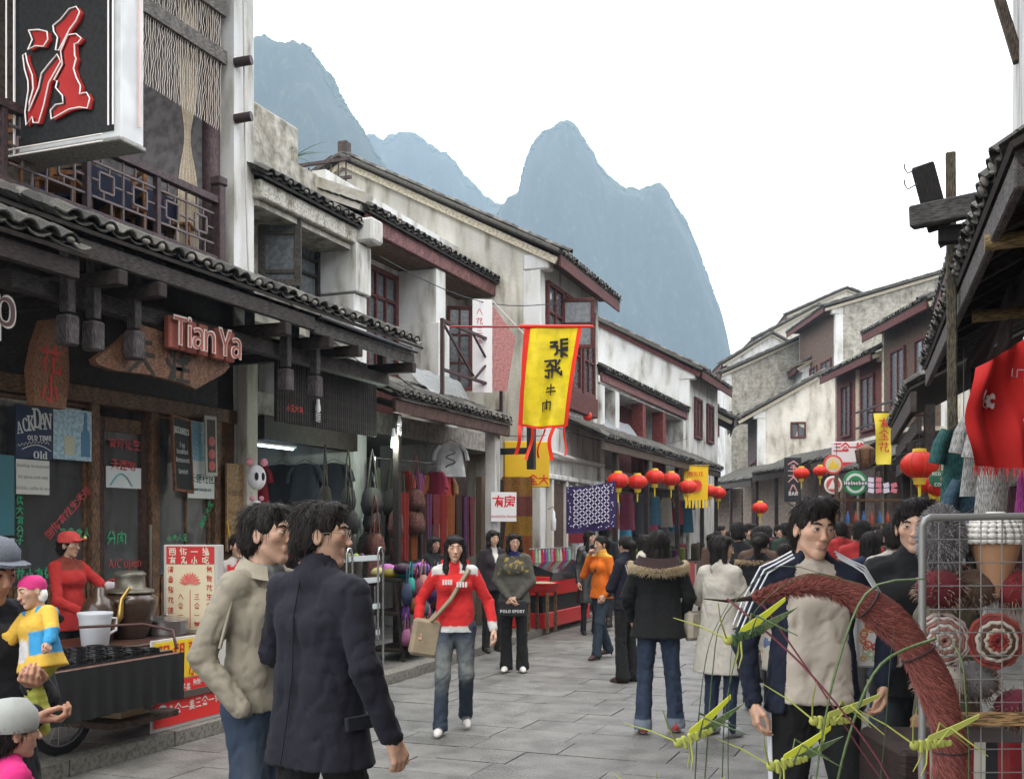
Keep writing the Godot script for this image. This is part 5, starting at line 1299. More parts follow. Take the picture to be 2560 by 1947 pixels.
	# trousers or a skirt
	if o.has("legs"):
		var L: Dictionary = o.legs
		var th: float = L.get("r", 1.0)
		var fl := Field.new(Vector3(minf(lo.x, -0.3), 0.0, lo.z), Vector3(maxf(hi.x, 0.3), 1.12, hi.z), cell)
		fl.cone(J.hl + Vector3(-0.01, 0.02, -0.015), J.hr + Vector3(0.01, 0.02, -0.012), 0.1, 0.1, 0.05, false, 1.0)
		fl.cone((J.hl + J.hr) * 0.5 + Vector3(0, 0.03, 0), J.waist + Vector3(0, 0.0, 0), 0.112, 0.108, 0.05, false, 0.85)
		for s in ["l", "r"]:
			fl.cone(J["h" + s], J["k" + s], 0.094 * th, 0.066 * th, 0.045)
			fl.cone(J["k" + s], J["a" + s] + Vector3(0, 0.0, 0.0), 0.066 * th, L.get("cuff", 0.056), 0.03)
			var dr: Vector3 = (J["a" + s] - J["k" + s]).normalized()
			var dn: Vector3 = J["a" + s] + dr * (0.03 if not L.has("cut") else -L.cut)
			fl.cone(J["a" + s], J["a" + s] + dr * 0.03, L.get("cuff", 0.056), L.get("cuff", 0.056) * 1.06, 0.02)
			fl.cone(dn + dr * 0.1, dn + dr * 0.1001, 0.1, 0.1, 0.004, true)
		part(MB.new().add(fl.mesh(MB.new(), clr(L.c), fold), S), L.get("name", "trousers"), wear_mat(L.get("m", "denim")), P)
	for s in ["l", "r"]:
		var sh: Dictionary = o.get("shoe", {})
		var a: Vector3 = J["a" + s]
		var tz: Vector3 = sh.get("dir", Vector3(0.15 if s == "l" else -0.15, 0, 1)).normalized()
		var tip: float = o.get("tip_" + s, 0.0)
		var sb := Basis(Vector3.UP.cross(tz).normalized(), Vector3.UP, tz) * Basis(Vector3.RIGHT, tip)
		var heel: float = sh.get("heel", 0.0)
		var fs := Field.new(Vector3(-0.07, -0.12, -0.11), Vector3(0.07, 0.14, 0.22), 0.01)
		fs.cone(Vector3(0, -0.035, -0.035), Vector3(0, -0.045 - heel * 0.4, 0.1), 0.042, 0.036, 0.03); fs.cone(Vector3(0, -0.045 - heel * 0.4, 0.1), Vector3(0, -0.055 - heel * 0.4, 0.145), 0.037, 0.026, 0.02)
		fs.cone(Vector3(0, -0.02, -0.03), Vector3(0, 0.045 + sh.get("boot", 0.0), -0.02), 0.04, 0.043, 0.03)
		fs.trim(Vector3(0, -0.085, 0), Vector3(0, -1, 0))
		if heel > 0: fs.cone(Vector3(0, -0.05, -0.06), Vector3(0, -0.1, -0.06), 0.016, 0.009, 0.01)
		var cu: Color = sh.get("c", Color(0.03, 0.025, 0.022)); var so: Color = sh.get("sole", cu)
		part(MB.new().add(fs.mesh(MB.new(), func(p: Vector3) -> Color: return so if p.y < -0.06 else (sh.toe if sh.has("toe") and p.z > 0.11 else cu)), S * Transform3D(sb, a)), "shoe", mat(C(1, 1, 1), 0.55, {vc = true}), P)
	for T in o.get("tops", []):
		var th: float = T.get("r", 1.0)
		var hem: float = T.get("hem", 0.86)
		var fl := Field.new(Vector3(lo.x, hem - 0.06, lo.z - 0.05), Vector3(hi.x, 1.6, hi.z + 0.08), cell)
		var dz: float = T.get("deep", 0.95)
		var lean: Vector3 = J.chest - J.waist
		for s in [-1.0, 1.0]:
			fl.cone(Vector3(s * 0.06 * wd, minf(hem, 0.9) - 0.1, 0) + ((J.hl + J.hr) / 2 - Vector3(0, 0.9, 0)), J.waist + Vector3(s * 0.055 * wd, 0, 0), T.get("flare", 0.148) * th, 0.108 * th, 0.05, false, dz)
			fl.cone(J.waist + Vector3(s * 0.055 * wd, 0, 0), J.chest + Vector3(s * 0.065 * wd, 0.0, 0.0), 0.106 * th, 0.103 * th * (0.93 if fem else 1.04), 0.05, false, dz)
			fl.cone(J.chest + Vector3(s * 0.065 * wd, 0, 0), J["cl" if s > 0 else "cr"] + Vector3(-s * 0.03, -0.01, 0), 0.098 * th, 0.058 * th, 0.04)
			if fem and not T.get("flat", false): fl.ell(J.chest + Vector3(s * 0.065, -0.005, 0.085), Vector3(0.06, 0.06, 0.045), 0.05)
		fl.cone(J.cl + Vector3(-0.01, -0.005, 0), J.neck + Vector3(0.02, 0.0, 0), 0.056 * th, 0.06, 0.035); fl.cone(J.cr + Vector3(0.01, -0.005, 0), J.neck + Vector3(-0.02, 0.0, 0), 0.056 * th, 0.06, 0.035)
		if T.get("sleeve", 1.0) > 0:
			for s in ["l", "r"]:
				fl.cone(J["c" + s], J["e" + s], 0.06 * th, 0.05 * th, 0.022)
				var en: Vector3 = J["e" + s].lerp(J["w" + s], T.get("sleeve", 1.0))
				fl.cone(J["e" + s], en, 0.05 * th, 0.041 * th, 0.018)
		fl.cone(J.chest + Vector3(0, 0.02, 0.0), J.neck + Vector3(0, -0.03, -0.005), 0.1 * th, 0.062, 0.04)
		if T.get("collar", 0.0) > 0: fl.cone(J.neck + Vector3(0, -0.01, 0), J.neck + Vector3(0, T.collar, 0.012), 0.075, 0.07, 0.02)
		if T.get("vneck", 0.0) > 0: fl.cone(J.neck + Vector3(0, 0.1, 0.07), J.neck + Vector3(0, -T.vneck, 0.13), 0.06, 0.012, 0.01, true)
		else:
			fl.cone(J.neck + Vector3(0, 0.17, 0.02), J.neck + Vector3(0, 0.085, 0.02), 0.052, 0.05, 0.012, true)
		if T.has("open"): fl.cone(Vector3(0, 1.5, 0.17) + lean * 0.2, Vector3(0, hem - 0.1, 0.2), T.open * 0.8, T.open, 0.015, true)
		fl.trim(Vector3(0, hem, 0), Vector3(0, -1, 0) if not T.has("hemn") else T.hemn)
		part(MB.new().add(fl.mesh(MB.new(), clr(T.c), fold), S), T.get("name", "jacket"), wear_mat(T.get("m", "")), P)
	P.set_meta("joints", J); P.set_meta("head_xf", S * hx); P.set_meta("sc", sc)
	return P
func fur(n: int, at: Callable, ln: float, c0: Color, c1: Color, r := 0.0025) -> MB:
	var b := MB.new()
	for k in n:
		var q: Array = at.call(k)   # [root, direction]
		var d: Vector3 = (q[1] + Vector3(rng.randf_range(-0.5, 0.5), rng.randf_range(-0.6, 0.3), rng.randf_range(-0.5, 0.5))).normalized()
		b.col = c0.lerp(c1, rng.randf())
		var l := ln * rng.randf_range(0.6, 1.2)
		b.tube([q[0], q[0] + d * l * 0.5, q[0] + d * l + Vector3(0, -0.25 * l, 0)], [r, r * 0.8, r * 0.15], 3, false)
	return b

func jeans(base: Color, wash: Color) -> Callable:
	return func(p: Vector3) -> Color:
		var k := clampf(1.0 - absf(p.y - 0.6) / 0.28, 0.0, 1.0) * clampf(p.z * 14.0, 0.0, 1.0)
		return base.lerp(wash, k * (0.75 + 0.5 * noise.get_noise_3dv(p * 12.0)))

func hung(P: Node3D, mesh: MB, called: String, mt: Material) -> void: # local to the unscaled figure
	var sc: float = P.get_meta("sc")
	part(MB.new().add(mesh, Transform3D(Basis().scaled(Vector3.ONE * sc), Vector3.ZERO)), called, mt, P)

func glasses(P: Node3D) -> void:
	var b := MB.new()
	var hx: Transform3D = P.get_meta("head_xf")
	for s in [-1.0, 1.0]:
		var ring := []
		for k in 13: ring.append(Vector3(s * 0.032 + cos(TAU * k / 12) * 0.021, 0.006 + sin(TAU * k / 12) * 0.015, 0.097))
		b.tube(ring, 0.0012, 5)
		b.tube([Vector3(s * 0.053, 0.01, 0.095), Vector3(s * 0.078, 0.012, 0.06), Vector3(s * 0.08, 0.01, 0.0)], 0.0012, 5)
	b.tube([Vector3(-0.011, 0.008, 0.098), Vector3(0, 0.011, 0.1), Vector3(0.011, 0.008, 0.098)], 0.0012, 5)
	part(MB.new().add(b, hx), "glasses", mat(C(0.25, 0.2, 0.15), 0.3, {met = 0.8}), P)

func people() -> void:
	var V := func(x: float, y: float, z: float) -> Vector3: return Vector3(x, y, z)
	var blue := C(0.045, 0.068, 0.11); var black := C(0.016, 0.016, 0.018); var wht := C(0.62, 0.6, 0.57)
	var F := 0.376   # turn that faces the viewer squarely
	# man in the khaki jacket, hands in pockets
	var kh := C(0.33, 0.295, 0.225)
	var P := person({label = "man in khaki zip jacket and jeans with hands in his pockets", fem = false, h = 1.75, pos = Vector3(-2.55, 0, -3.71), turn = F + 0.95, look = 0.35, nod = -0.06, hair = "short", cell = 0.013, wd = 0.92, j = {er = V.call(-0.26, 1.12, -0.07), wr = V.call(-0.2, 0.93, 0.1), el = V.call(0.25, 1.12, -0.06), wl = V.call(0.19, 0.93, 0.11)}, curl_l = -1.0, curl_r = -1.0, legs = {c = jeans(blue, C(0.12, 0.15, 0.19))}, tops = [{c = C(0.3, 0.32, 0.32), name = "shirt", hem = 1.0, sleeve = 0.0, r = 0.93}, {c = func(p): return kh * (0.94 + 0.1 * noise.get_noise_3dv(p * 5.0)), hem = 0.9, flare = 0.14, vneck = 0.14, r = 1.03}], shoe = {c = C(0.05, 0.045, 0.04)}})
	hung(P, MB.new().sheet(20, 3, func(s, t): var a: float = lerpf(0.5, TAU - 0.5, s); return V.call(sin(a) * (0.082 + t * 0.035), 1.49 - t * 0.055 + 0.03 * cos(a) * -1.0, -0.01 + cos(a) * (0.075 + t * 0.03))), "collar", cloth(kh))
	for sx in [-1.0, 1.0]: hung(P, MB.new().bar(V.call(sx * 0.16, 1.43, 0.03), V.call(sx * 0.25, 1.16, 0.03), 0.012, 0.008), "sleeve_piping", cloth(kh * 0.7))
	hung(P, MB.new().bar(V.call(0.0, 1.32, 0.118), V.call(0.0, 0.93, 0.14), 0.018, 0.006), "zip", cloth(kh * 0.6))
	# man in the dark suit, seen from behind
	var nv := C(0.012, 0.0135, 0.02)
	P = person({label = "man in dark navy suit walking away with one arm swinging", fem = false, h = 1.75, pos = Vector3(-2.14, 0, -3.46), turn = F + 2.45, look = -0.85, hair = "short", cell = 0.013, wd = 1.1, j = {er = V.call(-0.265, 1.13, -0.02), wr = V.call(-0.3, 0.89, 0.07), el = V.call(0.29, 1.14, 0.02), wl = V.call(0.16, 0.98, 0.2), kr = V.call(-0.1, 0.5, 0.1), ar = V.call(-0.1, 0.1, 0.06), kl = V.call(0.1, 0.49, -0.05), al = V.call(0.1, 0.12, -0.2)}, legs = {c = black, m = ""}, tops = [{c = nv, hem = 0.765, flare = 0.165, r = 1.1, collar = 0.045}], shoe = {c = C(0.02, 0.018, 0.016)}})
	glasses(P)
	hung(P, MB.new().tube([V.call(0, 1.45, -0.085), V.call(0, 1.3, -0.118), V.call(0, 1.1, -0.124), V.call(0, 0.95, -0.146), V.call(0, 0.78, -0.176)], 0.0028, 5), "back_seam", cloth(C(0.008, 0.008, 0.01)))
	for sx in [-1.0, 1.0]: hung(P, MB.new().box(V.call(sx * 0.2, 0.93, 0.02), V.call(0.02, 0.05, 0.14), Basis(Vector3(0, 0, 1), sx * 0.12), 0.004), "pocket_flap", cloth(C(0.013, 0.014, 0.019)))
	# elderly man with the baby
	var hold := person({label = "man in plaid cap and black padded jacket holding up a baby", fem = false, h = 1.62, pos = Vector3(-3.27, 0, -2.96), turn = F + 1.0, look = 0.15, nod = 0.2, tone = Color(0.8, 0.72, 0.68), hair = "capped", cell = 0.015, j = {el = V.call(0.2, 1.08, 0.1), wl = V.call(0.02, 1.16, 0.3), er = V.call(-0.22, 1.08, 0.1), wr = V.call(-0.02, 1.05, 0.36), head = V.call(0, 1.57, 0.06)}, curl_l = 0.7, curl_r = 0.7, palm_l = V.call(0, 1, 0.3), palm_r = V.call(0.2, 1, 0), legs = {c = C(0.012, 0.012, 0.013), m = "", r = 1.1}, tops = [{c = C(0.014, 0.015, 0.016), hem = 0.62, flare = 0.17, r = 1.18, collar = 0.06}], shoe = {c = C(0.02, 0.02, 0.02)}})
	var cap := MB.new()
	var hx: Transform3D = hold.get_meta("head_xf")
	cap.lathe([Vector2(0.098, 0.02), Vector2(0.104, 0.05), Vector2(0.1, 0.085), Vector2(0.07, 0.12), Vector2(0.03, 0.13), Vector2(0, 0.132)], 18, Transform3D(Basis(), Vector3(0, 0.015, -0.01)))
	cap.plate(PackedVector2Array([Vector2(-0.08, 0), Vector2(-0.07, 0.05), Vector2(-0.03, 0.07), Vector2(0.03, 0.07), Vector2(0.07, 0.05), Vector2(0.08, 0)]), 0.012, Transform3D(Basis(Vector3.RIGHT, PI / 2 + 0.05), Vector3(0, 0.065, 0.075)))
	part(MB.new().add(cap, hx), "cap", mat(C(0.2, 0.22, 0.26), 0.95, {t = "grain", s = 14.0}), hold)
	# baby
	var yl := C(0.75, 0.47, 0.07); var sky := C(0.05, 0.32, 0.6)
	var baby := person({label = "baby in yellow and blue fleece with a pink headband held up by a man", h = 0.6, pos = Vector3(-2.95, 0.86, -2.98), turn = F - 0.6, look = -0.1, nod = 0.1, hs = 1.45, wd = 1.25, cell = 0.022, j = {head = V.call(0, 1.64, 0.02), el = V.call(0.34, 1.2, 0.06), wl = V.call(0.4, 1.08, 0.14), er = V.call(-0.34, 1.2, 0.12), wr = V.call(-0.4, 1.3, 0.28), kl = V.call(0.12, 0.7, 0.2), al = V.call(0.12, 0.42, 0.14), kr = V.call(-0.02, 0.62, 0.12), ar = V.call(0.0, 0.25, 0.1)}, curl_l = 0.6, legs = {c = func(p): return C(0.5, 0.5, 0.1) if int(p.y * 26.0) % 2 else C(0.38, 0.4, 0.06), cuff = 0.085, r = 1.35, m = ""}, tops = [{c = func(p): return sky if (p.x > 0.05 and p.y < 1.22 and p.y > 0.98) else (C(0.62, 0.6, 0.6) if (p - Vector3(-0.07, 1.05, 0.16)).length() < 0.12 else yl), hem = 0.84, flare = 0.17, r = 1.5}], shoe = {c = C(0.45, 0.46, 0.1)}})
	baby.rotation.z = 0.22
	var bhx: Transform3D = baby.get_meta("head_xf")
	part(MB.new().add(MB.new().lathe([Vector2(0.083, 0.012), Vector2(0.09, 0.05), Vector2(0.082, 0.085), Vector2(0.05, 0.118), Vector2(0.0, 0.128)], 20, Transform3D(Basis(Vector3.RIGHT, -0.15), Vector3(0, 0, -0.012)), 1.13), bhx), "headband", cloth(C(0.62, 0.04, 0.2)), baby)
	part(MB.new().add(MB.new().ball(V.call(0, -0.02, -0.05), V.call(0.075, 0.07, 0.06), 10, 7), bhx), "hair", hair_mat(), baby)
	hung(baby, MB.new().tube([V.call(-0.14, 1.42, 0.06), V.call(-0.1, 1.4, -0.12), V.call(0.1, 1.4, -0.12), V.call(0.16, 1.43, 0.06)], [0.05, 0.075, 0.075, 0.05], 8), "hood", cloth(sky))
	# child at the kerb
	var kid := person({label = "child in grey knitted hat and bright pink jacket beside the man with the baby", h = 1.06, pos = Vector3(-2.83, 0, -2.68), turn = F + 2.2, hs = 1.25, wd = 1.05, cell = 0.02, hair = "capped", legs = {c = C(0.1, 0.1, 0.14)}, tops = [{c = C(0.68, 0.03, 0.2), r = 1.15}]})
	part(MB.new().add(MB.new().lathe([Vector2(0.1, 0.0), Vector2(0.108, 0.03), Vector2(0.1, 0.08), Vector2(0.06, 0.13), Vector2(0, 0.14)], 18, Transform3D(Basis(), Vector3(0, 0.01, -0.01))), kid.get_meta("head_xf")), "hat", cloth(C(0.3, 0.31, 0.29)), kid)
	# street cook in the red cap
	var vr := C(0.5, 0.035, 0.03)
	var cook := person({label = "street cook in red cap and red jacket reaching over the snack cart", h = 1.52, pos = Vector3(-6.72, 0.1, -6.95), turn = F + 1.15, look = 0.25, hair = "capped", j = {el = V.call(0.27, 1.2, 0.16), wl = V.call(0.22, 1.2, 0.42), er = V.call(-0.23, 1.08, 0.12), wr = V.call(-0.12, 0.98, 0.32)}, curl_l = 0.9, palm_l = V.call(0, -1, 0), legs = {c = black}, tops = [{c = func(p): return C(0.62, 0.6, 0.62) if p.z > 0.24 and p.y > 1.1 else (C(0.25, 0.05, 0.03) if p.y > 1.36 and absf(p.x) < 0.13 else vr), hem = 0.8}]})
	var chx: Transform3D = cook.get_meta("head_xf")
	var cm := MB.new().lathe([Vector2(0.095, 0.02), Vector2(0.1, 0.05), Vector2(0.09, 0.1), Vector2(0.05, 0.13), Vector2(0, 0.135)], 18, Transform3D(Basis(), Vector3(0, 0.01, -0.005)), 1.08)
	cm.sheet(10, 4, func(s, t): var a: float = (s - 0.5) * 2.0; return V.call(a * 0.078 * (1 - 0.25 * t * t), 0.055 + 0.02 * (1 - a * a) - 0.01 * t, 0.085 + t * 0.085 * sqrt(maxf(0.0, 1 - a * a * 0.55))))
	part(MB.new().add(cm, chx), "cap", cloth(C(0.58, 0.07, 0.06)), cook)
	part(MB.new().add(MB.new().ball(V.call(0.03, 0.075, 0.15), V.call(0.02, 0.02, 0.012), 8, 5), chx), "cap_badge", mat(C(0.6, 0.5, 0.2), 0.5), cook)
	# helper in white beside the shop
	person({label = "shop helper in white shirt and red apron half hidden behind the khaki jacket", h = 1.5, pos = Vector3(-5.75, 0.1, -7.95), turn = F + 0.6, hair = "short", fem = false, legs = {c = black}, cell = 0.02, tops = [{c = func(p): return C(0.55, 0.03, 0.04) if p.z > 0.05 and absf(p.x) < 0.14 else wht, hem = 0.75}]})
	# girl in the red hooded top
	var rd := C(0.66, 0.028, 0.03)
	P = person({label = "young woman in red and white hooded top and faded jeans walking with a tan bag", h = 1.6, pos = Vector3(-3.64, 0, -7.95), turn = F + 0.02, look = 0.12, hair = "long", cell = 0.013, tone = Color(1.12, 1.1, 1.08), j = {er = V.call(-0.3, 1.14, -0.06), wr = V.call(-0.315, 0.93, 0.06), el = V.call(0.29, 1.12, -0.05), wl = V.call(0.335, 0.9, 0.06), kr = V.call(-0.1, 0.5, 0.13), ar = V.call(-0.12, 0.085, 0.12), kl = V.call(0.1, 0.5, 0.03), al = V.call(0.09, 0.14, -0.22)}, tip_l = 0.35, legs = {c = jeans(C(0.04, 0.058, 0.085), C(0.24, 0.25, 0.23)), cuff = 0.062}, shoe = {c = C(0.12, 0.12, 0.13), sole = C(0.6, 0.58, 0.55), toe = C(0.6, 0.58, 0.55)},
		tops = [{c = func(p): return wht if (p.y < 0.93 and absf(p.x) < 0.22) or (p.y < 0.965 and absf(p.x) > 0.27) or (p.y > 1.385 - absf(p.x) * 0.12 and absf(p.x) < 0.2 and p.y > 1.36 and absf(p.x) > 0.045) else rd, hem = 0.87, flare = 0.135, vneck = 0.07}]})
	hung(P, MB.new().tube([V.call(-0.1, 1.47, -0.04), V.call(-0.05, 1.45, -0.12), V.call(0.05, 1.45, -0.12), V.call(0.1, 1.47, -0.04)], [0.03, 0.05, 0.05, 0.03], 8), "hood", cloth(rd))
	hung(P, MB.new().tube([V.call(0.14, 1.44, 0.0), V.call(0.09, 1.36, 0.12), V.call(-0.03, 1.16, 0.155), V.call(-0.17, 1.0, 0.14), V.call(-0.22, 0.96, 0.1)], 0.022, 6, false, 0.3), "bag_strap", cloth(C(0.3, 0.24, 0.16)))
	hung(P, MB.new().tube([V.call(0.14, 1.44, 0.0), V.call(0.08, 1.3, -0.14), V.call(-0.1, 1.1, -0.15), V.call(-0.22, 0.96, 0.0)], 0.022, 6, false, 0.3), "bag_strap", cloth(C(0.3, 0.24, 0.16)))
	hung(P, MB.new().box(V.call(-0.25, 0.83, 0.09), V.call(0.25, 0.32, 0.09), Basis.from_euler(V.call(0, 0.3, -0.18)), 0.03), "shoulder_bag", cloth(C(0.29, 0.235, 0.155)))
	var lt := MB.new()
	for k in 4:
		lt.q(V.call(-0.1 + k * 0.022, 1.285, 0.152), V.call(-0.1 + k * 0.022, 1.33, 0.15), V.call(-0.084 + k * 0.022, 1.33, 0.15), V.call(-0.084 + k * 0.022, 1.285, 0.152))
		lt.q(V.call(0.02 + k * 0.024, 1.265, 0.155), V.call(0.02 + k * 0.024, 1.31, 0.152), V.call(0.037 + k * 0.024, 1.31, 0.152), V.call(0.037 + k * 0.024, 1.265, 0.155))
	hung(P, lt, "chest_lettering", mat(C(0.6, 0.55, 0.53), 0.9))
	# woman in the grey patterned jumper
	P = person({label = "woman in grey floral trimmed jumper and black trousers holding a small black bag", h = 1.6, pos = Vector3(-4.53, 0, -11.54), turn = F - 0.1, look = 0.3, hair = "bob", cell = 0.015, j = {el = V.call(0.22, 1.12, 0.03), wl = V.call(0.05, 0.93, 0.17), er = V.call(-0.22, 1.12, 0.03), wr = V.call(-0.05, 0.92, 0.18)}, legs = {c = black, m = "", cuff = 0.08}, shoe = {c = wht, sole = C(0.3, 0.3, 0.3)},
		tops = [{c = func(p): return C(0.025, 0.03, 0.12) if p.y > 1.42 and absf(p.x) < 0.07 else (C(0.38, 0.27, 0.05) if noise.get_noise_3dv(p * 16.0) > 0.2 and p.y > 1.2 and absf(absf(p.x) + (p.y - 1.45) * 0.5) < 0.08 else C(0.085, 0.08, 0.065)), hem = 0.84, flare = 0.16, r = 1.06, collar = 0.02}]})
	glasses(P)
	hung(P, MB.new().box(V.call(0, 0.8, 0.2), V.call(0.34, 0.2, 0.06), Basis(), 0.02), "hand_bag", cloth(C(0.02, 0.02, 0.022)))
	latin("POLO SPORT", 0.035, mat(C(0.6, 0.6, 0.6), 0.8), P, Vector3(0, 0.72, 0.222))
	person({label = "woman with white collar standing behind the grey jumper", h = 1.55, pos = Vector3(-5.24, 0.08, -12.6), turn = F + 0.5, hair = "bob", cell = 0.02, legs = {c = black}, tops = [{c = func(p): return wht if absf(p.x) < 0.04 and p.y > 1.25 else C(0.03, 0.02, 0.025), r = 1.08}]})
	person({label = "shopkeeper in black sitting among the hanging bags", h = 1.45, pos = Vector3(-5.9, 0.1, -12.25), turn = F + 0.7, hair = "bob", cell = 0.02, tone = Color(0.7, 0.62, 0.6), legs = {c = black}, tops = [{c = C(0.012, 0.012, 0.013), r = 1.1}]})
	# long leather coat
	P = person({label = "woman in belted black leather knee coat and tall boots", h = 1.62, pos = Vector3(-5.05, 0, -16.1), turn = F + 0.25, look = 0.6, hair = "long", cell = 0.016, legs = {c = C(0.012, 0.012, 0.012), m = "leather", r = 0.82, cuff = 0.045}, shoe = {c = C(0.012, 0.012, 0.012), heel = 0.05, boot = 0.05}, tops = [{c = func(p): return C(0.2, 0.17, 0.17) if p.y > 1.3 and absf(p.x) < 0.03 and p.z > 0 else C(0.03, 0.03, 0.031), m = "leather", hem = 0.52, flare = 0.19, collar = 0.03}]})
	hung(P, MB.new().sheet(28, 1, func(s, t): var a: float = s * TAU; return V.call(cos(a) * 0.168, 1.06 - t * 0.045, sin(a) * 0.128)), "belt", mat(C(0.02, 0.02, 0.02), 0.35))
	# orange jacket on the phone
	P = person({label = "woman in bright orange jacket and jeans talking on a phone", h = 1.56, pos = Vector3(-3.98, 0, -13.19), turn = F - 0.95, hair = "pony", cell = 0.016, j = {er = V.call(-0.25, 1.14, 0.12), wr = V.call(-0.11, 1.42, 0.13), el = V.call(0.23, 1.12, -0.02), wl = V.call(0.2, 0.9, 0.1), kl = V.call(0.09, 0.5, 0.12), al = V.call(0.09, 0.09, 0.16), kr = V.call(-0.09, 0.49, -0.06), ar = V.call(-0.09, 0.12, -0.2)}, curl_r = 1.1, palm_r = V.call(0.9, 0.2, -0.3), legs = {c = C(0.035, 0.05, 0.07), cuff = 0.07}, shoe = {c = C(0.05, 0.025, 0.02), heel = 0.05}, tops = [{c = func(p): return C(0.7, 0.36, 0.05) if p.y > 1.42 else C(0.72, 0.16, 0.012), hem = 0.84, collar = 0.05}]})
	hung(P, MB.new().box(V.call(-0.095, 1.53, 0.09), V.call(0.02, 0.1, 0.045), Basis.from_euler(V.call(0.3, 0, 0)), 0.006), "mobile_phone", mat(C(0.02, 0.02, 0.022), 0.3))
	hung(P, MB.new().tube([V.call(0.12, 1.44, 0.0), V.call(0.0, 1.2, 0.15), V.call(-0.15, 1.0, 0.12)], 0.015, 6, false, 0.4), "bag_strap", cloth(C(0.03, 0.02, 0.02)))
	# black jacket, arms folded
	P = person({label = "woman in black track jacket with white piping and folded arms seen from behind", h = 1.57, pos = Vector3(-3.12, 0, -11.28), turn = F - 2.3, look = -0.2, hair = "pony", cell = 0.015, j = {el = V.call(0.24, 1.1, 0.06), wl = V.call(-0.02, 1.12, 0.2), er = V.call(-0.24, 1.1, 0.06), wr = V.call(0.02, 1.07, 0.22)}, curl_l = -1.0, curl_r = -1.0, legs = {c = black, m = "", cuff = 0.085}, shoe = {c = C(0.06, 0.025, 0.02), heel = 0.05}, tops = [{c = C(0.012, 0.015, 0.025), hem = 0.84, r = 1.05, collar = 0.05}]})
	for sx in [-1.0, 1.0]: hung(P, MB.new().tube([V.call(sx * 0.15, 1.38, -0.09), V.call(sx * 0.11, 1.2, -0.128), V.call(sx * 0.11, 0.9, -0.15)], 0.0035, 5), "piping", mat(C(0.6, 0.6, 0.62), 0.8))
	hung(P, MB.new().tube([V.call(-0.14, 1.44, -0.03), V.call(-0.2, 1.43, 0.0), V.call(-0.24, 1.28, 0.02)], 0.008, 5), "piping", mat(C(0.6, 0.6, 0.62), 0.8))
	# fur hood from behind
	P = person({label = "woman in black jacket with tan fur hood, turned up jeans and red shoes", h = 1.64, pos = Vector3(-2.1, 0, -8.56), turn = F + 3.05, hair = "longback", cell = 0.014, wd = 1.02, j = {el = V.call(0.26, 1.14, 0.0), wl = V.call(0.22, 0.95, 0.14), er = V.call(-0.26, 1.14, 0.0), wr = V.call(-0.22, 0.95, 0.14), kl = V.call(0.11, 0.49, 0.0), kr = V.call(-0.12, 0.49, 0.02), al = V.call(0.13, 0.085, -0.06), ar = V.call(-0.15, 0.085, 0.03)}, legs = {c = func(p): return C(0.2, 0.24, 0.29) if p.y < 0.13 else C(0.035, 0.05, 0.085) * (1.0 + 0.5 * noise.get_noise_3dv(p * 8.0)), cuff = 0.074}, shoe = {c = C(0.32, 0.05, 0.05), sole = C(0.5, 0.42, 0.38)}, tops = [{c = C(0.013, 0.012, 0.012), hem = 0.8, flare = 0.175, r = 1.16}]})
	hung(P, MB.new().sheet(16, 8, func(s, t): var a: float = (s - 0.5) * 3.6; return V.call(sin(a) * (0.16 + 0.06 * t), 1.5 - t * 0.12 - 0.03 * cos(a), -0.02 - cos(a) * (0.1 + 0.08 * t))), "hood", cloth(C(0.035, 0.018, 0.018)))
	hung(P, fur(1500, func(k: int) -> Array:
		var a := (rng.randf() - 0.5) * 3.9
		return [V.call(sin(a) * 0.215, 1.375 - 0.02 * cos(a) + rng.randf_range(-0.03, 0.03) + absf(a) * 0.02, -0.02 - cos(a) * 0.17), V.call(sin(a), 0.1, -cos(a))], 0.05, C(0.32, 0.22, 0.11), C(0.5, 0.42, 0.28)), "fur_trim", mat(C(1, 1, 1), 0.9, {vc = true}))
	# pale raincoat
	P = person({label = "woman in cream raincoat and glasses with a tan shoulder bag and long hair", h = 1.6, pos = Vector3(-1.6, 0, -8.6), turn = F + 2.3, look = -0.75, hair = "messy", cell = 0.014, j = {el = V.call(0.27, 1.16, 0.0), wl = V.call(0.2, 1.05, 0.2), er = V.call(-0.22, 1.12, 0.08), wr = V.call(-0.12, 1.15, 0.25)}, legs = {c = C(0.03, 0.045, 0.075)}, shoe = {c = C(0.35, 0.35, 0.36)}, tops = [{c = C(0.56, 0.52, 0.44), hem = 0.54, flare = 0.2, r = 1.1, collar = 0.035}]})
	glasses(P)
	hung(P, MB.new().tube([V.call(0.17, 1.44, 0.0), V.call(0.25, 1.25, 0.05), V.call(0.27, 1.05, 0.05)], 0.013, 6, false, 0.4), "bag_strap", mat(C(0.14, 0.06, 0.03), 0.5))
	hung(P, MB.new().box(V.call(0.29, 0.92, 0.05), V.call(0.1, 0.26, 0.3), Basis(), 0.04), "shoulder_bag", cloth(C(0.5, 0.44, 0.35)))
	hung(P, MB.new().box(V.call(0.33, 0.9, 0.05), V.call(0.03, 0.12, 0.14), Basis(), 0.015), "bag_pocket", mat(C(0.06, 0.03, 0.02), 0.5))
	person({label = "woman in dark coat with brown fur hood in the crowd", h = 1.62, pos = Vector3(-1.5, 0, -10.0), turn = F + 2.7, hair = "pony", cell = 0.02, legs = {c = black}, tops = [{c = C(0.014, 0.014, 0.018), hem = 0.75, r = 1.15, collar = 0.03}], shoe = {c = wht}})
	var fd := get_child(get_child_count() - 1)
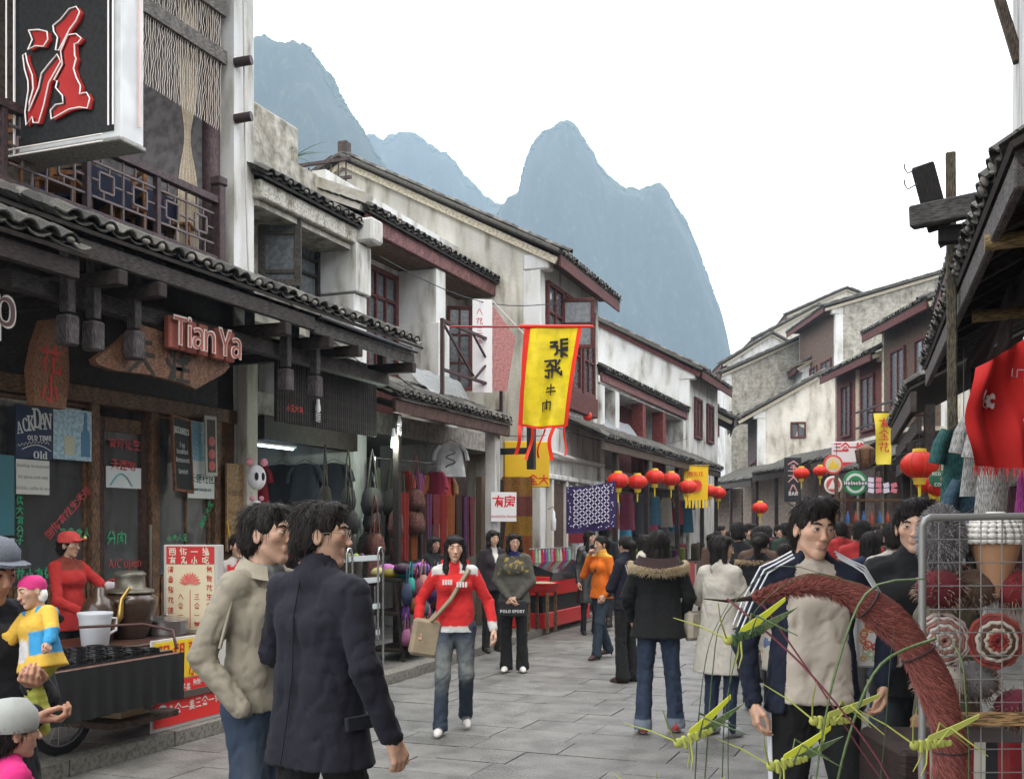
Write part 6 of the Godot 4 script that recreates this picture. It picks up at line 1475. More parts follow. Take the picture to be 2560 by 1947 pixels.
	hung(fd, fur(600, func(k: int) -> Array:
		var a := (rng.randf() - 0.5) * 3.9
		return [V.call(sin(a) * 0.2, 1.42 + rng.randf_range(-0.02, 0.02), -0.02 - cos(a) * 0.15), V.call(sin(a), 0.1, -cos(a))], 0.045, C(0.2, 0.13, 0.06), C(0.4, 0.3, 0.18)), "fur_trim", mat(C(1, 1, 1), 0.9, {vc = true}))
	person({label = "woman with gathered up hair and pale coat stooping behind the striped jacket", h = 1.56, pos = Vector3(-0.98, 0, -7.85), turn = F + 2.6, nod = 0.3, hair = "pony", cell = 0.02, legs = {c = C(0.1, 0.15, 0.25)}, tops = [{c = C(0.45, 0.41, 0.34), hem = 0.7, r = 1.1}], shoe = {c = C(0.1, 0.08, 0.06)}})
	# track jacket over a beige shirt
	var trk := C(0.013, 0.018, 0.032)
	P = person({label = "man in open navy track jacket with white stripes over a beige shirt", fem = false, h = 1.77, pos = Vector3(-0.5, 0, -4.84), turn = F + 0.02, look = 0.2, lean = -0.06, nod = 0.06, hair = "tousled", cell = 0.012, wd = 0.98, tone = Color(1.05, 1.02, 1.0), j = {el = V.call(0.34, 1.17, -0.05), wl = V.call(0.3, 0.95, 0.0), er = V.call(-0.28, 1.11, -0.03), wr = V.call(-0.26, 0.88, 0.04), kl = V.call(0.14, 0.49, 0.06), al = V.call(0.2, 0.085, 0.02), kr = V.call(-0.1, 0.49, 0.02), ar = V.call(-0.1, 0.085, -0.03)}, legs = {c = C(0.012, 0.012, 0.014), m = "", r = 1.1, cuff = 0.075}, shoe = {c = C(0.5, 0.5, 0.5)}, tops = [{c = C(0.53, 0.46, 0.38), name = "shirt", hem = 0.87, flare = 0.155, sleeve = 0.0, r = 1.03}, {c = trk, hem = 0.83, flare = 0.16, r = 1.08, open = 0.175, collar = 0.03}]})
	for k in 3:
		for sx in [-1.0, 1.0]:
			hung(P, MB.new().tube([V.call(sx * 0.09, 1.474 + k * 0.012, 0.05 - k * 0.022), V.call(sx * 0.16, 1.436 + k * 0.012, 0.052 - k * 0.024), V.call(sx * (0.2 + k * 0.01), 1.41 + k * 0.012, 0.05 - k * 0.024), V.call(sx * ((0.283 if sx > 0 else 0.262) + k * 0.013), 1.285 + k * 0.006, 0.035 - k * 0.026), V.call(sx * ((0.352 if sx > 0 else 0.303) + k * 0.012), 1.18 + k * 0.004, 0.02 - k * 0.026)], 0.0042, 5), "sleeve_stripe", mat(C(0.68, 0.68, 0.7), 0.8))
			hung(P, MB.new().tube([V.call(sx * 0.185, 0.85, 0.03 - k * 0.022), V.call(sx * (0.225 if sx > 0 else 0.185), 0.5, 0.06 - k * 0.022), V.call(sx * (0.275 if sx > 0 else 0.18), 0.12, 0.02 - k * 0.022)], 0.0045, 5), "leg_stripe", mat(C(0.6, 0.6, 0.62), 0.8))
	# companion in black with red stripes
	P = person({label = "man in black jacket with red stripes glancing aside beside the track jacket", fem = false, h = 1.78, pos = Vector3(-0.1, 0, -5.62), turn = F - 0.25, look = -0.1, lean = 0.05, hair = "tousled", cell = 0.014, j = {el = V.call(0.24, 1.14, 0.02), wl = V.call(0.12, 1.14, 0.24), er = V.call(-0.23, 1.12, 0.0), wr = V.call(-0.1, 1.1, 0.22)}, curl_l = 0.8, legs = {c = C(0.05, 0.055, 0.06)}, shoe = {c = C(0.2, 0.2, 0.2)}, tops = [{c = C(0.014, 0.012, 0.013), hem = 0.8, r = 1.08, collar = 0.04}]})
	for k in 3: hung(P, MB.new().tube([V.call(0.06 + k * 0.025, 1.45 - k * 0.01, 0.085), V.call(0.09 + k * 0.025, 1.34, 0.128), V.call(0.1 + k * 0.025, 1.22, 0.132)], 0.007, 5), "red_stripe", mat(C(0.6, 0.02, 0.03), 0.8))
	hung(P, MB.new().box(V.call(0.04, 1.14, 0.3), V.call(0.1, 0.09, 0.04), Basis(), 0.01), "snack_packet", mat(C(0.3, 0.4, 0.15), 0.5, {t = "print", s = 12.0}))
	person({label = "woman in olive coat with dark tied hair behind the wire rack", h = 1.68, pos = Vector3(0.05, 0, -5.25), turn = F - 2.2, hair = "pony", cell = 0.018, tone = Color(0.95, 0.85, 0.8), legs = {c = C(0.06, 0.07, 0.08)}, tops = [{c = C(0.16, 0.15, 0.1), hem = 0.72, r = 1.12, collar = 0.03}]})
	var pb := thing("paper_bag", "white paper bag printed with red and orange rings", "bag", Vector3(-0.24, 1.06, -5.05), F)
	part(MB.new().box(V.call(0, 0.1, 0), V.call(0.2, 0.23, 0.07), Basis(), 0.008), "bag_body", mat(C(0.66, 0.64, 0.6), 0.7), pb)
	for k in 60:
		var c: Color = [C(0.6, 0.1, 0.05), C(0.65, 0.3, 0.08), C(0.5, 0.06, 0.06), C(0.4, 0.45, 0.25)][k % 4]
		var r := rng.randf_range(0.008, 0.02)
		var ctr := V.call(rng.randf_range(-0.085, 0.085), rng.randf_range(0.0, 0.2), 0.036 + 0.0001 * k)
		var ring := MB.new()
		for a in 12:
			var d0 := V.call(cos(TAU * a / 12), sin(TAU * a / 12), 0); var d1 := V.call(cos(TAU * (a + 1) / 12), sin(TAU * (a + 1) / 12), 0)
			ring.q(ctr + d0 * r * 0.62, ctr + d0 * r, ctr + d1 * r, ctr + d1 * r * 0.62)
		part(ring, "printed_ring", mat(c, 0.7), pb)
	part(MB.new().tube([V.call(-0.05, 0.21, 0), V.call(-0.03, 0.27, 0), V.call(0.03, 0.27, 0), V.call(0.05, 0.21, 0)], 0.004, 5), "handle", mat(C(0.6, 0.58, 0.55), 0.8), pb)
	crowd(F)

func crowd(F: float) -> void:
	var w := Color(1, 1, 1)
	var proto := []
	var kinds := [["man", "short", false], ["woman", "long", true], ["man", "short", false], ["woman", "pony", true]]
	var cols := [["black", C(0.014, 0.014, 0.016)], ["navy", C(0.02, 0.028, 0.06)], ["brown", C(0.1, 0.06, 0.04)], ["grey", C(0.16, 0.16, 0.165)], ["red", C(0.4, 0.03, 0.03)], ["cream", C(0.5, 0.46, 0.4)], ["dark green", C(0.03, 0.05, 0.035)], ["blue", C(0.05, 0.1, 0.25)]]
	var k := 0
	# [pixel-free plan places: x, z, turn]
	var spots := [[-5.05, -16.9, 2.9], [-3.55, -13.7, 1.2], [-1.75, -11.6, 2.6], [-1.15, -11.2, 3.3], [-0.75, -12.2, 2.8], [-0.55, -10.3, 3.0], [-2.3, -14.5, 0.2], [-1.5, -14.2, 3.2], [-0.9, -15.0, 2.4], [-2.9, -16.5, 3.4], [-1.9, -17.5, 3.0], [-1.1, -18.3, 2.9], [-0.5, -17.1, 0.6], [-3.6, -18.6, 3.3], [-2.6, -19.6, 0.3], [-1.6, -20.4, 3.1], [-0.7, -20.8, 2.7], [-4.2, -21.5, 1.6], [-3.2, -22.4, 3.0], [-2.2, -23.0, 3.3], [-1.2, -23.8, 0.5], [-4.7, -24.8, 2.0], [-3.7, -25.8, 3.2], [-2.6, -26.5, 3.0], [-1.6, -27.2, 0.2], [-4.9, -29.0, 2.6], [-3.9, -30.2, 3.1], [-2.9, -31.0, 0.4], [-1.9, -31.8, 3.0], [-5.0, -33.5, 3.2], [-4.0, -34.6, 0.1], [-3.0, -35.5, 3.0], [-5.6, -38.0, 3.4], [-4.4, -39.0, 3.0], [-0.2, -13.2, 2.2], [-4.9, -19.8, 1.8], [-5.0, -26.9, 1.5], [-0.1, -22.0, 4.4], [-3.4, -28.4, 0.3], [-2.1, -34.0, 3.2], [-0.3, -8.9, 3.1], [-0.1, -11.2, 3.6], [-2.2, -12.9, 3.1], [-1.3, -13.0, 0.3], [-0.6, -13.9, 3.0], [-1.9, -15.8, 2.7], [-1.3, -16.4, 3.3], [-0.6, -16.0, 0.4], [-2.3, -18.2, 3.2], [-0.9, -19.2, 2.8], [-2.0, -21.4, 0.2], [-3.1, -20.8, 3.0], [-1.4, -22.2, 3.2], [-2.8, -24.2, 2.9], [-1.9, -25.2, 3.1], [-3.3, -27.4, 2.8], [-2.3, -29.2, 3.2], [-4.2, -27.9, 3.0], [-3.4, -33.0, 3.0], [-4.6, -36.2, 2.9]]
	for s in spots:
		var kd: Array = kinds[k % 4]
		var cl: Array = cols[(k * 5 + k / 7) % 8]
		var lab := "%s in %s jacket %s in the street crowd" % [kd[0], cl[0], "walking away" if s[2] > 2.0 and s[2] < 4.0 else ("coming nearer" if s[2] < 1.0 else "turned sideways")]
		var o: Node3D
		if k < 4:
			o = person({label = lab, fem = kd[2], h = 1.0, pos = Vector3.ZERO, turn = 0.0, hair = kd[1], cell = 0.024, group = "people in the street crowd", j = {} if k % 2 else {kl = Vector3(0.1, 0.5, 0.1), al = Vector3(0.1, 0.09, 0.14), kr = Vector3(-0.1, 0.49, -0.04), ar = Vector3(-0.1, 0.13, -0.18)}, legs = {c = w, m = ""}, tops = [{c = w, hem = 0.82, r = 1.08, collar = 0.03}], shoe = {c = C(0.04, 0.035, 0.03)}})
			proto.append(o)
		else:
			o = copy(proto[k % 4], Vector3.ZERO, 0.0, lab, "people in the street crowd")
			o.set_meta("category", "person")
		var hh := (1.56 if kd[2] else 1.68) + rng.randf_range(-0.05, 0.07)
		o.position = Vector3(s[0], 0, s[1]); o.rotation.y = F + s[2]; o.scale = Vector3.ONE * hh
		for c in o.get_children():
			if String(c.name).begins_with("jacket"): c.material_override = mat(cl[1], 0.9, {t = "speck", s = 9.0})
			elif String(c.name).begins_with("trousers"): c.material_override = mat([C(0.02, 0.02, 0.022), C(0.04, 0.055, 0.09), C(0.07, 0.065, 0.06)][k % 3], 0.9, {t = "speck", s = 9.0})
		k += 1
const FX := Basis(Vector3(0, 0, -1), Vector3(0, 1, 0), Vector3(1, 0, 0))   # lies on a wall that faces the street from the far side

func card(called: String, label: String, cat: String, at: Vector3, w: float, h: float, mt: Material, b := FX, th := 0.006) -> Node3D:
	var o := thing(called, label, cat, at)
	o.basis = b
	part(MB.new().box(Vector3.ZERO, Vector3(w, h, th), Basis(), 0.001), "sheet", mt, o)
	return o

func ink(o: Node3D, s: String, x: float, y: float, sz: float, c: Color, dn := false, wt := 0.11, z := 0.005, step := 1.18, called := "lettering") -> void:
	for k in s.length():
		var b := MB.new()
		glyph(b, s[k], Vector3(x, y, z) + (Vector3(0, -sz * step * k, 0) if dn else Vector3(sz * step * k, 0, 0)), Vector3(sz, 0, 0), Vector3(0, sz, 0), wt)
		part(b, called, mat(c, 0.7), o)

func bar_front() -> void:
	var wht := C(0.62, 0.63, 0.62)
	var o := card("whisky_poster", "navy poster with big white arched lettering on the bar window", "poster", Vector3(-7.53, 2.52, -7.38), 0.42, 0.47, mat(C(0.012, 0.025, 0.075), 0.5))
	var wm := mat(wht, 0.6)
	var k := 0
	for ch in ["A", "C", "K", "D", "A", "N"]:
		var l := latin(ch, [0.09, 0.1, 0.115, 0.15, 0.12, 0.12][k], wm, o, Vector3(-0.17 + k * 0.064 + (0.01 if k > 2 else 0.0), 0.03 + [0.0, 0.03, 0.05, 0.1, 0.075, 0.085][k], 0.006), Basis(Vector3(0, 0, 1), 0.2 - k * 0.04).scaled_local(Vector3(0.75, 1.25, 1)), true)
		k += 1
	latin("OLD TIME", 0.045, wm, o, Vector3(0.06, -0.045, 0.006), Basis(Vector3(0, 0, 1), 0.05), false)
	latin("Old", 0.07, wm, o, Vector3(0.07, -0.2, 0.006), Basis(), true)
	var arc := []
	for j in 13: arc.append(Vector3(-0.14 + j * 0.028, -0.17 + 0.06 * sin(PI * j / 14.0 + 0.2), 0.005))
	part(MB.new().tube(arc, 0.005, 5), "arc_line", wm, o)
	arc = []
	for j in 30: arc.append(Vector3(-0.19 + j * 0.0125, -0.13 + 0.05 * sin(j / 29.0 * 2.0) + 0.014 * sin(j * 1.9), 0.005))
	part(MB.new().tube(arc, 0.003, 5), "script_line", wm, o)
	o = card("bottle_poster", "pale blue poster showing a tall bottle beside a glass", "poster", Vector3(-7.53, 2.54, -7.86), 0.51, 0.48, mat(C(0.4, 0.58, 0.66), 0.45, {t = "mottle", s = 2.5}))
	part(MB.new().plate(PackedVector2Array([Vector2(0.09, -0.2), Vector2(0.2, -0.2), Vector2(0.2, 0.02), Vector2(0.165, 0.07), Vector2(0.16, 0.22), Vector2(0.13, 0.22), Vector2(0.125, 0.07), Vector2(0.09, 0.02)]), 0.003, Transform3D(Basis(), Vector3(0, 0, 0.004))), "printed_bottle", mat(C(0.08, 0.22, 0.36), 0.5, {t = "mottle", s = 9.0}), o)
	part(MB.new().plate(PackedVector2Array([Vector2(-0.12, -0.2), Vector2(0.0, -0.2), Vector2(0.01, -0.02), Vector2(-0.13, -0.02)]), 0.003, Transform3D(Basis(), Vector3(0, 0, 0.004))), "printed_glass", mat(C(0.55, 0.58, 0.4), 0.5, {t = "mottle", s = 9.0}), o)
	o = card("paper_notice", "white paper notice with faint grey lines under the navy poster", "notice", Vector3(-7.53, 2.12, -7.37), 0.38, 0.31, mat(C(0.6, 0.6, 0.55), 0.8))
	latin("Rooftop Restaurant", 0.03, mat(C(0.35, 0.35, 0.34), 0.8), o, Vector3(0, 0.1, 0.004), Basis(), true, false)
	latin("No pizza and only", 0.03, mat(C(0.35, 0.35, 0.34), 0.8), o, Vector3(0, 0.0, 0.004), Basis(), true, false)
	latin("drinks, coffee & rice", 0.03, mat(C(0.35, 0.35, 0.34), 0.8), o, Vector3(0, -0.1, 0.004), Basis(), true, false)
	o = card("teal_poster", "narrow teal poster at the edge of the bar window", "poster", Vector3(-7.53, 1.95, -7.08), 0.16, 0.7, mat(C(0.05, 0.2, 0.24), 0.5, {t = "grime", s = 6.0}))
	o = card("small_notice", "small blue and white notice under the teal poster", "notice", Vector3(-7.53, 1.45, -7.08), 0.16, 0.25, mat(C(0.5, 0.58, 0.62), 0.6, {t = "mottle", s = 9.0}))
	var gn := C(0.03, 0.3, 0.13); var rd := C(0.4, 0.05, 0.05)
	for q in [["你大有分子", -7.2, 1.95, 0.075, gn, true, "green characters painted down the bar window beside the teal poster"], ["三份走人", -7.7, 1.66, 0.085, gn, false, "green characters painted across the bar window over the red cap"], ["花小有你", -7.2, 1.3, 0.09, gn, false, "green characters painted low on the bar window"], ["小大人金", -9.2, 1.6, 0.07, gn, false, "small green characters painted on the window under the chalkboard"]]:
		o = thing("window_writing", q[6], "lettering", Vector3(-7.555, q[2], q[1])); o.basis = FX
		ink(o, q[0], 0, 0, q[3], q[4], q[5], 0.15)
	o = thing("window_writing", "slanting red characters painted up the bar window", "lettering", Vector3(-7.555, 1.62, -7.52)); o.basis = FX * Basis(Vector3(0, 0, 1), 0.72)
	ink(o, "西街有花生天涯", 0, 0, 0.085, rd, false, 0.16)
	o = thing("window_writing", "slanting green characters painted up the window beside the white poster", "lettering", Vector3(-7.555, 1.7, -9.72)); o.basis = FX * Basis(Vector3(0, 0, 1), 0.95)
	ink(o, "西小大金", 0, 0, 0.075, gn, false, 0.16)
	o = thing("door_writing", "red and green characters on the bar door glass", "lettering", Vector3(-7.58, 2.5, -8.34)); o.basis = FX
	ink(o, "有开话生", 0.02, 0.06, 0.1, rd, false, 0.14)
	ink(o, "天涯吧", 0.06, -0.15, 0.1, rd, false, 0.14)
	ink(o, "分页"[0] + "肉", 0.0, -0.87, 0.12, gn, false, 0.13)
	latin("A/C open", 0.085, mat(rd, 0.7), o, Vector3(0.26, -1.19, 0.005), Basis(), false, false)
	ink(o, "空调开放", 0.02, -1.33, 0.11, rd, false, 0.14)
	o = card("door_sticker", "white sticker with a pale blue arch on the bar door", "sticker", Vector3(-7.578, 2.17, -8.58), 0.5, 0.21, mat(C(0.58, 0.62, 0.6), 0.6))
	var ar := []
	for j in 9: ar.append(Vector3(-0.2 + j * 0.04, -0.08 + 0.12 * sin(PI * j / 8.0), 0.005))
	part(MB.new().tube(ar, 0.015, 5, true, 0.2), "printed_arch", mat(C(0.15, 0.4, 0.45), 0.6), o)
	o = thing("chalkboard", "tall chalkboard in an orange wooden frame hung by the bar door", "sign", Vector3(-7.4, 2.44, -9.25)); o.basis = FX * Basis.from_euler(Vector3(-0.06, 0.25, -0.03))
	part(MB.new().box(Vector3.ZERO, Vector3(0.42, 0.76, 0.012)), "slate", mat(C(0.012, 0.013, 0.013), 0.8, {t = "grime", s = 4.0}), o)
	var fm := wood(C(0.28, 0.1, 0.04), 1)
	for s in [-1, 1]:
		part(MB.new().box(Vector3(s * 0.215, 0, 0.004), Vector3(0.03, 0.8, 0.03), Basis(), 0.004), "frame_side", fm, o)
		part(MB.new().box(Vector3(0, s * 0.385, 0.004), Vector3(0.4, 0.03, 0.03), Basis(), 0.004), "frame_rail", fm, o)
	latin("JACK DANIEL'S", 0.05, mat(C(0.6, 0.6, 0.55), 0.8), o, Vector3(0, 0.25, 0.008), Basis().scaled_local(Vector3(0.7, 1.4, 1)), true)
	for q in [["7 up", 0.1], ["breakfast", 0.03], ["Restaurant", -0.06], ["Service!", -0.18]]: latin(q[0], 0.05, mat(C(0.45, 0.45, 0.43), 0.9), o, Vector3(0, q[1], 0.008), Basis(Vector3(0, 0, 1), 0.04), false, false)
	o = card("website_poster", "white and blue poster with dark characters beside the chalkboard", "poster", Vector3(-7.53, 2.41, -9.74), 0.46, 0.84, mat(C(0.6, 0.62, 0.58), 0.6))
	part(MB.new().box(Vector3(0, 0.2, 0.004), Vector3(0.44, 0.42, 0.002)), "printed_panel", mat(C(0.3, 0.52, 0.62), 0.6, {t = "mottle", s = 4.0}), o)
	ink(o, "天涯社区", -0.21, -0.15, 0.095, C(0.03, 0.1, 0.09))
	latin("www.tianya.cn", 0.038, mat(C(0.05, 0.12, 0.12), 0.8), o, Vector3(0, -0.32, 0.005), Basis(), false, false)
	o = card("dot_plaque", "narrow grey plaque with three red discs", "sign", Vector3(-7.45, 2.57, -9.8), 0.2, 0.66, mat(C(0.42, 0.4, 0.36), 0.7), FX * Basis(Vector3(0, 0, 1), 0.03), 0.02)
	part(MB.new().box(Vector3(0, 0, 0.011), Vector3(0.14, 0.58, 0.004)), "dark_strip", mat(C(0.06, 0.04, 0.035), 0.7), o)
	for y in [0.05, -0.09, -0.22]: part(MB.new().lathe([Vector2(0, 0.006), Vector2(0.055, 0.006), Vector2(0.058, 0)], 18, Transform3D(Basis(Vector3.RIGHT, PI / 2), Vector3(0, y, 0.012))), "red_disc", mat(C(0.45, 0.08, 0.07), 0.6), o)
	ink(o, "金天", -0.055, 0.26, 0.05, C(0.5, 0.45, 0.2))
	o = card("carved_board", "tan wooden notice board with dark carved characters beside the bar post", "sign", Vector3(-7.46, 1.9, -10.25), 0.32, 1.0, mat(C(0.3, 0.18, 0.08), 0.7, {t = "mottle", s = 3.0}), FX, 0.025)
	for q in [["天涯社区", 0.2], ["大小西街", -0.03], ["有名金花", -0.2], ["开放空房", -0.3]]: ink(o, q[0], -0.14, q[1], 0.06, C(0.08, 0.045, 0.02), false, 0.1, 0.015)
	o = solo(MB.new().tube([Vector3(-7.3, 0.2, -10.28), Vector3(-7.42, 1.75, -10.05)], 0.012, 6), "yellow_stick", mat(C(0.6, 0.33, 0.03), 0.6), "long yellow stick leaning on the tan notice board", "stick")
	# hanging carved plank and letters
	o = thing("carved_plank_sign", "rough hewn brown plank with dark brush characters hung under the awning", "sign", Vector3(-6.3, 0, 0)); o.basis = Basis(Vector3(0, 0, -1), Vector3.UP, Vector3(1, 0, 0))
	var py := PackedVector2Array()
	for p in [[7.24, 3.38], [7.6, 3.36], [8.24, 3.36], [8.36, 3.3], [8.49, 3.2], [8.4, 3.12], [7.98, 2.92], [7.9, 2.94], [7.68, 2.96], [7.35, 2.97], [6.95, 2.95], [6.76, 2.97], [6.73, 3.01], [7.0, 3.18]]: py.append(Vector2(p[0], p[1]))
	part(MB.new().plate(py, 0.07), "plank", mat(C(0.26, 0.12, 0.06), 0.65, {t = "grain", s = Vector3(1.2, 9, 9), n = "ngrain", nv = 0.4, d = "mottle", ds = 1.5}), o)
	ink(o, "天涯", 7.12, 3.27, 0.3, C(0.018, 0.016, 0.012), false, 0.12, 0.074, 1.55, "brush_characters")
	o = thing("letter_sign", "red backed outline letters spelling a name along the awning beam", "sign", Vector3(-6.12, 3.22, -7.52)); o.basis = FX
	var x := 0.0
	k = 0
	for ch in ["T", "i", "a", "n", "Y", "a"]:
		var w: float = [0.17, 0.08, 0.16, 0.16, 0.18, 0.16][k]
		part(MB.new().box(Vector3(x + w * 0.5 - 0.03, 0.14, -0.05), Vector3(w * 0.8, 0.28, 0.06), Basis(), 0.01), "letter_back", mat(C(0.36, 0.1, 0.07), 0.6, {t = "grime", s = 4.0}), o)
		latin(ch, 0.26, mat(C(0.7, 0.62, 0.55), 0.4), o, Vector3(x + w * 0.5, 0.15, 0.02), Basis(), false, true, "letter")
		latin(ch, 0.245, mat(C(0.33, 0.08, 0.06), 0.5), o, Vector3(x + w * 0.5, 0.15, 0.024), Basis(), false, false, "letter_core")
		x += w + (0.06 if k == 3 else 0.0)
		k += 1
	o = thing("letter_sign", "pale outline letter at the end of the neighbouring awning", "sign", Vector3(-6.12, 3.1, -5.7)); o.basis = FX
	latin("p", 0.3, mat(C(0.6, 0.57, 0.52), 0.4), o, Vector3(0.03, 0.12, 0), Basis(), false, true, "letter")
	latin("p", 0.28, mat(C(0.1, 0.03, 0.03), 0.4), o, Vector3(0.03, 0.12, 0.004), Basis(), false, false, "letter_core")
	o = thing("carved_column", "upright slab of brown wood with red painted characters before the bar", "sign", Vector3(-6.6, 0, 0)); o.basis = FX
	py = PackedVector2Array()
	for p in [[6.4, 2.62], [6.37, 2.9], [6.42, 3.1], [6.5, 3.3], [6.66, 3.34], [6.74, 3.2], [6.76, 2.9], [6.72, 2.62]]: py.append(Vector2(p[0], p[1]))
	part(MB.new().plate(py, 0.08), "slab", mat(C(0.2, 0.085, 0.035), 0.65, {t = "grain", s = Vector3(9, 1.2, 9), n = "ngrain", nv = 0.4}), o)
	ink(o, "花小", 6.45, 3.1, 0.2, C(0.3, 0.03, 0.02), true, 0.14, 0.085)
	# neighbouring awning on the near side
	o = thing("neighbour_awning", "short tiled awning of the next house with upturned edge tiles", "awning")
	tiles(o, "awning_roof", Vector3(-5.58, 3.62, -3.6), Vector3(-5.58, 3.62, -5.98), Vector3(-1.8, 0.7, 0), {rows = 4, most = 120, plug = 0.5})
	wall(o, "fascia", wood(BROWN, 2), -5.7, -5.64, 3.42, 3.56, -5.95, -3.6, 0.01)
	for z in [-4.2, -5.0, -5.8]: part(MB.new().bar(Vector3(-7.4, 4.15, z), Vector3(-5.7, 3.5, z), 0.06, 0.08), "rafter", wood(BROWN, 0), o)

func snack_cart() -> void:
	var cart := thing("snack_cart", "three wheeled snack cart with a black tray and red and yellow side panel", "cart")
	var bk := mat(C(0.012, 0.012, 0.012), 0.5, {t = "speck", s = 4.0})
	part(MB.new().box(Vector3(-6.1, 0.74, -7.05), Vector3(0.85, 0.06, 1.55), Basis(), 0.008), "counter", wood(C(0.12, 0.055, 0.035), 2, 0.45), cart)
	part(MB.new().box(Vector3(-5.6, 0.72, -5.8), Vector3(0.78, 0.05, 1.4), Basis(), 0.006), "tray", wood(C(0.2, 0.075, 0.035), 2, 0.4), cart)
	part(MB.new().box(Vector3(-5.6, 0.752, -5.8), Vector3(0.7, 0.02, 1.32)), "black_top", mat(C(0.008, 0.008, 0.009), 0.12, {sp = 0.6}), cart)
	for a in 4:
		for b in 7: part(MB.new().lathe([Vector2(0, 0.004), Vector2(0.05, 0.006), Vector2(0.066, 0.022), Vector2(0.07, 0.022), Vector2(0.07, 0.0)], 12, Transform3D(Basis(), Vector3(-5.86 + a * 0.17, 0.763, -5.25 - b * 0.18))), "cake_mould", mat(C(0.02, 0.02, 0.02), 0.15, {met = 0.6}), cart)
	part(MB.new().sheet(40, 3, func(s, t): return Vector3(-5.2 + 0.015 * sin(s * 60.0) * t, 0.74 - t * 0.34, -5.1 - s * 1.42)), "skirt", mat(C(0.008, 0.008, 0.008), 0.7), cart)
	part(MB.new().sheet(20, 3, func(s, t): return Vector3(-5.95 + s * 0.75, 0.74 - t * 0.34, -6.53 + 0.012 * sin(s * 40.0) * t)), "skirt", mat(C(0.008, 0.008, 0.008), 0.7), cart)
	part(MB.new().tube([Vector3(-5.9, 0.93, -6.2), Vector3(-5.55, 0.94, -6.5), Vector3(-5.3, 0.9, -6.52), Vector3(-5.28, 0.76, -6.54)], 0.012, 6), "rail", mat(C(0.06, 0.025, 0.02), 0.5), cart)
	for z in [-5.3, -6.3, -7.7]:
		for xx in [-5.35 if z > -7 else -5.65, -6.4]: part(MB.new().bar(Vector3(xx, 0.34, z), Vector3(xx, 0.72, z), 0.04, 0.04), "frame_post", mat(C(0.08, 0.06, 0.05), 0.6), cart)
	for xx in [-5.5, -6.4]: part(MB.new().bar(Vector3(xx, 0.36, -5.2), Vector3(xx, 0.36, -7.75), 0.05, 0.05), "frame_rail", mat(C(0.08, 0.06, 0.05), 0.6), cart)
	part(MB.new().box(Vector3(-6.0, 0.5, -7.1), Vector3(0.7, 0.34, 1.0), Basis(), 0.01), "red_bin", mat(C(0.4, 0.03, 0.02), 0.5, {t = "grime", s = 2.0}), cart)
	part(MB.new().box(Vector3(-5.62, 0.27, -6.3), Vector3(0.55, 0.05, 0.7), Basis(), 0.005), "lower_shelf", wood(C(0.1, 0.06, 0.04), 2), cart)
	for p in [[-5.62, -5.75, 0.3], [-6.35, -5.75, 0.3], [-5.75, -7.28, 0.22]]:
		var w := Node3D.new(); w.name = "wheel"; cart.add_child(w, true)
		w.position = Vector3(p[0], 0.1 + p[2], p[1]); w.rotation.z = PI / 2
		var r: float = p[2]
		part(MB.new().lathe([Vector2(r - 0.05, -0.02), Vector2(r, -0.018), Vector2(r + 0.006, 0), Vector2(r, 0.018), Vector2(r - 0.05, 0.02), Vector2(r - 0.05, -0.02)], 28), "tyre", mat(C(0.02, 0.02, 0.02), 0.8), w)
		part(MB.new().lathe([Vector2(r - 0.065, -0.012), Vector2(r - 0.048, -0.015), Vector2(r - 0.048, 0.015), Vector2(r - 0.065, 0.012)], 28), "rim", mat(C(0.35, 0.35, 0.36), 0.35, {met = 0.8}), w)
		var sp := MB.new()
		for k in 16: sp.tube([Vector3(cos(TAU * k / 16) * 0.02, 0.012 * (1 if k % 2 else -1), sin(TAU * k / 16) * 0.02), Vector3(cos(TAU * (k + 0.7) / 16) * (r - 0.06), 0, sin(TAU * (k + 0.7) / 16) * (r - 0.06))], 0.0018, 4, false)
		part(sp, "spokes", mat(C(0.4, 0.4, 0.42), 0.35, {met = 0.8}), w)
		part(MB.new().tube([Vector3(0, -0.05, 0), Vector3(0, 0.05, 0)], 0.022, 10), "hub", mat(C(0.3, 0.3, 0.3), 0.4, {met = 0.7}), w)
	# side panel
	var pn := thing("cart_panel", "yellow over red side panel with characters fixed to the snack cart", "sign", Vector3(-5.5, 0.46, -7.0)); pn.basis = FX * Basis(Vector3(0, 0, 1), 0.0)
	part(MB.new().box(Vector3(0, 0, -0.012), Vector3(0.94, 0.7, 0.02), Basis(), 0.003), "board", mat(C(0.5, 0.48, 0.45), 0.6), pn)
	part(MB.new().box(Vector3(-0.06, 0.18, 0.002), Vector3(0.78, 0.3, 0.006)), "yellow_panel", mat(C(0.72, 0.5, 0.02), 0.5), pn)
	part(MB.new().box(Vector3(0, -0.15, 0.003), Vector3(0.9, 0.34, 0.006)), "red_panel", mat(C(0.6, 0.025, 0.02), 0.5), pn)
	ink(pn, "阳朔西街", -0.41, 0.31, 0.12, C(0.55, 0.02, 0.02), false, 0.13, 0.008, 1.5)
	ink(pn, "有名小吃", -0.41, 0.15, 0.11, C(0.55, 0.02, 0.02), false, 0.13, 0.008, 1.6)
	ink(pn, "清香桂花莲子羹", -0.43, -0.02, 0.052, C(0.66, 0.6, 0.55), false, 0.13, 0.009, 1.1)
	ink(pn, "核桃一花生一芝麻糊", 0.0, 0.0, 0.044, C(0.66, 0.6, 0.55), false, 0.13, 0.009, 1.08)
	ink(pn, "八合一羹", -0.3, -0.16, 0.07, C(0.66, 0.6, 0.55), false, 0.13, 0.009)
	ink(pn, "三合一糊", 0.03, -0.15, 0.07, C(0.66, 0.6, 0.55), false, 0.13, 0.009)
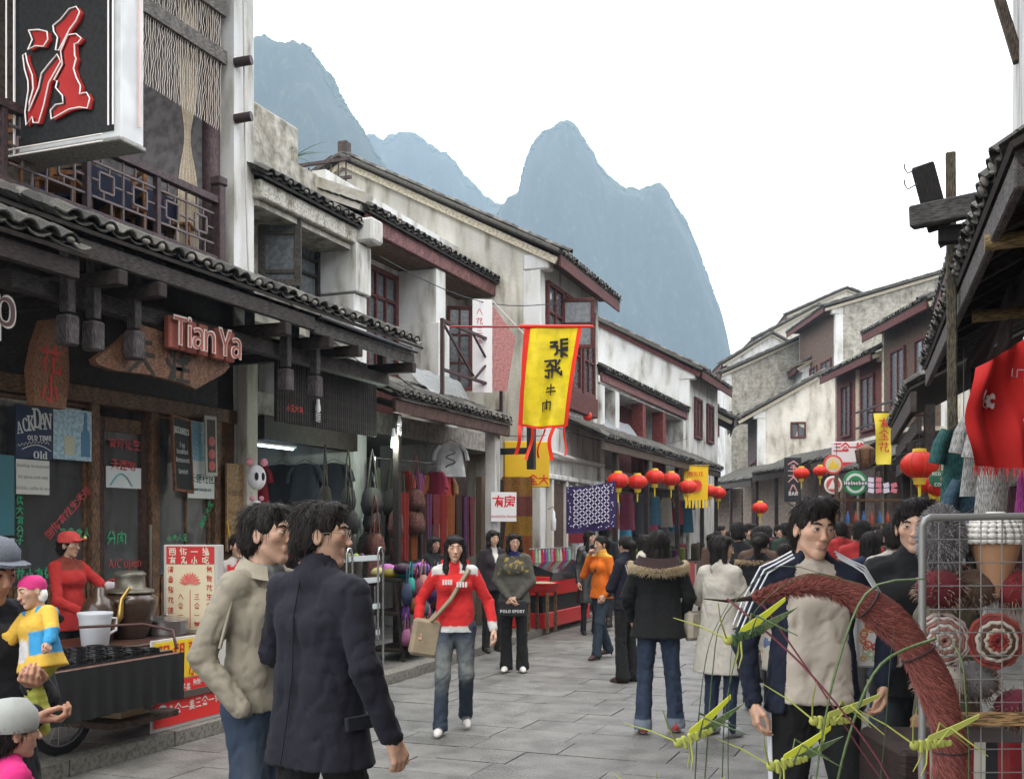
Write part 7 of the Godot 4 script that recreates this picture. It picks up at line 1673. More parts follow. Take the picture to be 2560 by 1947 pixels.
	for q in [[-0.36, -0.2], [0.4, -0.14]]: part(MB.new().lathe([Vector2(0, 0.004), Vector2(0.04, 0.006), Vector2(0.055, 0.0)], 16, Transform3D(Basis(Vector3.RIGHT, PI / 2), Vector3(q[0], q[1], 0.007))), "printed_bowl", mat(C(0.45, 0.42, 0.45), 0.5), pn)
	# light box menu
	var lb := thing("menu_lightbox", "upright menu box in red and cream with a pink lotus flower", "sign", Vector3(-5.95, 0.77, -7.55), 0.2)
	part(MB.new().box(Vector3(0, 0.37, -0.06), Vector3(0.5, 0.76, 0.12), Basis(), 0.006), "case", mat(C(0.45, 0.44, 0.41), 0.4), lb)
	part(MB.new().box(Vector3(0, 0.3, 0.002), Vector3(0.44, 0.56, 0.006)), "cream_panel", mat(C(0.66, 0.58, 0.4), 0.5), lb)
	part(MB.new().box(Vector3(0, 0.66, 0.002), Vector3(0.44, 0.15, 0.006)), "red_panel", mat(C(0.5, 0.03, 0.03), 0.5), lb)
	ink(lb, "西街一绝", -0.195, 0.725, 0.06, C(0.68, 0.62, 0.5), false, 0.14, 0.008, 1.7)
	ink(lb, "有名小吃", -0.195, 0.65, 0.06, C(0.68, 0.62, 0.5), false, 0.14, 0.008, 1.7)
	var dr := C(0.45, 0.04, 0.03)
	ink(lb, "清香桂花莲子", -0.205, 0.565, 0.05, dr, true, 0.13, 0.008, 1.75)
	ink(lb, "核桃花生芝麻糊", 0.15, 0.565, 0.05, dr, true, 0.13, 0.008, 1.55)
	ink(lb, "八合一羹", -0.11, 0.33, 0.045, dr, true, 0.13, 0.008, 1.75)
	ink(lb, "三合一糊", 0.04, 0.33, 0.045, dr, true, 0.13, 0.008, 1.75)
	for k in 11:
		var a := -1.5 + k * 0.3
		var d := Vector3(sin(a), cos(a), 0)
		part(MB.new().plate(PackedVector2Array([Vector2(-0.002, 0), Vector2(-0.02, 0.05), Vector2(0, 0.1), Vector2(0.02, 0.05), Vector2(0.002, 0)]), 0.002, Transform3D(Basis(Vector3(0, 0, 1), -a), Vector3(0, 0.42, 0.006 + 0.0006 * (k % 4)))), "petal", mat(C(0.62, 0.12 + 0.06 * (k % 3), 0.13), 0.5), lb)
	part(MB.new().box(Vector3(0, 0.2, 0.006), Vector3(0.006, 0.33, 0.003)), "divider", mat(dr, 0.5), lb)
	# jar, kettle, pots
	var br := mat(C(0.06, 0.035, 0.022), 0.28, {t = "mottle", s = 4.0, cc = 0.4})
	var jar := thing("tea_urn", "big brown glazed urn with a dented metal lid", "urn", Vector3(-6.1, 0.77, -6.98))
	part(MB.new().lathe([Vector2(0.12, 0), Vector2(0.14, 0.02), Vector2(0.17, 0.12), Vector2(0.215, 0.28), Vector2(0.215, 0.33), Vector2(0.17, 0.36), Vector2(0.165, 0.38)], 28), "urn_body", br, jar)
	part(MB.new().lathe([Vector2(0.19, 0.37), Vector2(0.19, 0.395), Vector2(0.12, 0.41), Vector2(0.115, 0.5), Vector2(0.13, 0.52), Vector2(0.1, 0.545), Vector2(0, 0.55)], 24), "lid", mat(C(0.16, 0.15, 0.12), 0.4, {met = 0.5, t = "grime", s = 4.0}), jar)
	var spt := thing("copper_kettle", "dark kettle with a brass dragon spout beside the urn", "kettle", Vector3(-6.15, 0.77, -6.68))
	part(MB.new().lathe([Vector2(0.1, 0), Vector2(0.13, 0.1), Vector2(0.14, 0.24), Vector2(0.1, 0.33), Vector2(0.05, 0.36), Vector2(0.05, 0.42), Vector2(0, 0.44)], 22), "kettle_body", br, spt)
	part(MB.new().tube([Vector3(0.1, 0.1, -0.02), Vector3(0.17, 0.2, -0.05), Vector3(0.16, 0.33, -0.08), Vector3(0.2, 0.42, -0.12)], [0.03, 0.028, 0.018, 0.014], 10), "spout", mat(C(0.5, 0.33, 0.1), 0.3, {met = 0.8}), spt)
	var bu := thing("plastic_bucket", "white plastic bucket on the snack cart", "bucket", Vector3(-5.98, 0.77, -6.46))
	part(MB.new().lathe([Vector2(0, 0.01), Vector2(0.1, 0.0), Vector2(0.125, 0.25), Vector2(0.132, 0.25), Vector2(0.132, 0.235), Vector2(0.12, 0.2)], 22), "pail", mat(C(0.6, 0.62, 0.65), 0.4), bu)
	part(MB.new().tube([Vector3(0.02, 0.2, -0.12), Vector3(0.03, 0.19, -0.19), Vector3(0.03, 0.1, -0.19), Vector3(0.02, 0.07, -0.11)], 0.012, 8), "handle", mat(C(0.6, 0.62, 0.65), 0.4), bu)
	var po := thing("steel_pot", "low steel pot with a lid beside the menu box", "pot", Vector3(-6.0, 0.77, -7.3))
	part(MB.new().lathe([Vector2(0.17, 0), Vector2(0.18, 0.02), Vector2(0.18, 0.12), Vector2(0.19, 0.125)], 26), "pot_body", mat(C(0.4, 0.4, 0.4), 0.25, {met = 0.9}), po)
	part(MB.new().lathe([Vector2(0.19, 0.125), Vector2(0.17, 0.14), Vector2(0.08, 0.155), Vector2(0.02, 0.158), Vector2(0.015, 0.175), Vector2(0, 0.18)], 26), "lid", mat(C(0.45, 0.45, 0.45), 0.22, {met = 0.9}), po)
	var cb := thing("cardboard_box", "brown cardboard box on the lower shelf of the cart", "box", Vector3(-5.62, 0.3, -6.25))
	part(MB.new().box(Vector3(0, 0.15, 0), Vector3(0.42, 0.3, 0.32), Basis(), 0.004), "carton", mat(C(0.33, 0.23, 0.13), 0.8), cb)
	part(MB.new().box(Vector3(0, 0.301, 0), Vector3(0.425, 0.004, 0.06)), "tape", mat(C(0.4, 0.3, 0.18), 0.4), cb)

func lantern(at: Vector3, r: float, label: String, tone := 1.0) -> Node3D:
	var o := thing("red_lantern", label, "lantern", at, rng.randf() * TAU, "red paper lanterns along the street")
	var b := MB.new()
	var pts := []
	for k in 17:
		var ph := PI * (0.1 + 0.8 * k / 16.0)
		pts.append(Vector2(sin(ph) * r, -cos(ph) * r * 0.74))
	b.lathe(pts, 32)
	for j in b.v.size():
		var a := atan2(b.v[j].z, b.v[j].x)
		b.v[j] *= Vector3(1 - 0.025 * absf(cos(a * 8.0)), 1, 1 - 0.025 * absf(cos(a * 8.0)))
	part(b, "lantern_body", mat(C(0.66 * tone, 0.022, 0.012), 0.55, {bl = C(0.5, 0.03, 0.02), t = "soft", s = 3.0}), o)
	var gold := mat(C(0.62, 0.42, 0.03), 0.5)
	for s in [-1.0, 1.0]: part(MB.new().lathe([Vector2(r * 0.36, -0.02), Vector2(r * 0.36, 0.03), Vector2(r * 0.3, 0.035)], 18, Transform3D(Basis(), Vector3(0, s * r * 0.7, 0))), "gold_cap", gold, o)
	var rb := MB.new()
	for k in 8:
		var p := []
		for m in 9:
			var ph := PI * (0.12 + 0.76 * m / 8.0)
			p.append(Vector3(sin(ph) * cos(TAU * k / 8) * r * 1.005, cos(ph) * r * 0.745, sin(ph) * sin(TAU * k / 8) * r * 1.005))
		rb.tube(p, 0.004, 4, false)
	part(rb, "ribs", mat(C(0.5, 0.12, 0.02), 0.6), o)
	part(MB.new().lathe([Vector2(r * 0.3, -r * 1.05), Vector2(r * 0.33, -r * 0.72)], 14), "tassel_head", gold, o)
	part(MB.new().lathe([Vector2(r * 0.05, -r * 2.0), Vector2(r * 0.09, -r * 1.2), Vector2(r * 0.06, -r * 0.9)], 10), "tassel", mat(C(0.65, 0.48, 0.03), 0.7), o)
	part(MB.new().tube([Vector3(0, r * 0.7, 0), Vector3(0, r * 0.7 + 0.35, 0)], 0.004, 4), "cord", mat(C(0.05, 0.04, 0.04), 0.8), o)
	return o

func bulb(at: Vector3, len: float, lit: bool, label: String) -> void:
	var o := thing("spiral_bulb", label, "bulb", at, 0.0, "hanging spiral bulbs")
	var w := mat(C(0.75, 0.75, 0.75), 0.4)
	part(MB.new().tube([Vector3(0, 0.12, 0), Vector3(0, len, 0)], 0.004, 4), "flex", mat(C(0.1, 0.1, 0.1), 0.7), o)
	part(MB.new().lathe([Vector2(0.018, 0.13), Vector2(0.022, 0.08), Vector2(0.03, 0.04), Vector2(0.03, 0.0), Vector2(0.02, -0.01)], 12), "holder", w, o)
	var sp := []
	for k in 40: sp.append(Vector3(cos(k * 0.62) * 0.024, -0.015 - k * 0.0027, sin(k * 0.62) * 0.024))
	part(MB.new().tube(sp, 0.0075, 6), "lamp_coil", mat(C(0.9, 0.95, 0.9), 0.4, {em = Color(0.85, 1.0, 0.9), ev = 9.0}) if lit else w, o)
	if lit:
		var l := OmniLight3D.new()
		l.name = "bulb_light"; l.light_energy = 0.4; l.light_color = Color(0.93, 1.0, 0.95); l.light_size = 0.04; l.omni_range = 20.0; l.omni_attenuation = 2.0; l.shadow_enabled = true
		o.add_child(l); l.position = Vector3(0, -0.07, 0)

# a garment on a hanger: facing +z, top at y = 0
func garment(o: Node3D, w: float, l: float, mt: Material, sleeves := true, called := "cloth") -> void:
	var ph := rng.randf() * 9.0
	part(MB.new().sheet(18, 10, func(s, t): var a: float = s * TAU; return Vector3(cos(a) * (w * 0.5 * (0.75 + 0.3 * t)) , -0.03 - t * l - 0.04 * absf(cos(a)) * (1 - t), sin(a) * (0.03 + 0.045 * t) * (1.0 + 0.4 * sin(a * 3 + ph)))), called, mt, o)
	if sleeves:
		for sx in [-1.0, 1.0]: part(MB.new().tube([Vector3(sx * w * 0.36, -0.07, 0), Vector3(sx * w * 0.52, -0.17, 0.01), Vector3(sx * w * 0.58, -0.3, 0.0)], [0.05, 0.055, 0.06], 10, true, 0.5), "sleeve", mt, o)
	part(MB.new().tube([Vector3(-w * 0.36, -0.06, 0), Vector3(0, 0.02, 0), Vector3(w * 0.36, -0.06, 0)], 0.005, 5), "hanger", mat(C(0.1, 0.08, 0.06), 0.5), o)
	part(MB.new().tube([Vector3(0, 0.02, 0), Vector3(0, 0.06, 0), Vector3(0.015, 0.085, 0), Vector3(0.03, 0.07, 0)], 0.003, 5), "hook", mat(C(0.3, 0.3, 0.3), 0.4, {met = 0.8}), o)

func hand_bag(at: Vector3, turn: float, s: float, mt: Material, label: String, strap := 0.35) -> void:
	var o := thing("cloth_bag", label, "bag", at, turn, "cloth bags hung at the stalls")
	part(MB.new().lathe([Vector2(0.0, -0.3), Vector2(0.11, -0.28), Vector2(0.14, -0.18), Vector2(0.11, -0.05), Vector2(0.06, 0.0)], 14, Transform3D(Basis().scaled(Vector3(s, s, s * 0.5)), Vector3.ZERO)), "pouch", mt, o)
	part(MB.new().tube([Vector3(-0.06, -0.02, 0) * s, Vector3(-0.03, strap * 0.7, 0), Vector3(0, strap, 0), Vector3(0.03, strap * 0.7, 0), Vector3(0.06, -0.02, 0) * s], 0.012 * s, 6), "strap", mt, o)

func shops_left() -> void:
	var pr := mat(C(0.5, 0.45, 0.42), 0.8, {t = "print", s = 5.0}); var pr2 := mat(C(0.28, 0.26, 0.24), 0.8, {t = "print", s = 9.0})
	# slatted panel, bulbs, strip light
	var o := thing("slatted_panel", "dark brown slatted panel hung over the souvenir shop", "panel", Vector3(-6.5, 3.13, -10.75)); o.basis = FX
	part(MB.new().box(Vector3(0, 0, -0.02), Vector3(2.18, 0.66, 0.02)), "backing", wood(C(0.025, 0.02, 0.017), 1), o)
	for k in 46: part(MB.new().box(Vector3(-1.07 + k * 0.0475, 0, 0), Vector3(0.036, 0.66, 0.018), Basis(), 0.003), "slat", wood([C(0.045, 0.035, 0.03), C(0.055, 0.045, 0.036), C(0.038, 0.03, 0.027)][k % 3], 1), o)
	ink(o, "小金大有", -0.92, -0.13, 0.07, C(0.4, 0.04, 0.03), false, 0.14, 0.012)
	part(MB.new().box(Vector3(0.3, 0.5, 0), Vector3(1.9, 0.09, 0.08), Basis(), 0.008), "beam", wood(C(0.12, 0.105, 0.09), 0), o)
	bulb(Vector3(-6.45, 2.98, -10.4), 0.6, false, "unlit spiral bulb hanging before the slatted panel")
	bulb(Vector3(-6.45, 2.99, -12.37), 0.5, false, "unlit spiral bulb hanging beside the low tiled awning")
	bulb(Vector3(-6.5, 2.82, -12.3), 0.12, true, "lit spiral bulb glowing under the eave of the clothes stall")
	o = thing("strip_light", "lit fluorescent strip under the souvenir shop beam", "lamp", Vector3(-7.7, 2.68, -11.35))
	part(MB.new().box(Vector3(0, 0.03, 0), Vector3(0.06, 0.04, 1.0)), "fitting", mat(C(0.6, 0.6, 0.6), 0.5), o)
	part(MB.new().tube([Vector3(0, 0, -0.46), Vector3(0, 0, 0.46)], 0.014, 8), "lamp_tube", mat(C(0.9, 0.95, 1.0), 0.4, {em = Color(0.75, 0.9, 1.0), ev = 7.0}), o)
	var al := AreaLight3D.new()
	al.name = "strip_glow"; al.area_size = Vector2(0.1, 0.9); al.light_energy = 0.4; al.light_color = Color(0.85, 0.93, 1.0); al.shadow_enabled = true
	o.add_child(al); al.position = Vector3(0, -0.03, 0); al.rotation = Vector3(-PI / 2, 0, 0)
	# souvenir shop goods
	for k in 15:
		var c: Color = [C(0.03, 0.03, 0.035), C(0.3, 0.02, 0.03), C(0.04, 0.045, 0.05), C(0.5, 0.5, 0.5), C(0.035, 0.03, 0.03)][(k * 2 + k / 5) % 5]
		o = thing("hanging_shirt", "%s shirt hung %s in the souvenir shop, %s from the opening" % [["black", "dark red", "charcoal", "white", "dark brown"][(k * 2 + k / 5) % 5], ["at the top", "half way up", "low down"][k / 5], ["first", "second", "third", "fourth", "fifth"][k % 5]], "shirt", Vector3(-7.7 - (k % 5) * 0.42, 2.6 - (k / 5) * 0.62, -12.82 + 0.06 * (k % 2)), 0.0)
		garment(o, 0.5, 0.55, cloth(c))
	for k in 18:
		hand_bag(Vector3(-7.15 + 0.25 * (k % 3), 2.2 - 0.3 * (k % 4), -11.7 - (k % 9) * 0.19), rng.randf() * 3.0, rng.randf_range(0.95, 1.3), [mat(C(0.12, 0.1, 0.07), 0.8, {t = "print", s = 4.0}), mat(C(0.04, 0.036, 0.032), 0.8, {t = "speck", s = 9.0}), mat(C(0.3, 0.12, 0.1), 0.8, {t = "print", s = 3.0})][k % 3], "%s shoulder bag hung by its strap at the shop pillar" % ["patterned dark", "black", "flower printed"][k % 3], 0.5)
	o = thing("plush_toy", "string of white and pink plush faces hung by the bar post", "toy", Vector3(-6.95, 2.1, -9.95), YAW - 0.4)
	for k in 2:
		var y := 0.12 - k * 0.34
		var sz := 1.0 - k * 0.35
		part(MB.new().ball(Vector3(0, y, 0), Vector3(0.11, 0.14, 0.07) * sz, 16, 10), "face", cloth(C(0.7, 0.68, 0.68)), o)
		for sx in [-1.0, 1.0]:
			part(MB.new().ball(Vector3(sx * 0.04 * sz, y + 0.01, 0.062 * sz), Vector3(0.026, 0.045, 0.012) * sz, 10, 6), "eye", cloth(C(0.015, 0.015, 0.015)), o)
			part(MB.new().ball(Vector3(sx * 0.09 * sz, y + 0.17 * sz, 0), Vector3(0.05, 0.045, 0.03) * sz, 10, 6), "pink_bow", cloth(C(0.62, 0.25, 0.3)), o)
	# chrome stand with trays of trinkets
	o = thing("chrome_display_stand", "tall chrome wire stand with glass shelves of trinkets on the pavement", "stand", Vector3(-6.1, 0.1, -10.5))
	var chm := mat(C(0.5, 0.5, 0.5), 0.25, {met = 0.95})
	for z in [-0.35, 0.35]: part(MB.new().tube([Vector3(0.2, 0, z - 0.06), Vector3(0.2, 1.28, z - 0.06), Vector3(0.2, 1.34, z - 0.03), Vector3(0.2, 1.34, z + 0.03), Vector3(0.2, 1.28, z + 0.06), Vector3(0.2, 0.3, z + 0.06)], 0.014, 8), "upright", chm, o)
	for y in [0.35, 0.65, 0.95, 1.2]:
		part(MB.new().box(Vector3(0, y, 0), Vector3(0.36, 0.012, 0.7)), "shelf", mat(C(0.5, 0.55, 0.53), 0.15, {sp = 0.6}), o)
		part(MB.new().box(Vector3(0.19, y + 0.03, 0), Vector3(0.006, 0.06, 0.7)), "shelf_edge", mat(C(0.5, 0.55, 0.55), 0.2), o)
	for k in 40:
		var t := solo(MB.new().ball(Vector3.ZERO, Vector3(rng.randf_range(0.02, 0.045), rng.randf_range(0.02, 0.05), rng.randf_range(0.02, 0.045)), 8, 6), "trinket", mat(Color.from_hsv(rng.randf(), rng.randf_range(0.2, 0.8), rng.randf_range(0.15, 0.7)).srgb_to_linear(), 0.4), "small bright trinket lying on the chrome stand shelves", "trinket", "trinkets on the chrome stand")
		t.position = Vector3(-6.1 + rng.randf_range(-0.12, 0.15), 0.1 + [0.35, 0.65, 0.95, 1.2][k % 4] + 0.045, -10.5 + rng.randf_range(-0.3, 0.3))
	# low table heaped with bright purses
	o = thing("purse_table", "low dark table heaped and hung with bright purses", "table", Vector3(-6.05, 0.1, -12.0))
	for y in [0.12, 0.55, 0.95]: part(MB.new().box(Vector3(-0.1 * y, y, 0), Vector3(0.5, 0.04, 1.5), Basis(), 0.005), "shelf", wood(BROWN, 2), o)
	for sx in [-1.0, 1.0]:
		for sz in [-1.0, 1.0]: part(MB.new().bar(Vector3(sx * 0.22, 0, sz * 0.72), Vector3(sx * 0.22 - 0.1, 0.95, sz * 0.72), 0.04, 0.04), "leg", wood(BROWN, 1), o)
	for k in 66:
		var hs := Color.from_hsv([0.93, 0.6, 0.78, 0.0, 0.5, 0.12, 0.85][k % 7] + rng.randf_range(-0.03, 0.03), rng.randf_range(0.35, 0.85), rng.randf_range(0.3, 0.75)).srgb_to_linear()
		var m := mat(hs, 0.6, {t = "print", s = 12.0} if k % 2 else {t = "mottle", s = 6.0})
		var nm: String = ["pink", "blue", "purple", "red", "teal", "yellow", "magenta"][k % 7]
		if k < 40: hand_bag(Vector3(-5.74 - rng.randf() * 0.06, [0.55, 1.05, 0.8][k % 3] + rng.randf_range(-0.07, 0.07), -11.2 - (k / 40.0) * 1.7), YAW + rng.randf_range(-0.4, 0.4), rng.randf_range(0.6, 0.9), m, "%s %s purse hanging from the low table front" % [nm, "printed" if k % 2 else "plain"], 0.18)
		else:
			var p := solo(MB.new().ball(Vector3.ZERO, Vector3(0.11, 0.07, 0.12) * rng.randf_range(0.7, 1.2), 12, 8), "cloth_purse", m, "%s %s purse lying on top of the low table" % [nm, "printed" if k % 2 else "plain"], "purse", "purses heaped on the low table")
			p.position = Vector3(-6.1 + rng.randf_range(-0.2, 0.2), 1.13 + rng.randf_range(-0.02, 0.05), -11.35 - rng.randf() * 1.35); p.rotation.y = rng.randf() * TAU
	# clothes rack
	o = thing("clothes_rail", "steel clothes rail under the low tiled awning", "rail")
	part(MB.new().tube([Vector3(-7.1, 2.62, -12.9), Vector3(-7.1, 2.66, -15.5)], 0.016, 8), "rail", chm, o)
	for z in [-12.9, -15.5]: part(MB.new().tube([Vector3(-7.1, 0.1, z), Vector3(-7.1, 2.64, z)], 0.016, 8), "upright", chm, o)
	for k in 15:
		var c: Color = [C(0.16, 0.19, 0.09), C(0.12, 0.15, 0.08), C(0.2, 0.2, 0.12), C(0.13, 0.17, 0.09), C(0.45, 0.05, 0.04), C(0.5, 0.1, 0.08), C(0.2, 0.05, 0.16), C(0.25, 0.06, 0.2), C(0.5, 0.13, 0.04), C(0.4, 0.05, 0.1), C(0.5, 0.2, 0.05), C(0.3, 0.03, 0.05), C(0.5, 0.05, 0.04), C(0.14, 0.06, 0.1), C(0.5, 0.25, 0.1)][k]
		o = thing("hanging_dress", "%s dress %s on the steel clothes rail" % [["olive print", "olive print", "pale olive", "olive print", "red", "rose red", "plum", "purple", "orange", "crimson", "amber", "dark red", "scarlet", "aubergine", "apricot"][k], ["beside the shop pillar", "next to the pillar", "hanging", "hanging", "at the middle", "at the middle", "beside the red ones", "hanging", "hanging", "hanging", "hanging", "hanging", "near the doorway", "near the doorway", "by the doorway"][k]], "dress", Vector3(-7.08 + rng.randf_range(-0.08, 0.12), 2.55 - 0.03 * (k % 3), -13.05 - k * 0.165), YAW + rng.randf_range(0.1, 1.1))
		garment(o, rng.randf_range(0.36, 0.5), 1.2 if k < 4 else rng.randf_range(0.45, 0.85), cloth(c, {t = "print" if k < 4 else "mottle", s = 8.0}), k > 3)
	for k in 10:
		o = thing("hanging_scarf", "%s scarf hung below the clothes rail" % ["red", "orange", "brown", "purple", "striped red"][k % 5], "scarf", Vector3(-6.7, 1.75, -13.0 - k * 0.25), 0.0, "scarves hung below the clothes rail")
		var cc: Color = [C(0.5, 0.04, 0.03), C(0.55, 0.15, 0.03), C(0.12, 0.07, 0.05), C(0.2, 0.06, 0.2), C(0.4, 0.08, 0.08)][k % 5]
		part(MB.new().sheet(8, 8, func(s, t): return Vector3(0.03 * sin(s * 12.0 + k), 0.4 - t * rng.randf_range(0.9, 0.95), (s - 0.5) * 0.2 * (1 - 0.3 * t))), "cloth", cloth(cc, {t = "print", s = 7.0}), o)
	o = thing("white_tshirt", "white T-shirt with a black dragon hung from the awning", "shirt", Vector3(-6.9, 3.0, -14.9), 0.5)
	garment(o, 0.46, 0.52, cloth(C(0.55, 0.56, 0.55)))
	var dg := []
	for k in 24: dg.append(Vector3(0.07 * sin(k * 0.5), -0.14 - k * 0.012, 0.085))
	part(MB.new().tube(dg, 0.01, 5, true, 0.4), "printed_dragon", mat(C(0.02, 0.02, 0.02), 0.8), o)
	# dark doorway beyond with a red paper
	o = card("red_paper", "dark red paper with a diamond pasted in the dark doorway", "paper", Vector3(-7.45, 2.1, -15.75), 0.3, 0.45, mat(C(0.2, 0.02, 0.02), 0.8), FX)
	ink(o, "有", -0.08, 0.1, 0.16, C(0.4, 0.25, 0.05))
	wall(o.get_parent().get_node("pink_fascia_house"), "doorway_panel", wood(C(0.11, 0.065, 0.05), 1), -7.6, -7.5, 0.1, 2.95, -16.9, -15.55)  # dark brown panel across the opening; its colour stands in for the doorway shade
	o = card("room_sign", "white sign with two red characters on the pale post", "sign", Vector3(-6.3, 2.0, -15.6), 0.42, 0.46, mat(C(0.66, 0.66, 0.66), 0.6), Basis(Vector3.UP, 0.7))
	ink(o, "有房", -0.18, 0.17, 0.17, C(0.55, 0.02, 0.03), false, 0.14, 0.005, 1.1)
	latin("Available Room", 0.045, mat(C(0.55, 0.1, 0.1), 0.8), o, Vector3(0, -0.15, 0.005), Basis(), false, false)
	solo(bx(-6.6, -6.42, 0.1, 3.2, -15.75, -15.55, 0.01), "pale_post", white_wall(), "pale plastered post carrying the room sign", "post")
	# yellow shop sign, shutter, cloth
	o = thing("yellow_shop_sign", "yellow boxed shop sign with red characters above the shuttered stall", "sign", Vector3(-6.3, 2.72, -16.6), 0.5)
	part(MB.new().box(Vector3.ZERO, Vector3(0.75, 0.75, 0.16), Basis(), 0.01), "sign_box", mat(C(0.65, 0.4, 0.015), 0.5), o)
	ink(o, "金大", 0.02, -0.18, 0.15, C(0.55, 0.03, 0.02), false, 0.15, 0.085)
	o = thing("black_bracket", "black bracket post for the big yellow banner", "bracket", Vector3(-5.95, 2.62, -15.9))
	part(MB.new().box(Vector3(0, 0.35, 0), Vector3(0.12, 0.75, 0.12), Basis(), 0.008), "upright", mat(C(0.015, 0.015, 0.015), 0.5), o)
	part(MB.new().box(Vector3(-0.32, 0.27, 0), Vector3(0.55, 0.1, 0.08), Basis(), 0.008), "arm", mat(C(0.015, 0.015, 0.015), 0.5), o)
	o = thing("patterned_hanging", "tall orange and yellow patterned cloth hung before the shutter", "cloth", Vector3(-6.35, 0.5, -16.3), 0.5)
	for k in 6: part(MB.new().sheet(12, 6, func(s, t): return Vector3((s - 0.5) * 0.5, 2.0 - (k + t) * 0.32, 0.02 * sin(s * 14.0 + k * 0.3) + 0.02)), "cloth_band", cloth([C(0.55, 0.27, 0.05), C(0.35, 0.1, 0.08), C(0.6, 0.33, 0.04), C(0.5, 0.16, 0.05), C(0.6, 0.4, 0.08), C(0.3, 0.06, 0.06)][k], {t = "print", s = 4.0}), o)
	solo(bx(-6.95, -6.85, 0.1, 2.5, -17.4, -16.0), "roller_shutter", mat(C(0.3, 0.22, 0.14), 0.6, {t = "grain", s = Vector3(1, 12, 1)}), "brown roller shutter behind the patterned cloth", "shutter")
	o = solo(MB.new().sheet(6, 16, func(s, t): return Vector3(-6.55 + 0.05 * sin(t * 4.0), 2.45 - t * 1.5, -15.95 - s * 0.25 + 0.03 * sin(t * 9.0 + s * 5.0))), "dark_scarf", cloth(C(0.03, 0.028, 0.022), {t = "print", s = 9.0}), "dark patterned scarf hanging beside the room sign", "scarf")
	# red counter and scarves
	o = thing("red_counter", "red and black stepped counter with a glass top on the pavement", "counter", Vector3(-5.95, 0.1, -16.85))
	var rdm := mat(C(0.5, 0.02, 0.02), 0.4)
	for q in [[0.12, 0.24, 0.62], [0.66, 0.3, 0.74]]: part(MB.new().box(Vector3(0, q[0], 0), Vector3(q[2], q[1], 2.3), Basis(), 0.01), "red_body", rdm, o)
	part(MB.new().box(Vector3(-0.04, 0.375, 0), Vector3(0.6, 0.27, 2.26)), "black_band", mat(C(0.01, 0.01, 0.01), 0.4), o)
	part(MB.new().box(Vector3(0.1, 0.9, 0), Vector3(0.62, 0.16, 2.2), Basis(Vector3(0, 0, 1), -0.35)), "black_top", mat(C(0.01, 0.01, 0.012), 0.12, {sp = 0.6}), o)
	for k in 13:
		var hc := [C(0.5, 0.03, 0.06), C(0.3, 0.5, 0.25), C(0.55, 0.5, 0.45), C(0.5, 0.02, 0.03), C(0.25, 0.06, 0.3), C(0.2, 0.45, 0.3), C(0.6, 0.2, 0.35)]
		o = thing("hanging_scarf", "%s silk scarf knotted on the rail over the red counter" % ["rose", "pale green", "cream", "red", "violet", "jade", "pink"][k % 7], "scarf", Vector3(-5.95, 1.3, -15.95 - k * 0.15), 0.0, "silk scarves over the red counter")
		part(MB.new().tube([Vector3(0, 0.02, 0), Vector3(0.01, -0.08, 0.01), Vector3(0.0, -0.2, 0.0), Vector3(0.01, -0.34, 0.01)], [0.02, 0.035, 0.045, 0.055], 8, true, 0.4), "cloth", cloth(hc[k % 7]), o)
	solo(MB.new().tube([Vector3(-5.95, 1.33, -15.8), Vector3(-5.95, 1.33, -17.9)], 0.012, 6), "scarf_rail", chm, "thin steel rail holding silk scarves over the red counter", "rail")
	o = thing("red_basin_table", "small wooden stand with a red plastic basin of nuts", "stand", Vector3(-5.55, 0.1, -15.3))
	for sx in [-1.0, 1.0]:
		for sz in [-1.0, 1.0]: part(MB.new().bar(Vector3(sx * 0.15, 0, sz * 0.18), Vector3(sx * 0.15, 0.6, sz * 0.18), 0.04, 0.04), "leg", wood(C(0.2, 0.13, 0.07), 1), o)
	part(MB.new().lathe([Vector2(0, 0.61), Vector2(0.2, 0.6), Vector2(0.28, 0.74), Vector2(0.29, 0.74), Vector2(0.26, 0.7), Vector2(0, 0.7)], 22), "basin", mat(C(0.6, 0.03, 0.03), 0.35), o)
	part(MB.new().ball(Vector3(0, 0.7, 0), Vector3(0.25, 0.06, 0.25), 16, 8), "nuts", mat(C(0.45, 0.35, 0.22), 0.8, {t = "speck", s = 20.0, n = "nrough"}), o)
	# batik cloth
	o = thing("batik_cloth", "purple batik cloth with white ring pattern hung over the pavement", "cloth", Vector3(-5.15, 1.66, -16.5), F0)
	part(MB.new().sheet(20, 14, func(s, t): return Vector3((s - 0.5) * 0.8, 0.72 - t * 0.75 + (s - 0.5) * 0.1 - 0.03 * sin(s * PI), 0.025 * sin(s * 9.0) * t)), "cloth", cloth(C(0.035, 0.02, 0.085)), o)
	var rg := MB.new()
	for a in 6:
		for b in 6:
			for e in 4:
				var an := e * PI / 2 + PI / 4
				var ct := Vector3((a - 2.5) * 0.098, 0.36 + (b - 2.5) * 0.098 + (a - 2.5) * 0.012, 0.045) + Vector3(cos(an), sin(an), 0) * 0.035
				rg.ball(ct, Vector3(0.03, 0.011, 0.002), 6, 4, Basis(Vector3(0, 0, 1), an))
	for k in 60: rg.ball(Vector3([-0.35, 0.35, rng.randf_range(-0.36, 0.36), rng.randf_range(-0.36, 0.36)][k % 4] + rng.randf_range(-0.03, 0.03), [rng.randf_range(0.05, 0.68), rng.randf_range(0.05, 0.7), 0.03, 0.69][k % 4] + rng.randf_range(-0.02, 0.02), 0.045), Vector3(0.01, 0.01, 0.002), 6, 4)
	part(rg, "printed_rings", mat(C(0.5, 0.48, 0.58), 0.85), o)
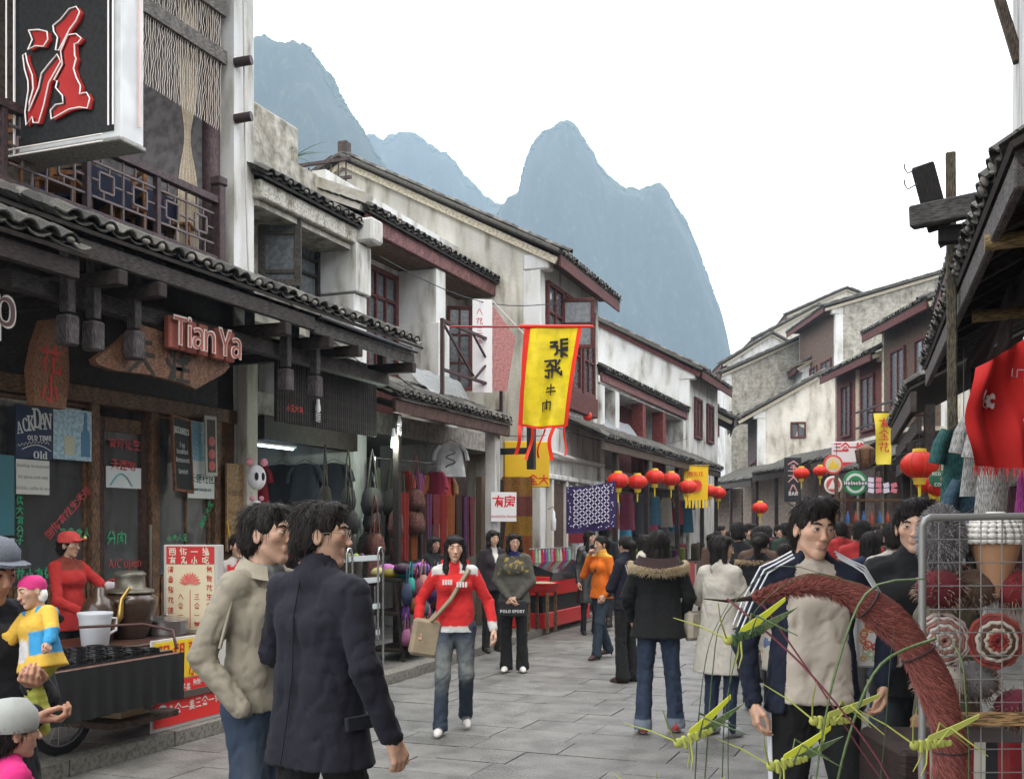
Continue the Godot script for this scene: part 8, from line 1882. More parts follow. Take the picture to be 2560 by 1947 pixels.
	for q in [[-6.3, -17.95], [-6.3, -19.0]]:
		o = thing("white_lamp", "white torch shaped lamp fixed beside the batik cloth", "lamp", Vector3(q[0], 1.75, q[1]), 0.0, "white torch lamps")
		part(MB.new().lathe([Vector2(0, 0.26), Vector2(0.03, 0.2), Vector2(0.035, 0.1), Vector2(0.05, 0.08), Vector2(0.045, -0.12), Vector2(0, -0.13)], 12), "lamp_body", mat(C(0.7, 0.7, 0.72), 0.4), o)
		part(MB.new().tube([Vector3(-0.1, 0.25, 0), Vector3(0, 0.3, 0), Vector3(0, 0.25, 0)], 0.01, 6), "bracket", chm, o)
	# lantern row and goods below it
	var k := 0
	for q in [[-5.5, 2.55, -19.3, 0.34], [-5.5, 2.58, -20.7, 0.33], [-5.5, 2.74, -22.1, 0.35], [-5.5, 2.76, -23.6, 0.35], [-5.45, 2.64, -25.1, 0.36], [-5.5, 2.64, -28.0, 0.35], [-5.5, 2.62, -29.2, 0.36], [-6.7, 3.95, -20.9, 0.32]]:
		lantern(Vector3(q[0], q[1], q[2]), q[3] * 0.6, ["red lantern nearest the batik cloth", "red lantern second from the batik cloth", "raised red lantern in the middle of the row", "red lantern fourth along from the batik cloth", "red lantern just before the fringed yellow banner", "red lantern just behind the fringed yellow banner", "red lantern at the end of the row past the fringed banner", "red lantern hung high on the cream gable house behind the big banner"][k])
		k += 1
	for j in 26:
		var z := -19.8 - j * 0.42
		var c: Color = [C(0.4, 0.03, 0.05), C(0.06, 0.2, 0.32), C(0.3, 0.04, 0.1), C(0.05, 0.22, 0.35), C(0.5, 0.45, 0.4), C(0.08, 0.08, 0.1), C(0.45, 0.05, 0.04)][j % 7]
		o = thing("hanging_dress", "%s dress hung in the shops under the lantern row" % ["red", "sky blue", "wine", "turquoise blue", "cream", "black", "scarlet"][j % 7], "dress", Vector3(-6.5 - (j % 3) * 0.2, 2.5, z), YAW - 0.5, "dresses under the lantern row")
		garment(o, 0.5, rng.randf_range(0.7, 1.1), cloth(c, {t = "print" if j % 3 == 0 else "mottle", s = 6.0}), j % 2 == 0)
	for j in 30:
		var cc := Color.from_hsv(rng.randf(), rng.randf_range(0.3, 0.8), rng.randf_range(0.2, 0.7)).srgb_to_linear()
		o = solo(MB.new().box(Vector3.ZERO, Vector3(0.2, 0.45, 0.16) * rng.randf_range(0.7, 1.3), Basis(), 0.05), "folded_cloth", cloth(cc, {t = "print", s = 5.0}), "bright folded cloth stacked on the stall table under the lanterns", "cloth", "folded cloths on the lantern stall tables")
		o.position = Vector3(-6.1 + rng.randf_range(-0.2, 0.2), 1.0, -19.2 - j * 0.36)
	for j in 4:
		o = thing("stall_table", "long stall table under the lantern row %s" % ["beside the red counter", "below the tarpaulin", "before the red columns", "past the red columns"][j], "table", Vector3(-6.1, 0.1, -20.4 - j * 2.8))
		part(MB.new().box(Vector3(0, 0.68, 0), Vector3(0.7, 0.05, 2.6)), "table_top", wood(C(0.1, 0.06, 0.04), 2), o)
		part(MB.new().sheet(20, 3, func(s, t): return Vector3(0.36 + 0.02 * sin(s * 50.0) * t, 0.7 - t * 0.6, (s - 0.5) * 2.6)), "table_skirt", cloth([C(0.35, 0.03, 0.04), C(0.06, 0.06, 0.1), C(0.4, 0.05, 0.05), C(0.1, 0.06, 0.05)][j]), o)
		for sz in [-1.0, 1.0]: part(MB.new().bar(Vector3(-0.25, 0, sz * 1.2), Vector3(-0.25, 0.66, sz * 1.2), 0.05, 0.05), "leg", wood(BROWN, 1), o)

const F0 := 0.376

func banners() -> void:
	var n := 0
	for q in [[-7.3, 4.5, -10.8, -7.25, 3.75, -15.9, "black cable sagging below the loggia windows"], [-6.35, 3.62, -12.0, -6.4, 3.3, -17.8, "thin cable strung over the low tiled awning"], [-6.4, 3.5, -18.0, -6.5, 4.2, -30.0, "long cable running along the cream and red column houses"], [-6.3, 5.7, -18.2, -7.3, 5.5, -13.4, "thin cable between the cream gable and the pink fascia"]]:
		var ps := []
		for k in 13: ps.append(Vector3(q[0], q[1], q[2]).lerp(Vector3(q[3], q[4], q[5]), k / 12.0) - Vector3(0, 0.3 * sin(PI * k / 12.0), 0))
		solo(MB.new().tube(ps, 0.008, 5), "electric_cable", mat(C(0.03, 0.03, 0.03), 0.7), q[6], "cable")
		n += 1
	# big yellow banner on its red pole
	var o := thing("yellow_banner", "big yellow silk banner with black brush characters and red fringed border", "banner", Vector3(-5.1, 0, -14.5), 0.0)
	var yl := mat(C(0.78, 0.6, 0.012), 0.45, {t = "soft", s = 2.0, bl = C(0.3, 0.24, 0.02)})
	var rd := mat(C(0.72, 0.03, 0.01), 0.45, {bl = C(0.25, 0.02, 0.01)})
	var wv := func(s: float, t: float) -> Vector3:
		var xl := lerpf(-0.4, -0.54, t); var xr := lerpf(0.45, 0.22, t)
		var sag := 0.05 * sin(PI * s) * t
		return Vector3(lerpf(xl, xr, s), 4.58 - t * 1.42 - sag - 0.04 * s, 0.05 * sin(s * 7.0 + t * 3.0) * (0.2 + t) + 0.03 * sin(s * 15.0 - t * 2.0) * t)
	part(MB.new().sheet(36, 30, func(s, t): return wv.call(0.08 + s * 0.84, t * 0.975)), "banner_cloth", yl, o)
	for e in [[0.0, 0.08], [0.92, 1.0]]: part(MB.new().sheet(4, 30, func(s, t): return wv.call(lerpf(e[0], e[1], s), t)), "side_border", rd, o)
	part(MB.new().sheet(30, 2, func(s, t): return wv.call(0.08 + s * 0.84, 0.975 + t * 0.025)), "bottom_border", rd, o)
	part(MB.new().tube([Vector3(-1.62, 4.66, 0.0), Vector3(0.62, 4.5, 0.0)], [0.016, 0.012], 8), "pole", mat(C(0.3, 0.05, 0.04), 0.5), o)
	part(MB.new().tube([Vector3(-0.5, 4.585, 0.0), Vector3(0.6, 4.51, 0.0)], [0.03, 0.018], 10), "pole_sleeve", rd, o)
	for k in 5:
		var s0 := 0.0 + k * 0.24
		part(MB.new().sheet(3, 10, func(s, t): return wv.call(clampf(s0 + s * 0.06, 0, 1), 1.0) + Vector3(-0.05 * t + 0.03 * sin(t * 4.0 + k), -t * (0.42 + 0.04 * (k % 2)), 0.03 * sin(t * 5.0 + k * 2.0))), "streamer", rd, o)
	part(MB.new().sheet(3, 12, func(s, t): return Vector3(-0.47 + s * 0.06 - 0.1 * t, 4.58 - t * 1.5, -0.1 + 0.03 * sin(t * 6.0))), "streamer", rd, o)
	for q in [["張", -0.02, 4.38, 0.29], ["飛", -0.08, 4.06, 0.26], ["牛", -0.07, 3.72, 0.17], ["肉", -0.14, 3.5, 0.17]]:
		var bk := MB.new()
		glyph(bk, q[0], Vector3(q[1] - 0.04, q[2], 0.0), Vector3(q[3], 0, 0), Vector3(0, q[3] * 0.92, 0), 0.13)
		for j in bk.v.size():    # the ink lies on the waving silk
			var p := bk.v[j]
			var t := clampf((4.58 - p.y) / 1.42, 0, 1)
			var s := clampf((p.x - lerpf(-0.4, -0.54, t)) / (lerpf(0.45, 0.22, t) - lerpf(-0.4, -0.54, t)), 0, 1)
			bk.v[j].z = wv.call(s, t).z + 0.024 + p.z
		part(bk, "brush_character", mat(C(0.012, 0.01, 0.008), 0.7), o)
	# tall white and red advertising banner
	o = thing("advert_banner", "tall white and red advertising banner strapped to the iron frame", "banner", Vector3(-6.62, 0, -16.0), 0.55)
	part(MB.new().box(Vector3(-0.2, 4.6, 0), Vector3(0.32, 1.5, 0.01)), "white_panel", mat(C(0.62, 0.6, 0.6), 0.5), o)
	part(MB.new().plate(PackedVector2Array([Vector2(-0.035, 3.88), Vector2(0.2, 3.88), Vector2(0.34, 4.75), Vector2(-0.035, 5.26)]), 0.01), "red_panel", mat(C(0.4, 0.17, 0.16), 0.5, {t = "mottle", s = 3.0}), o)
	ink(o, "八花三金", -0.3, 5.2, 0.1, C(0.4, 0.1, 0.1), true, 0.12, 0.008, 1.5)
	part(MB.new().tube([Vector3(-0.05, 5.34, 0), Vector3(0.75, 4.55, 0)], 0.008, 6), "rope", mat(C(0.6, 0.55, 0.5), 0.8), o)
	# fringed yellow banner by the lanterns
	o = thing("fringed_banner", "small yellow fringed banner with a red sunburst by the lanterns", "banner", Vector3(-5.65, 2.4, -27.0), 0.3)
	part(MB.new().sheet(12, 10, func(s, t): return Vector3((s - 0.5) * 0.62 * (1 - 0.06 * t), 0.84 - t * 0.86, 0.03 * sin(s * 6.0 + t * 2.0))), "banner_cloth", mat(C(0.75, 0.47, 0.012), 0.5, {bl = C(0.3, 0.2, 0.01)}), o)
	for k in 7: part(MB.new().sheet(2, 3, func(s, t): return Vector3(-0.27 + k * 0.085 + s * 0.05, -0.02 - t * 0.2, 0.02)), "fringe", mat(C(0.75, 0.5, 0.02), 0.6), o)
	var star := PackedVector2Array()
	for k in 32: star.append(Vector2(cos(TAU * k / 32), sin(TAU * k / 32)) * (0.17 if k % 2 else 0.13))
	part(MB.new().plate(star, 0.004, Transform3D(Basis(), Vector3(0, 0.35, 0.035))), "sunburst", mat(C(0.6, 0.04, 0.02), 0.6), o)
	ink(o, "新", -0.08, 0.43, 0.16, C(0.7, 0.45, 0.02), false, 0.14, 0.042)
	ink(o, "西街花", -0.2, 0.7, 0.11, C(0.55, 0.05, 0.02), false, 0.13, 0.04)
	part(MB.new().tube([Vector3(-0.34, 0.86, 0), Vector3(0.34, 0.86, 0)], 0.012, 6), "rod", mat(C(0.3, 0.2, 0.05), 0.5), o)
func stalls_right() -> void:
	var V := func(x: float, y: float, z: float) -> Vector3: return Vector3(x, y, z)
	var psi := 0.376
	# signs and lanterns where the street bends
	var o := thing("black_sign", "tall black shop sign with pink characters at the bend", "sign", Vector3(-3.6, 2.4, -29.8), psi)
	part(MB.new().box(V.call(0, 0.58, 0), V.call(0.44, 1.2, 0.1), Basis(), 0.01), "sign_box", mat(C(0.02, 0.02, 0.022), 0.5), o)
	ink(o, "金大八", -0.13, 1.08, 0.26, C(0.5, 0.25, 0.24), true, 0.13, 0.055)
	latin("BAR", 0.1, mat(C(0.55, 0.55, 0.55), 0.6), o, V.call(0, 0.2, 0.055))
	o = thing("red_letter_sign", "white board with tall red characters over the far shop", "sign", Vector3(-2.1, 3.25, -28.75), psi)
	part(MB.new().box(V.call(0, 0.3, 0), V.call(0.8, 0.66, 0.06), Basis(), 0.01), "board", mat(C(0.55, 0.5, 0.5), 0.6), o)
	ink(o, "三合一绝", -0.36, 0.6, 0.2, C(0.5, 0.02, 0.03), false, 0.2, 0.035, 0.95)
	part(MB.new().box(V.call(0, 0.06, 0.034), V.call(0.7, 0.1, 0.008)), "red_strip", mat(C(0.5, 0.03, 0.04), 0.6), o)
	var k := 0
	for q in [[-2.4, 3.26, -28.0, 0.24, C(0.5, 0.42, 0.3), C(0.45, 0.05, 0.04), "round sign with a red and yellow flame by the red board"], [-2.4, 2.75, -28.0, 0.22, C(0.45, 0.08, 0.08), C(0.6, 0.55, 0.5), "round red sign with a white peak under the flame sign"], [-1.68, 2.67, -25.1, 0.27, C(0.45, 0.5, 0.46), C(0.02, 0.16, 0.06), "round green and white beer sign on the stall front"]]:
		o = thing("round_sign", q[6], "sign", Vector3(q[0], q[1], q[2]), psi)
		var zr := Basis(Vector3.RIGHT, PI / 2)
		part(MB.new().lathe([Vector2(0, 0.05), Vector2(q[3], 0.05), Vector2(q[3] + 0.01, 0.03), Vector2(q[3], 0.0)], 28, Transform3D(zr, Vector3.ZERO)), "disc", mat(q[5], 0.5), o)
		part(MB.new().lathe([Vector2(0, 0.056), Vector2(q[3] * 0.8, 0.056), Vector2(q[3] * 0.82, 0.05)], 28, Transform3D(zr, Vector3.ZERO)), "inner_disc", mat(q[4], 0.5), o)
		if k == 2:
			part(MB.new().lathe([Vector2(0, 0.06), Vector2(q[3] * 0.6, 0.06), Vector2(q[3] * 0.6, 0.056)], 24, Transform3D(zr, Vector3.ZERO)), "core_disc", mat(q[5], 0.5), o)
			part(MB.new().box(V.call(0, 0, 0.064), V.call(0.54, 0.1, 0.012)), "black_band", mat(C(0.02, 0.02, 0.02), 0.5), o)
			latin("Heineken", 0.085, mat(C(0.6, 0.6, 0.6), 0.5), o, V.call(0, 0, 0.074))
		else: part(MB.new().plate(PackedVector2Array([Vector2(-0.14, -0.1), Vector2(0.14, -0.1), Vector2(0.1, 0.05), Vector2(0.03, 0.0), Vector2(-0.02, 0.14), Vector2(-0.08, 0.02)]), 0.004, Transform3D(Basis(), V.call(0, 0, 0.058))), "printed_shape", mat([C(0.6, 0.4, 0.03), C(0.6, 0.58, 0.55)][k], 0.5), o)
		part(MB.new().tube([V.call(0.1, q[3], 0), V.call(0.1, q[3] + 0.3, 0)], 0.01, 5), "bracket", mat(C(0.05, 0.05, 0.05), 0.5), o)
		k += 1
	k = 0
	for q in [[-3.03, 3.0, -26.8, 0.19], [-2.6, 3.05, -26.9, 0.17], [-3.96, 2.16, -26.4, 0.19], [-0.16, 2.34, -12.3, 0.2], [-0.03, 2.2, -13.4, 0.19], [0.05, 2.1, -12.6, 0.13]]:
		lantern(Vector3(q[0], q[1], q[2]), q[3], ["red lantern beside the tall black sign", "red lantern by the round flame sign", "low red lantern over the heads at the bend", "large red lantern with long yellow tassel at the dark stall", "red lantern half behind the green oval sign", "small red lantern beside the green oval sign"][k])
		k += 1
	o = thing("wooden_lantern", "brown wooden lantern hung from an awning corner", "lantern", Vector3(-1.27, 3.05, -22.0))
	part(MB.new().lathe([Vector2(0.05, -0.2), Vector2(0.15, -0.12), Vector2(0.19, 0.14), Vector2(0.12, 0.2), Vector2(0, 0.26)], 6), "lantern_case", wood(C(0.25, 0.12, 0.06), 1), o)
	for j in 6: part(MB.new().bar(V.call(cos(TAU * j / 6) * 0.155, -0.12, sin(TAU * j / 6) * 0.155), V.call(cos(TAU * j / 6) * 0.195, 0.14, sin(TAU * j / 6) * 0.195), 0.02, 0.02), "rib", wood(BROWN, 1), o)
	o = thing("yellow_vertical_flag", "yellow flag with red writing hung from a stall pole", "flag", Vector3(-0.9, 2.85, -21.1), psi)
	part(MB.new().sheet(8, 12, func(s, t): return V.call((s - 0.5) * lerpf(0.38, 0.24, t), 0.95 - t * 0.95, 0.05 * sin(t * 5.0 + s * 3.0))), "flag_cloth", mat(C(0.7, 0.55, 0.05), 0.6, {bl = C(0.25, 0.2, 0.02)}), o)
	ink(o, "有金花", -0.1, 0.85, 0.17, C(0.5, 0.06, 0.03), true, 0.13, 0.055, 1.3)
	part(MB.new().bar(V.call(-0.3, 0.97, 0), V.call(0.5, 0.97, 0), 0.03, 0.03), "rod", wood(BROWN, 0), o)
	o = thing("oval_sign", "green oval coffee sign with white lettering", "sign", Vector3(0.06, 2.14, -11.3), psi)
	part(MB.new().ball(Vector3.ZERO, V.call(0.135, 0.09, 0.02), 28, 10), "oval_board", mat(C(0.03, 0.13, 0.07), 0.5), o)
	part(MB.new().ball(V.call(0, 0, 0.006), V.call(0.04, 0.035, 0.02), 14, 8), "emblem", mat(C(0.25, 0.16, 0.12), 0.6), o)
	latin("RED STAR", 0.035, mat(C(0.55, 0.55, 0.5), 0.6), o, V.call(0, 0.052, 0.018))
	latin("COFFEE", 0.035, mat(C(0.55, 0.55, 0.5), 0.6), o, V.call(0, -0.052, 0.018))
	bulb(Vector3(0.12, 2.3, -9.7), 0.9, false, "unlit spiral bulb hanging before the stall baskets")
	bulb(Vector3(0.22, 2.37, -9.76), 0.8, false, "unlit spiral bulb hanging beside the hanging shirts")
	# bottles, lunch boxes and jars on the beer stall shelf
	o = thing("beer_stall", "wooden stall shelf with bottles and orange buckets under the beer sign", "stall", Vector3(-1.55, 0, -25.3), psi)
	for y in [1.2, 1.75, 2.3]: part(MB.new().box(V.call(0.3, y, -0.2), V.call(1.6, 0.05, 0.4)), "shelf", wood(C(0.2, 0.11, 0.05), 0), o)
	for sx in [-0.5, 1.1]: part(MB.new().bar(V.call(sx, 0, -0.2), V.call(sx, 2.9, -0.2), 0.07, 0.07), "post", wood(C(0.16, 0.09, 0.05), 1), o)
	for j in 16:
		var bt := solo(MB.new().lathe([Vector2(0, 0), Vector2(0.045, 0), Vector2(0.045, 0.16), Vector2(0.018, 0.22), Vector2(0.018, 0.28), Vector2(0, 0.28)], 10), "bottle", mat([C(0.02, 0.1, 0.04), C(0.05, 0.12, 0.3), C(0.4, 0.25, 0.1), C(0.35, 0.06, 0.04)][j % 4], 0.2), "small %s bottle on the beer stall shelves" % ["green", "blue", "amber", "red"][j % 4], "bottle", "bottles on the beer stall")
		bt.position = Vector3(-1.55, [1.225, 1.775][j % 2], -25.3) + Basis(Vector3.UP, psi) * V.call(-0.35 + j * 0.09, 0, -0.15)
	for j in 10:
		var cd := card("price_card", "small white and pink price card pinned over the beer stall", "card", Vector3(-1.35, 2.5, -25.1) + Basis(Vector3.UP, psi) * V.call((j % 4) * 0.17, (j / 4) * 0.12, 0.05), 0.13, 0.1, mat([C(0.55, 0.5, 0.6), C(0.5, 0.15, 0.2)][j % 2], 0.7), Basis(Vector3.UP, psi) * Basis(Vector3(0, 0, 1), rng.randf_range(-0.3, 0.3)))
		cd.set_meta("group", "price cards on the beer stall")
	# hung clothes and baskets along the near stall
	k = 0
	for q in [[0.2, 2.42, -8.3, C(0.03, 0.12, 0.11), 0.6, "teal shirt hung at the dark stall"], [0.27, 2.05, -8.1, C(0.05, 0.1, 0.14), 0.55, "blue green shirt hung below the teal one"], [0.33, 2.45, -7.75, C(0.42, 0.41, 0.38), 0.55, "pale grey shirt hung beside the red shawl"], [0.4, 2.4, -7.45, C(0.45, 0.43, 0.4), 0.62, "long cream shirt hung beside the red shawl"], [0.38, 1.98, -7.5, C(0.3, 0.3, 0.32), 0.5, "grey skirt hung below the cream shirt"], [0.22, 1.75, -8.4, C(0.55, 0.06, 0.04), 0.4, "red scarf hung low at the dark stall"], [0.28, 1.8, -8.0, C(0.5, 0.5, 0.58), 0.35, "pale blue cloth hung low at the dark stall"], [0.55, 2.2, -6.3, C(0.3, 0.04, 0.2), 0.5, "magenta garment hung behind the red shawl"], [0.5, 1.95, -6.6, C(0.06, 0.02, 0.025), 0.7, "dark red fleece hung behind the red shawl"]]:
		o = thing("hanging_garment", q[5], "garment", Vector3(q[0], q[1], q[2]), psi + 0.2)
		garment(o, 0.4, q[4], cloth(q[3], {t = "grain", s = Vector3(9, 1, 9)}), k < 4)
		k += 1
	# red shawl with white flowers
	o = thing("red_shawl", "bright red fringed shawl with white flower and key pattern", "shawl", Vector3(0.36, 2.0, -5.95), psi)
	var sf := func(s: float, t: float) -> Vector3: return V.call(-0.24 + s * 0.6 + 0.22 * (t - 0.5) * (t - 0.5) * (1 - s), 0.78 - t * 0.75 - (1 - s) * 0.26 * (1 - t) - (1.0 - s) * 0.05 + s * t * -0.1, 0.05 * sin(s * 12.0 + t * 3.0) + 0.03 * sin(s * 25.0 - t * 2.0) + 0.025 * sin(t * 9.0 + s * 4.0))
	part(MB.new().sheet(34, 24, sf), "shawl_cloth", cloth(C(0.5, 0.015, 0.012), {t = "speck", s = 20.0}), o)
	var wm := mat(C(0.6, 0.55, 0.55), 0.9)
	for q in [[0.28, 0.42], [0.6, 0.75], [0.62, 0.25], [0.85, 0.55], [0.5, 0.02], [0.75, 0.0]]:
		var ct: Vector3 = sf.call(q[0], q[1]) + V.call(0, 0, 0.012)
		var fl := MB.new()
		for j in 8: fl.ball(ct + V.call(cos(TAU * j / 8), sin(TAU * j / 8), 0) * 0.026, V.call(0.016, 0.013, 0.005), 8, 5, Basis(Vector3(0, 0, 1), TAU * j / 8))
		part(fl, "woven_flower", wm, o)
	for q in [[0.12, 0.3], [0.45, 0.62], [0.7, 0.92], [0.42, 0.2]]:
		var pts := []
		for w in [[0, 0], [0.04, 0], [0.04, 0.05], [0.0, 0.05], [0.0, 0.1], [0.06, 0.1], [0.06, 0.16]]: pts.append((sf.call(clampf(q[0] + w[1] * 0.8, 0, 1), clampf(q[1] + w[0] * 1.5 + w[1] * 0.5, 0, 1)) as Vector3) + V.call(0, 0, 0.01))
		part(MB.new().tube(pts, 0.004, 5, true, 0.5), "key_line", wm, o)
	part(fur(160, func(j: int) -> Array: return [sf.call(rng.randf() * 0.9, 1.0), V.call(0, -1.0, 0)], 0.05, C(0.4, 0.02, 0.02), C(0.55, 0.1, 0.08), 0.003), "fringe", mat(C(1, 1, 1), 0.9, {vc = true}), o)
	# baskets hung farther along
	for j in 5:
		o = thing("wicker_basket", "small wicker basket hung %s at the lantern stall" % ["under the oval sign", "below the spiral bulb", "behind the lantern", "by the post", "low down"][j], "basket", Vector3(0.15 + 0.05 * (j % 2), 1.95 - j * 0.06, -10.6 + j * 0.25))
		part(MB.new().lathe([Vector2(0, -0.1), Vector2(0.06, -0.1), Vector2(0.09, 0.02), Vector2(0.1, 0.03), Vector2(0.085, 0.02)], 16), "bowl", mat(C(0.22, 0.1, 0.06), 0.8, {t = "grain", s = Vector3(3, 25, 3)}), o)
		part(MB.new().tube([V.call(-0.09, 0.02, 0), V.call(0, 0.14, 0), V.call(0.09, 0.02, 0)], 0.006, 5), "handle", wood(C(0.2, 0.1, 0.06), 0), o)
	wire_rack(V)
	fibre_arch(V)

func wire_rack(V: Callable) -> void:
	var rk := thing("wire_rack", "grey steel frame of wire mesh hung with hats", "rack", Vector3(-0.045, 0.0, -4.19), 0.376)
	var st := mat(C(0.32, 0.32, 0.3), 0.45, {met = 0.4, t = "speck", s = 9.0})
	part(MB.new().tube([V.call(0, 0.05, 0), V.call(0, 1.67, 0), V.call(0.012, 1.69, 0), V.call(0.03, 1.7, 0), V.call(0.75, 1.71, 0)], 0.014, 10), "frame_tube", st, rk)
	part(MB.new().tube([V.call(0.72, 0.05, 0), V.call(0.72, 1.7, 0)], 0.014, 10), "frame_tube", st, rk)
	for k in 12: part(MB.new().tube([V.call(0, 1.62 - k * 0.085, 0.004), V.call(0.72, 1.625 - k * 0.085, 0.004)], 0.0022, 5), "mesh_wire", st, rk)
	for k in 9: part(MB.new().tube([V.call(0.06 + k * 0.077, 0.66, 0), V.call(0.06 + k * 0.077, 1.69, 0)], 0.0022, 5), "mesh_wire", st, rk)
	var at := func(x: float, y: float, z: float) -> Vector3: return Vector3(-0.045, 0, -4.19) + Basis(Vector3.UP, 0.376) * Vector3(x, y, z)
	var o := thing("fur_hat", "round grey fur hat stacked behind the wire rack", "hat", at.call(0.15, 1.62, -0.2))
	part(MB.new().ball(Vector3.ZERO, V.call(0.08, 0.125, 0.08), 16, 10), "hat_core", cloth(C(0.12, 0.11, 0.11)), o)
	part(fur(2200, func(k: int) -> Array:
		var d := Vector3(rng.randfn(), rng.randfn(), rng.randfn()).normalized()
		return [d * V.call(0.08, 0.125, 0.08), d * 1.4], 0.022, C(0.1, 0.095, 0.095), C(0.36, 0.34, 0.34), 0.0018), "fur", mat(C(1, 1, 1), 0.9, {vc = true}), o)
	o = thing("knitted_hat", "chunky white knitted hat over a tan head form behind the wires", "hat", at.call(0.34, 1.6, -0.16))
	var kn := MB.new()
	for r in 8:
		for a in 22:
			var ph := 0.25 + r * 0.2
			var d := V.call(sin(ph) * cos(TAU * a / 22), cos(ph), sin(ph) * sin(TAU * a / 22))
			kn.ball(d * V.call(0.105, 0.1, 0.1) + V.call(0, 0.02, 0), V.call(0.019, 0.013, 0.014) * (0.4 + 0.6 * sin(ph)), 6, 4)
	part(kn, "knit", cloth(C(0.66, 0.63, 0.57)), o)
	part(MB.new().lathe([Vector2(0.03, -0.2), Vector2(0.055, -0.12), Vector2(0.09, 0.0)], 16), "head_form", mat(C(0.4, 0.22, 0.12), 0.6), o)
	for q in [[0.12, 1.24, -0.12, "brown and white rolled knitted hat tied with paper"], [0.31, 1.24, -0.1, "round crocheted hat with dark red, brown and cream rings"]]:
		o = thing("crochet_hat", q[3], "hat", at.call(q[0], q[1], q[2]), 0.3)
		for r in 7:
			var ring := []
			for a in 37: ring.append(V.call(cos(TAU * a / 36), sin(TAU * a / 36), 0) * (0.016 + r * 0.0135 + 0.003 * sin(a * 1.9)) + V.call(0, 0, 0.035 - 0.0009 * r * r + 0.004 * sin(a * 1.9 + r)))
			part(MB.new().tube(ring, 0.0085, 6), "crochet_ring", cloth(([C(0.22, 0.03, 0.03), C(0.3, 0.05, 0.04), C(0.5, 0.42, 0.33), C(0.1, 0.05, 0.035), C(0.52, 0.46, 0.38), C(0.2, 0.04, 0.035), C(0.32, 0.07, 0.05)] if q[0] > 0.2 else [C(0.35, 0.2, 0.15), C(0.5, 0.45, 0.4), C(0.3, 0.15, 0.12), C(0.5, 0.44, 0.4), C(0.3, 0.14, 0.12), C(0.48, 0.42, 0.38), C(0.42, 0.34, 0.3)])[r]), o)
		part(MB.new().ball(V.call(0, 0, 0.0), V.call(0.1, 0.1, 0.03), 18, 8), "hat_body", cloth(C(0.14, 0.03, 0.03)), o)
	for k in 7:
		o = thing("wool_hat", "%s wool hat packed low behind the wire rack" % ["maroon", "brown", "dark red", "tan", "cream", "grey", "wine"][k], "hat", at.call(0.12 + (k % 4) * 0.15, [1.43, 1.08, 0.98][k / 3], -0.14 - 0.05 * (k % 2)))
		part(MB.new().ball(Vector3.ZERO, V.call(0.09, 0.075, 0.08), 14, 9), "hat_body", cloth([C(0.12, 0.015, 0.02), C(0.1, 0.06, 0.04), C(0.2, 0.02, 0.025), C(0.3, 0.2, 0.12), C(0.5, 0.45, 0.38), C(0.16, 0.15, 0.15), C(0.14, 0.02, 0.035)][k], {t = "mottle", s = 14.0}), o)
		part(fur(260, func(j: int) -> Array:
			var d := Vector3(rng.randfn(), rng.randfn() - 0.4, rng.randfn()).normalized()
			return [d * V.call(0.09, 0.075, 0.08), d], 0.025, C(0.1, 0.06, 0.04), C(0.35, 0.25, 0.18), 0.002), "wool_strands", mat(C(1, 1, 1), 0.9, {vc = true}), o)
	part(MB.new().box(V.call(0.36, 0.97, 0.03), V.call(0.62, 0.05, 0.02), Basis(), 0.004), "wooden_slat", wood(C(0.45, 0.27, 0.12), 0), rk)
	o = thing("striped_cloth", "red, black and white striped cloth hung on the stall below the rack", "cloth", at.call(0.36, 0.86, -0.1), 0.376)
	for k in 16: part(MB.new().sheet(2, 8, func(s, t): return V.call(-0.34 + (k + s) * 0.043, -t * 0.55, 0.02 * sin((k + s) * 0.9) * (0.3 + t))), "stripe", cloth([C(0.2, 0.015, 0.02), C(0.5, 0.46, 0.4), C(0.02, 0.02, 0.022), C(0.22, 0.03, 0.03)][k % 4]), o)
	solo(MB.new().box(at.call(0.4, 0.42, -0.4), V.call(0.85, 0.8, 0.5), Basis(Vector3.UP, 0.376), 0.02), "stall_chest", wood(C(0.05, 0.03, 0.025), 0), "dark wooden chest under the striped cloth", "chest")

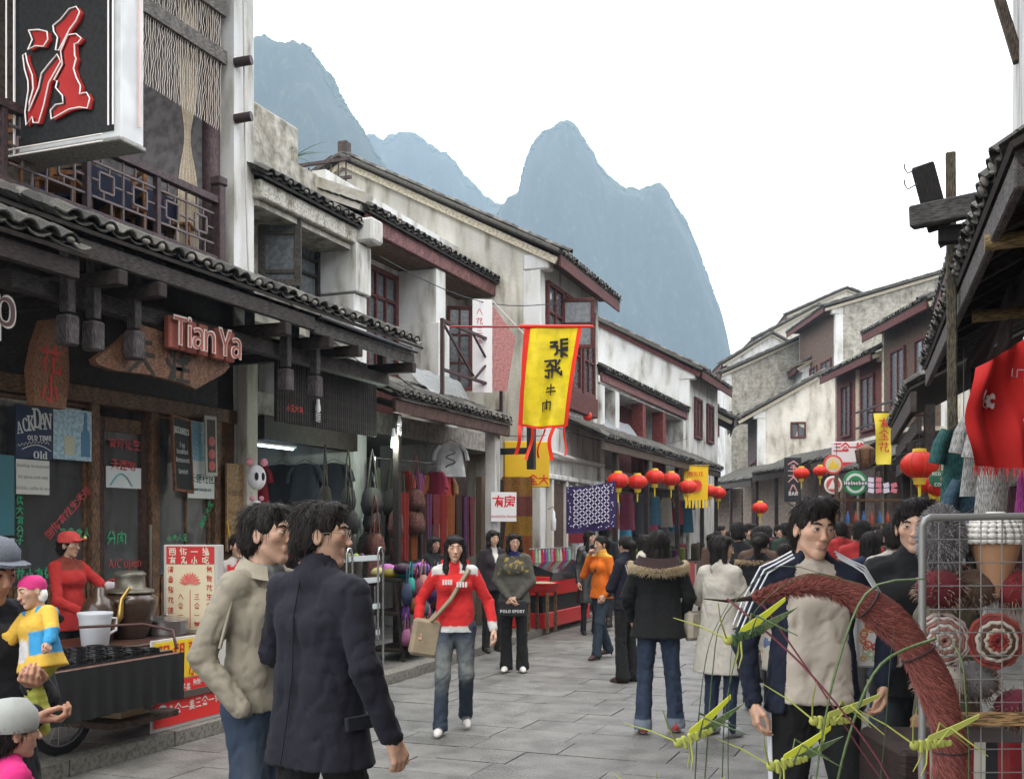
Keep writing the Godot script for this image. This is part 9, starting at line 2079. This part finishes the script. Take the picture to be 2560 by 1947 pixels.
func fibre_arch(V: Callable) -> void:
	# curved bundle of red palm fibre in the very front, with plaited leaf insects
	var p := [V.call(-0.32, 1.53, -2.03), V.call(-0.26, 1.55, -2.05), V.call(-0.205, 1.558, -2.07), V.call(-0.15, 1.54, -2.09), V.call(-0.1, 1.508, -2.11), V.call(-0.055, 1.465, -2.13), V.call(-0.02, 1.41, -2.14), V.call(0.005, 1.35, -2.15), V.call(0.02, 1.29, -2.16), V.call(0.028, 1.23, -2.16), V.call(0.025, 1.12, -2.16), V.call(0.02, 0.9, -2.16), V.call(0.02, 0.5, -2.16), V.call(0.02, 0.0, -2.16)]
	var cv := Curve3D.new()
	for q in p: cv.add_point(q)
	var o := thing("fibre_trunk", "thick arched trunk wrapped in reddish brown palm fibre", "display stand")
	var pts := []; var rad := []
	var ln := cv.get_baked_length()
	for k in 90:
		var t := k / 89.0
		pts.append(cv.sample_baked(t * ln, true))
		rad.append(0.007 + 0.026 * minf(1.0, t * 7.0) * (0.74 + 0.26 * absf(sin(t * 34.0))))
	part(MB.new().tube(pts, rad, 16), "fibre_core", mat(C(0.2, 0.055, 0.045), 0.85, {t = "grain", s = Vector3(40, 40, 40)}), o)
	part(fur(9500, func(k: int) -> Array:
		var t := rng.randf() * 0.62
		var c := cv.sample_baked(t * ln, true)
		var d := (cv.sample_baked(minf(t + 0.01, 1.0) * ln, true) - c).normalized()
		var s := d.cross(Vector3(0.2, 0.3, 0.93)).normalized()
		var a := rng.randf() * TAU
		var rr := s * cos(a) + d.cross(s) * sin(a)
		var w := 0.007 + 0.026 * minf(1.0, t * 7.0) * (0.74 + 0.26 * absf(sin(t * 34.0)))
		return [c + rr * w * 0.96, rr * 0.2 + (d * 0.9 + rr.cross(d) * 1.1) * 6.0], 0.02, C(0.15, 0.04, 0.035), C(0.36, 0.12, 0.095), 0.0009), "fibres", mat(C(1, 1, 1), 0.75, {vc = true}), o)
	part(MB.new().tube([V.call(-0.32, 1.53, -2.03), V.call(-0.36, 1.525, -2.0), V.call(-0.4, 1.53, -1.98)], [0.006, 0.003, 0.001], 6), "twig", wood(C(0.05, 0.03, 0.02), 0), o)
	for t in [0.125, 0.2, 0.31]:
		var c := cv.sample_baked(t * ln, true)
		var d := (cv.sample_baked((t + 0.01) * ln, true) - c).normalized()
		var ring := []
		var s := d.cross(Vector3(0.2, 0.3, 0.93)).normalized()
		for a in 17: ring.append(c + (s * cos(TAU * a / 16) + d.cross(s) * sin(TAU * a / 16)) * 0.033)
		part(MB.new().tube(ring, 0.002, 5), "binding", mat(C(0.03, 0.02, 0.02), 0.7), o)
	var gr1 := mat(C(0.11, 0.16, 0.06), 0.55, {bl = C(0.08, 0.12, 0.03), t = "mottle", s = 12.0}); var gr2 := mat(C(0.34, 0.36, 0.08), 0.8, {bl = C(0.2, 0.24, 0.02)}); var dkg := mat(C(0.04, 0.075, 0.03), 0.5); var prp := mat(C(0.14, 0.03, 0.045), 0.5)
	# long arching leaf stalks
	var k := 0
	for q in [[[-0.02, 1.57, -2.06], [-0.11, 1.55, -2.0], [-0.16, 1.42, -1.95], [-0.19, 1.25, -1.93], [-0.2, 1.05, -1.93], gr1, 0.0045], [[0.0, 1.46, -2.1], [-0.09, 1.42, -2.0], [-0.14, 1.3, -1.95], [-0.17, 1.15, -1.94], [-0.18, 1.0, -1.94], gr1, 0.0055], [[-0.36, 1.53, -2.0], [-0.22, 1.42, -1.95], [-0.1, 1.28, -1.93], [-0.05, 1.18, -1.92], [0.0, 1.05, -1.92], prp, 0.0055], [[-0.3, 1.52, -2.03], [-0.18, 1.36, -1.98], [-0.12, 1.27, -1.97], [-0.06, 1.19, -1.97], [0.02, 1.1, -1.97], prp, 0.004], [[0.03, 1.45, -2.11], [0.045, 1.42, -2.09], [0.05, 1.36, -2.08], [0.055, 1.28, -2.08], [0.055, 1.2, -2.08], gr1, 0.004], [[-0.4, 1.05, -1.95], [-0.385, 1.3, -1.95], [-0.36, 1.5, -1.97], [-0.27, 1.59, -2.0], [-0.17, 1.57, -2.02], gr1, 0.0028], [[-0.36, 1.1, -1.94], [-0.35, 1.35, -1.94], [-0.31, 1.5, -1.96], [-0.22, 1.575, -1.99], [-0.12, 1.56, -2.02], gr1, 0.0025], [[-0.34, 1.0, -1.9], [-0.34, 1.2, -1.9], [-0.34, 1.3, -1.9], [-0.335, 1.45, -1.91], [-0.32, 1.52, -2.0], dkg, 0.0018], [[-0.41, 1.14, -1.9], [-0.4, 1.2, -1.9], [-0.395, 1.32, -1.91], [-0.38, 1.45, -1.93], [-0.35, 1.53, -1.98], dkg, 0.002], [[-0.1, 1.0, -1.9], [-0.09, 1.2, -1.93], [-0.08, 1.32, -1.96], [-0.075, 1.42, -2.0], [-0.07, 1.48, -2.08], dkg, 0.002]]:
		var b := MB.new()
		var ps := []; var rs := []
		var cu := Curve3D.new()
		for j in 5: cu.add_point(V.call(q[j][0], q[j][1], q[j][2]), Vector3.ZERO if j == 0 else (V.call(q[j - 1][0], q[j - 1][1], q[j - 1][2]) - V.call(q[mini(j + 1, 4)][0], q[mini(j + 1, 4)][1], q[mini(j + 1, 4)][2])) * 0.18, Vector3.ZERO if j == 4 else (V.call(q[j + 1][0], q[j + 1][1], q[j + 1][2]) - V.call(q[maxi(j - 1, 0)][0], q[maxi(j - 1, 0)][1], q[maxi(j - 1, 0)][2])) * 0.18)
		for j in 22:
			ps.append(cu.sample_baked(cu.get_baked_length() * j / 21.0, true)); rs.append(float(q[6]) * 0.72 * (1.0 - 0.6 * j / 21.0))
		part(b.tube(ps, rs, 6, true, 0.4), "leaf_blade", q[5], o)
		k += 1
	# plaited grasshoppers
	for q in [[0.0, 1.285, -2.03, 2.6, 0.5, 0, "bright lime plaited grasshopper with raised feelers on the fibre trunk"], [-0.235, 1.255, -1.93, 0.5, 0.45, 1, "yellow green plaited grasshopper with a long bright wing near the bottom"], [-0.31, 1.475, -1.93, 0.55, 0.5, 2, "dark green plaited grasshopper with a yellow wing under the trunk tip"], [-0.395, 1.295, -1.9, 0.6, 0.6, 1, "plaited grasshopper with a dark folded body and yellow head"], [-0.165, 1.325, -1.97, -0.5, 0.4, 0, "small lime plaited grasshopper behind the purple rib"], [-0.42, 1.17, -1.88, -0.6, 0.5, 0, "pale yellow plaited leaf insect at the bottom edge"]]:
		var g := thing("leaf_grasshopper", q[6], "ornament", V.call(q[0], q[1], q[2]), 0.376)
		g.rotation.z = q[4] if q[5] != 0 else q[4] * 0.6
		g.scale = Vector3.ONE * 0.8
		var bm: Material = [gr2, gr2, dkg][q[5]]
		var bd := MB.new()
		for j in 9: bd.box(V.call(-0.035 + j * 0.008, 0.002 * sin(j * 0.6) - j * 0.0012, 0), V.call(0.0095, 0.028 - j * 0.0018, 0.02 - j * 0.0014), Basis(Vector3(0, 0, 1), 0.35 * (1 if j % 2 else -1)), 0.003)
		part(bd, "plaited_body", bm, g)
		part(MB.new().ball(V.call(-0.046, 0.006, 0), V.call(0.012, 0.011, 0.009), 10, 7), "head", gr2, g)
		part(MB.new().plate(PackedVector2Array([Vector2(-0.02, 0.006), Vector2(0.03, 0.004), Vector2(0.105, 0.022), Vector2(0.11, 0.03), Vector2(0.06, 0.024), Vector2(-0.01, 0.017)]), 0.005, Transform3D(Basis(), V.call(0, 0, -0.002))), "wing", mat(C(0.45, 0.47, 0.03), 0.5) if q[5] else gr2, g)
		if q[5]: part(MB.new().plate(PackedVector2Array([Vector2(-0.01, -0.012), Vector2(0.05, -0.016), Vector2(0.125, -0.004), Vector2(0.06, 0.002), Vector2(0.0, 0.002)]), 0.005, Transform3D(Basis(), V.call(0, 0, -0.006))), "tail_leaf", gr1, g)
		for s in [-1.0, 1.0]:
			part(MB.new().tube([V.call(-0.05, 0.012, s * 0.004), V.call(-0.065 + s * 0.02, 0.06, s * 0.03), V.call(-0.08 + s * 0.045, 0.1, s * 0.06)], [0.0022, 0.0018, 0.0008], 5), "feeler", gr2, g)
			part(MB.new().tube([V.call(0.0, -0.004, s * 0.01), V.call(0.03, 0.028, s * 0.03), V.call(0.085, -0.05, s * 0.045)], [0.003, 0.003, 0.001], 5), "hind_leg", gr2 if q[5] == 0 else gr1, g)
			part(MB.new().tube([V.call(-0.025, -0.008, s * 0.008), V.call(-0.04, -0.035, s * 0.02), V.call(-0.06, -0.055, s * 0.022)], [0.0025, 0.002, 0.001], 5), "front_leg", gr2, g)
func stages() -> void:
	house_bar()
	houses_left()
	houses_far()
	houses_right()
	people()
	bar_front()
	snack_cart()
	shops_left()
	banners()
	stalls_right()
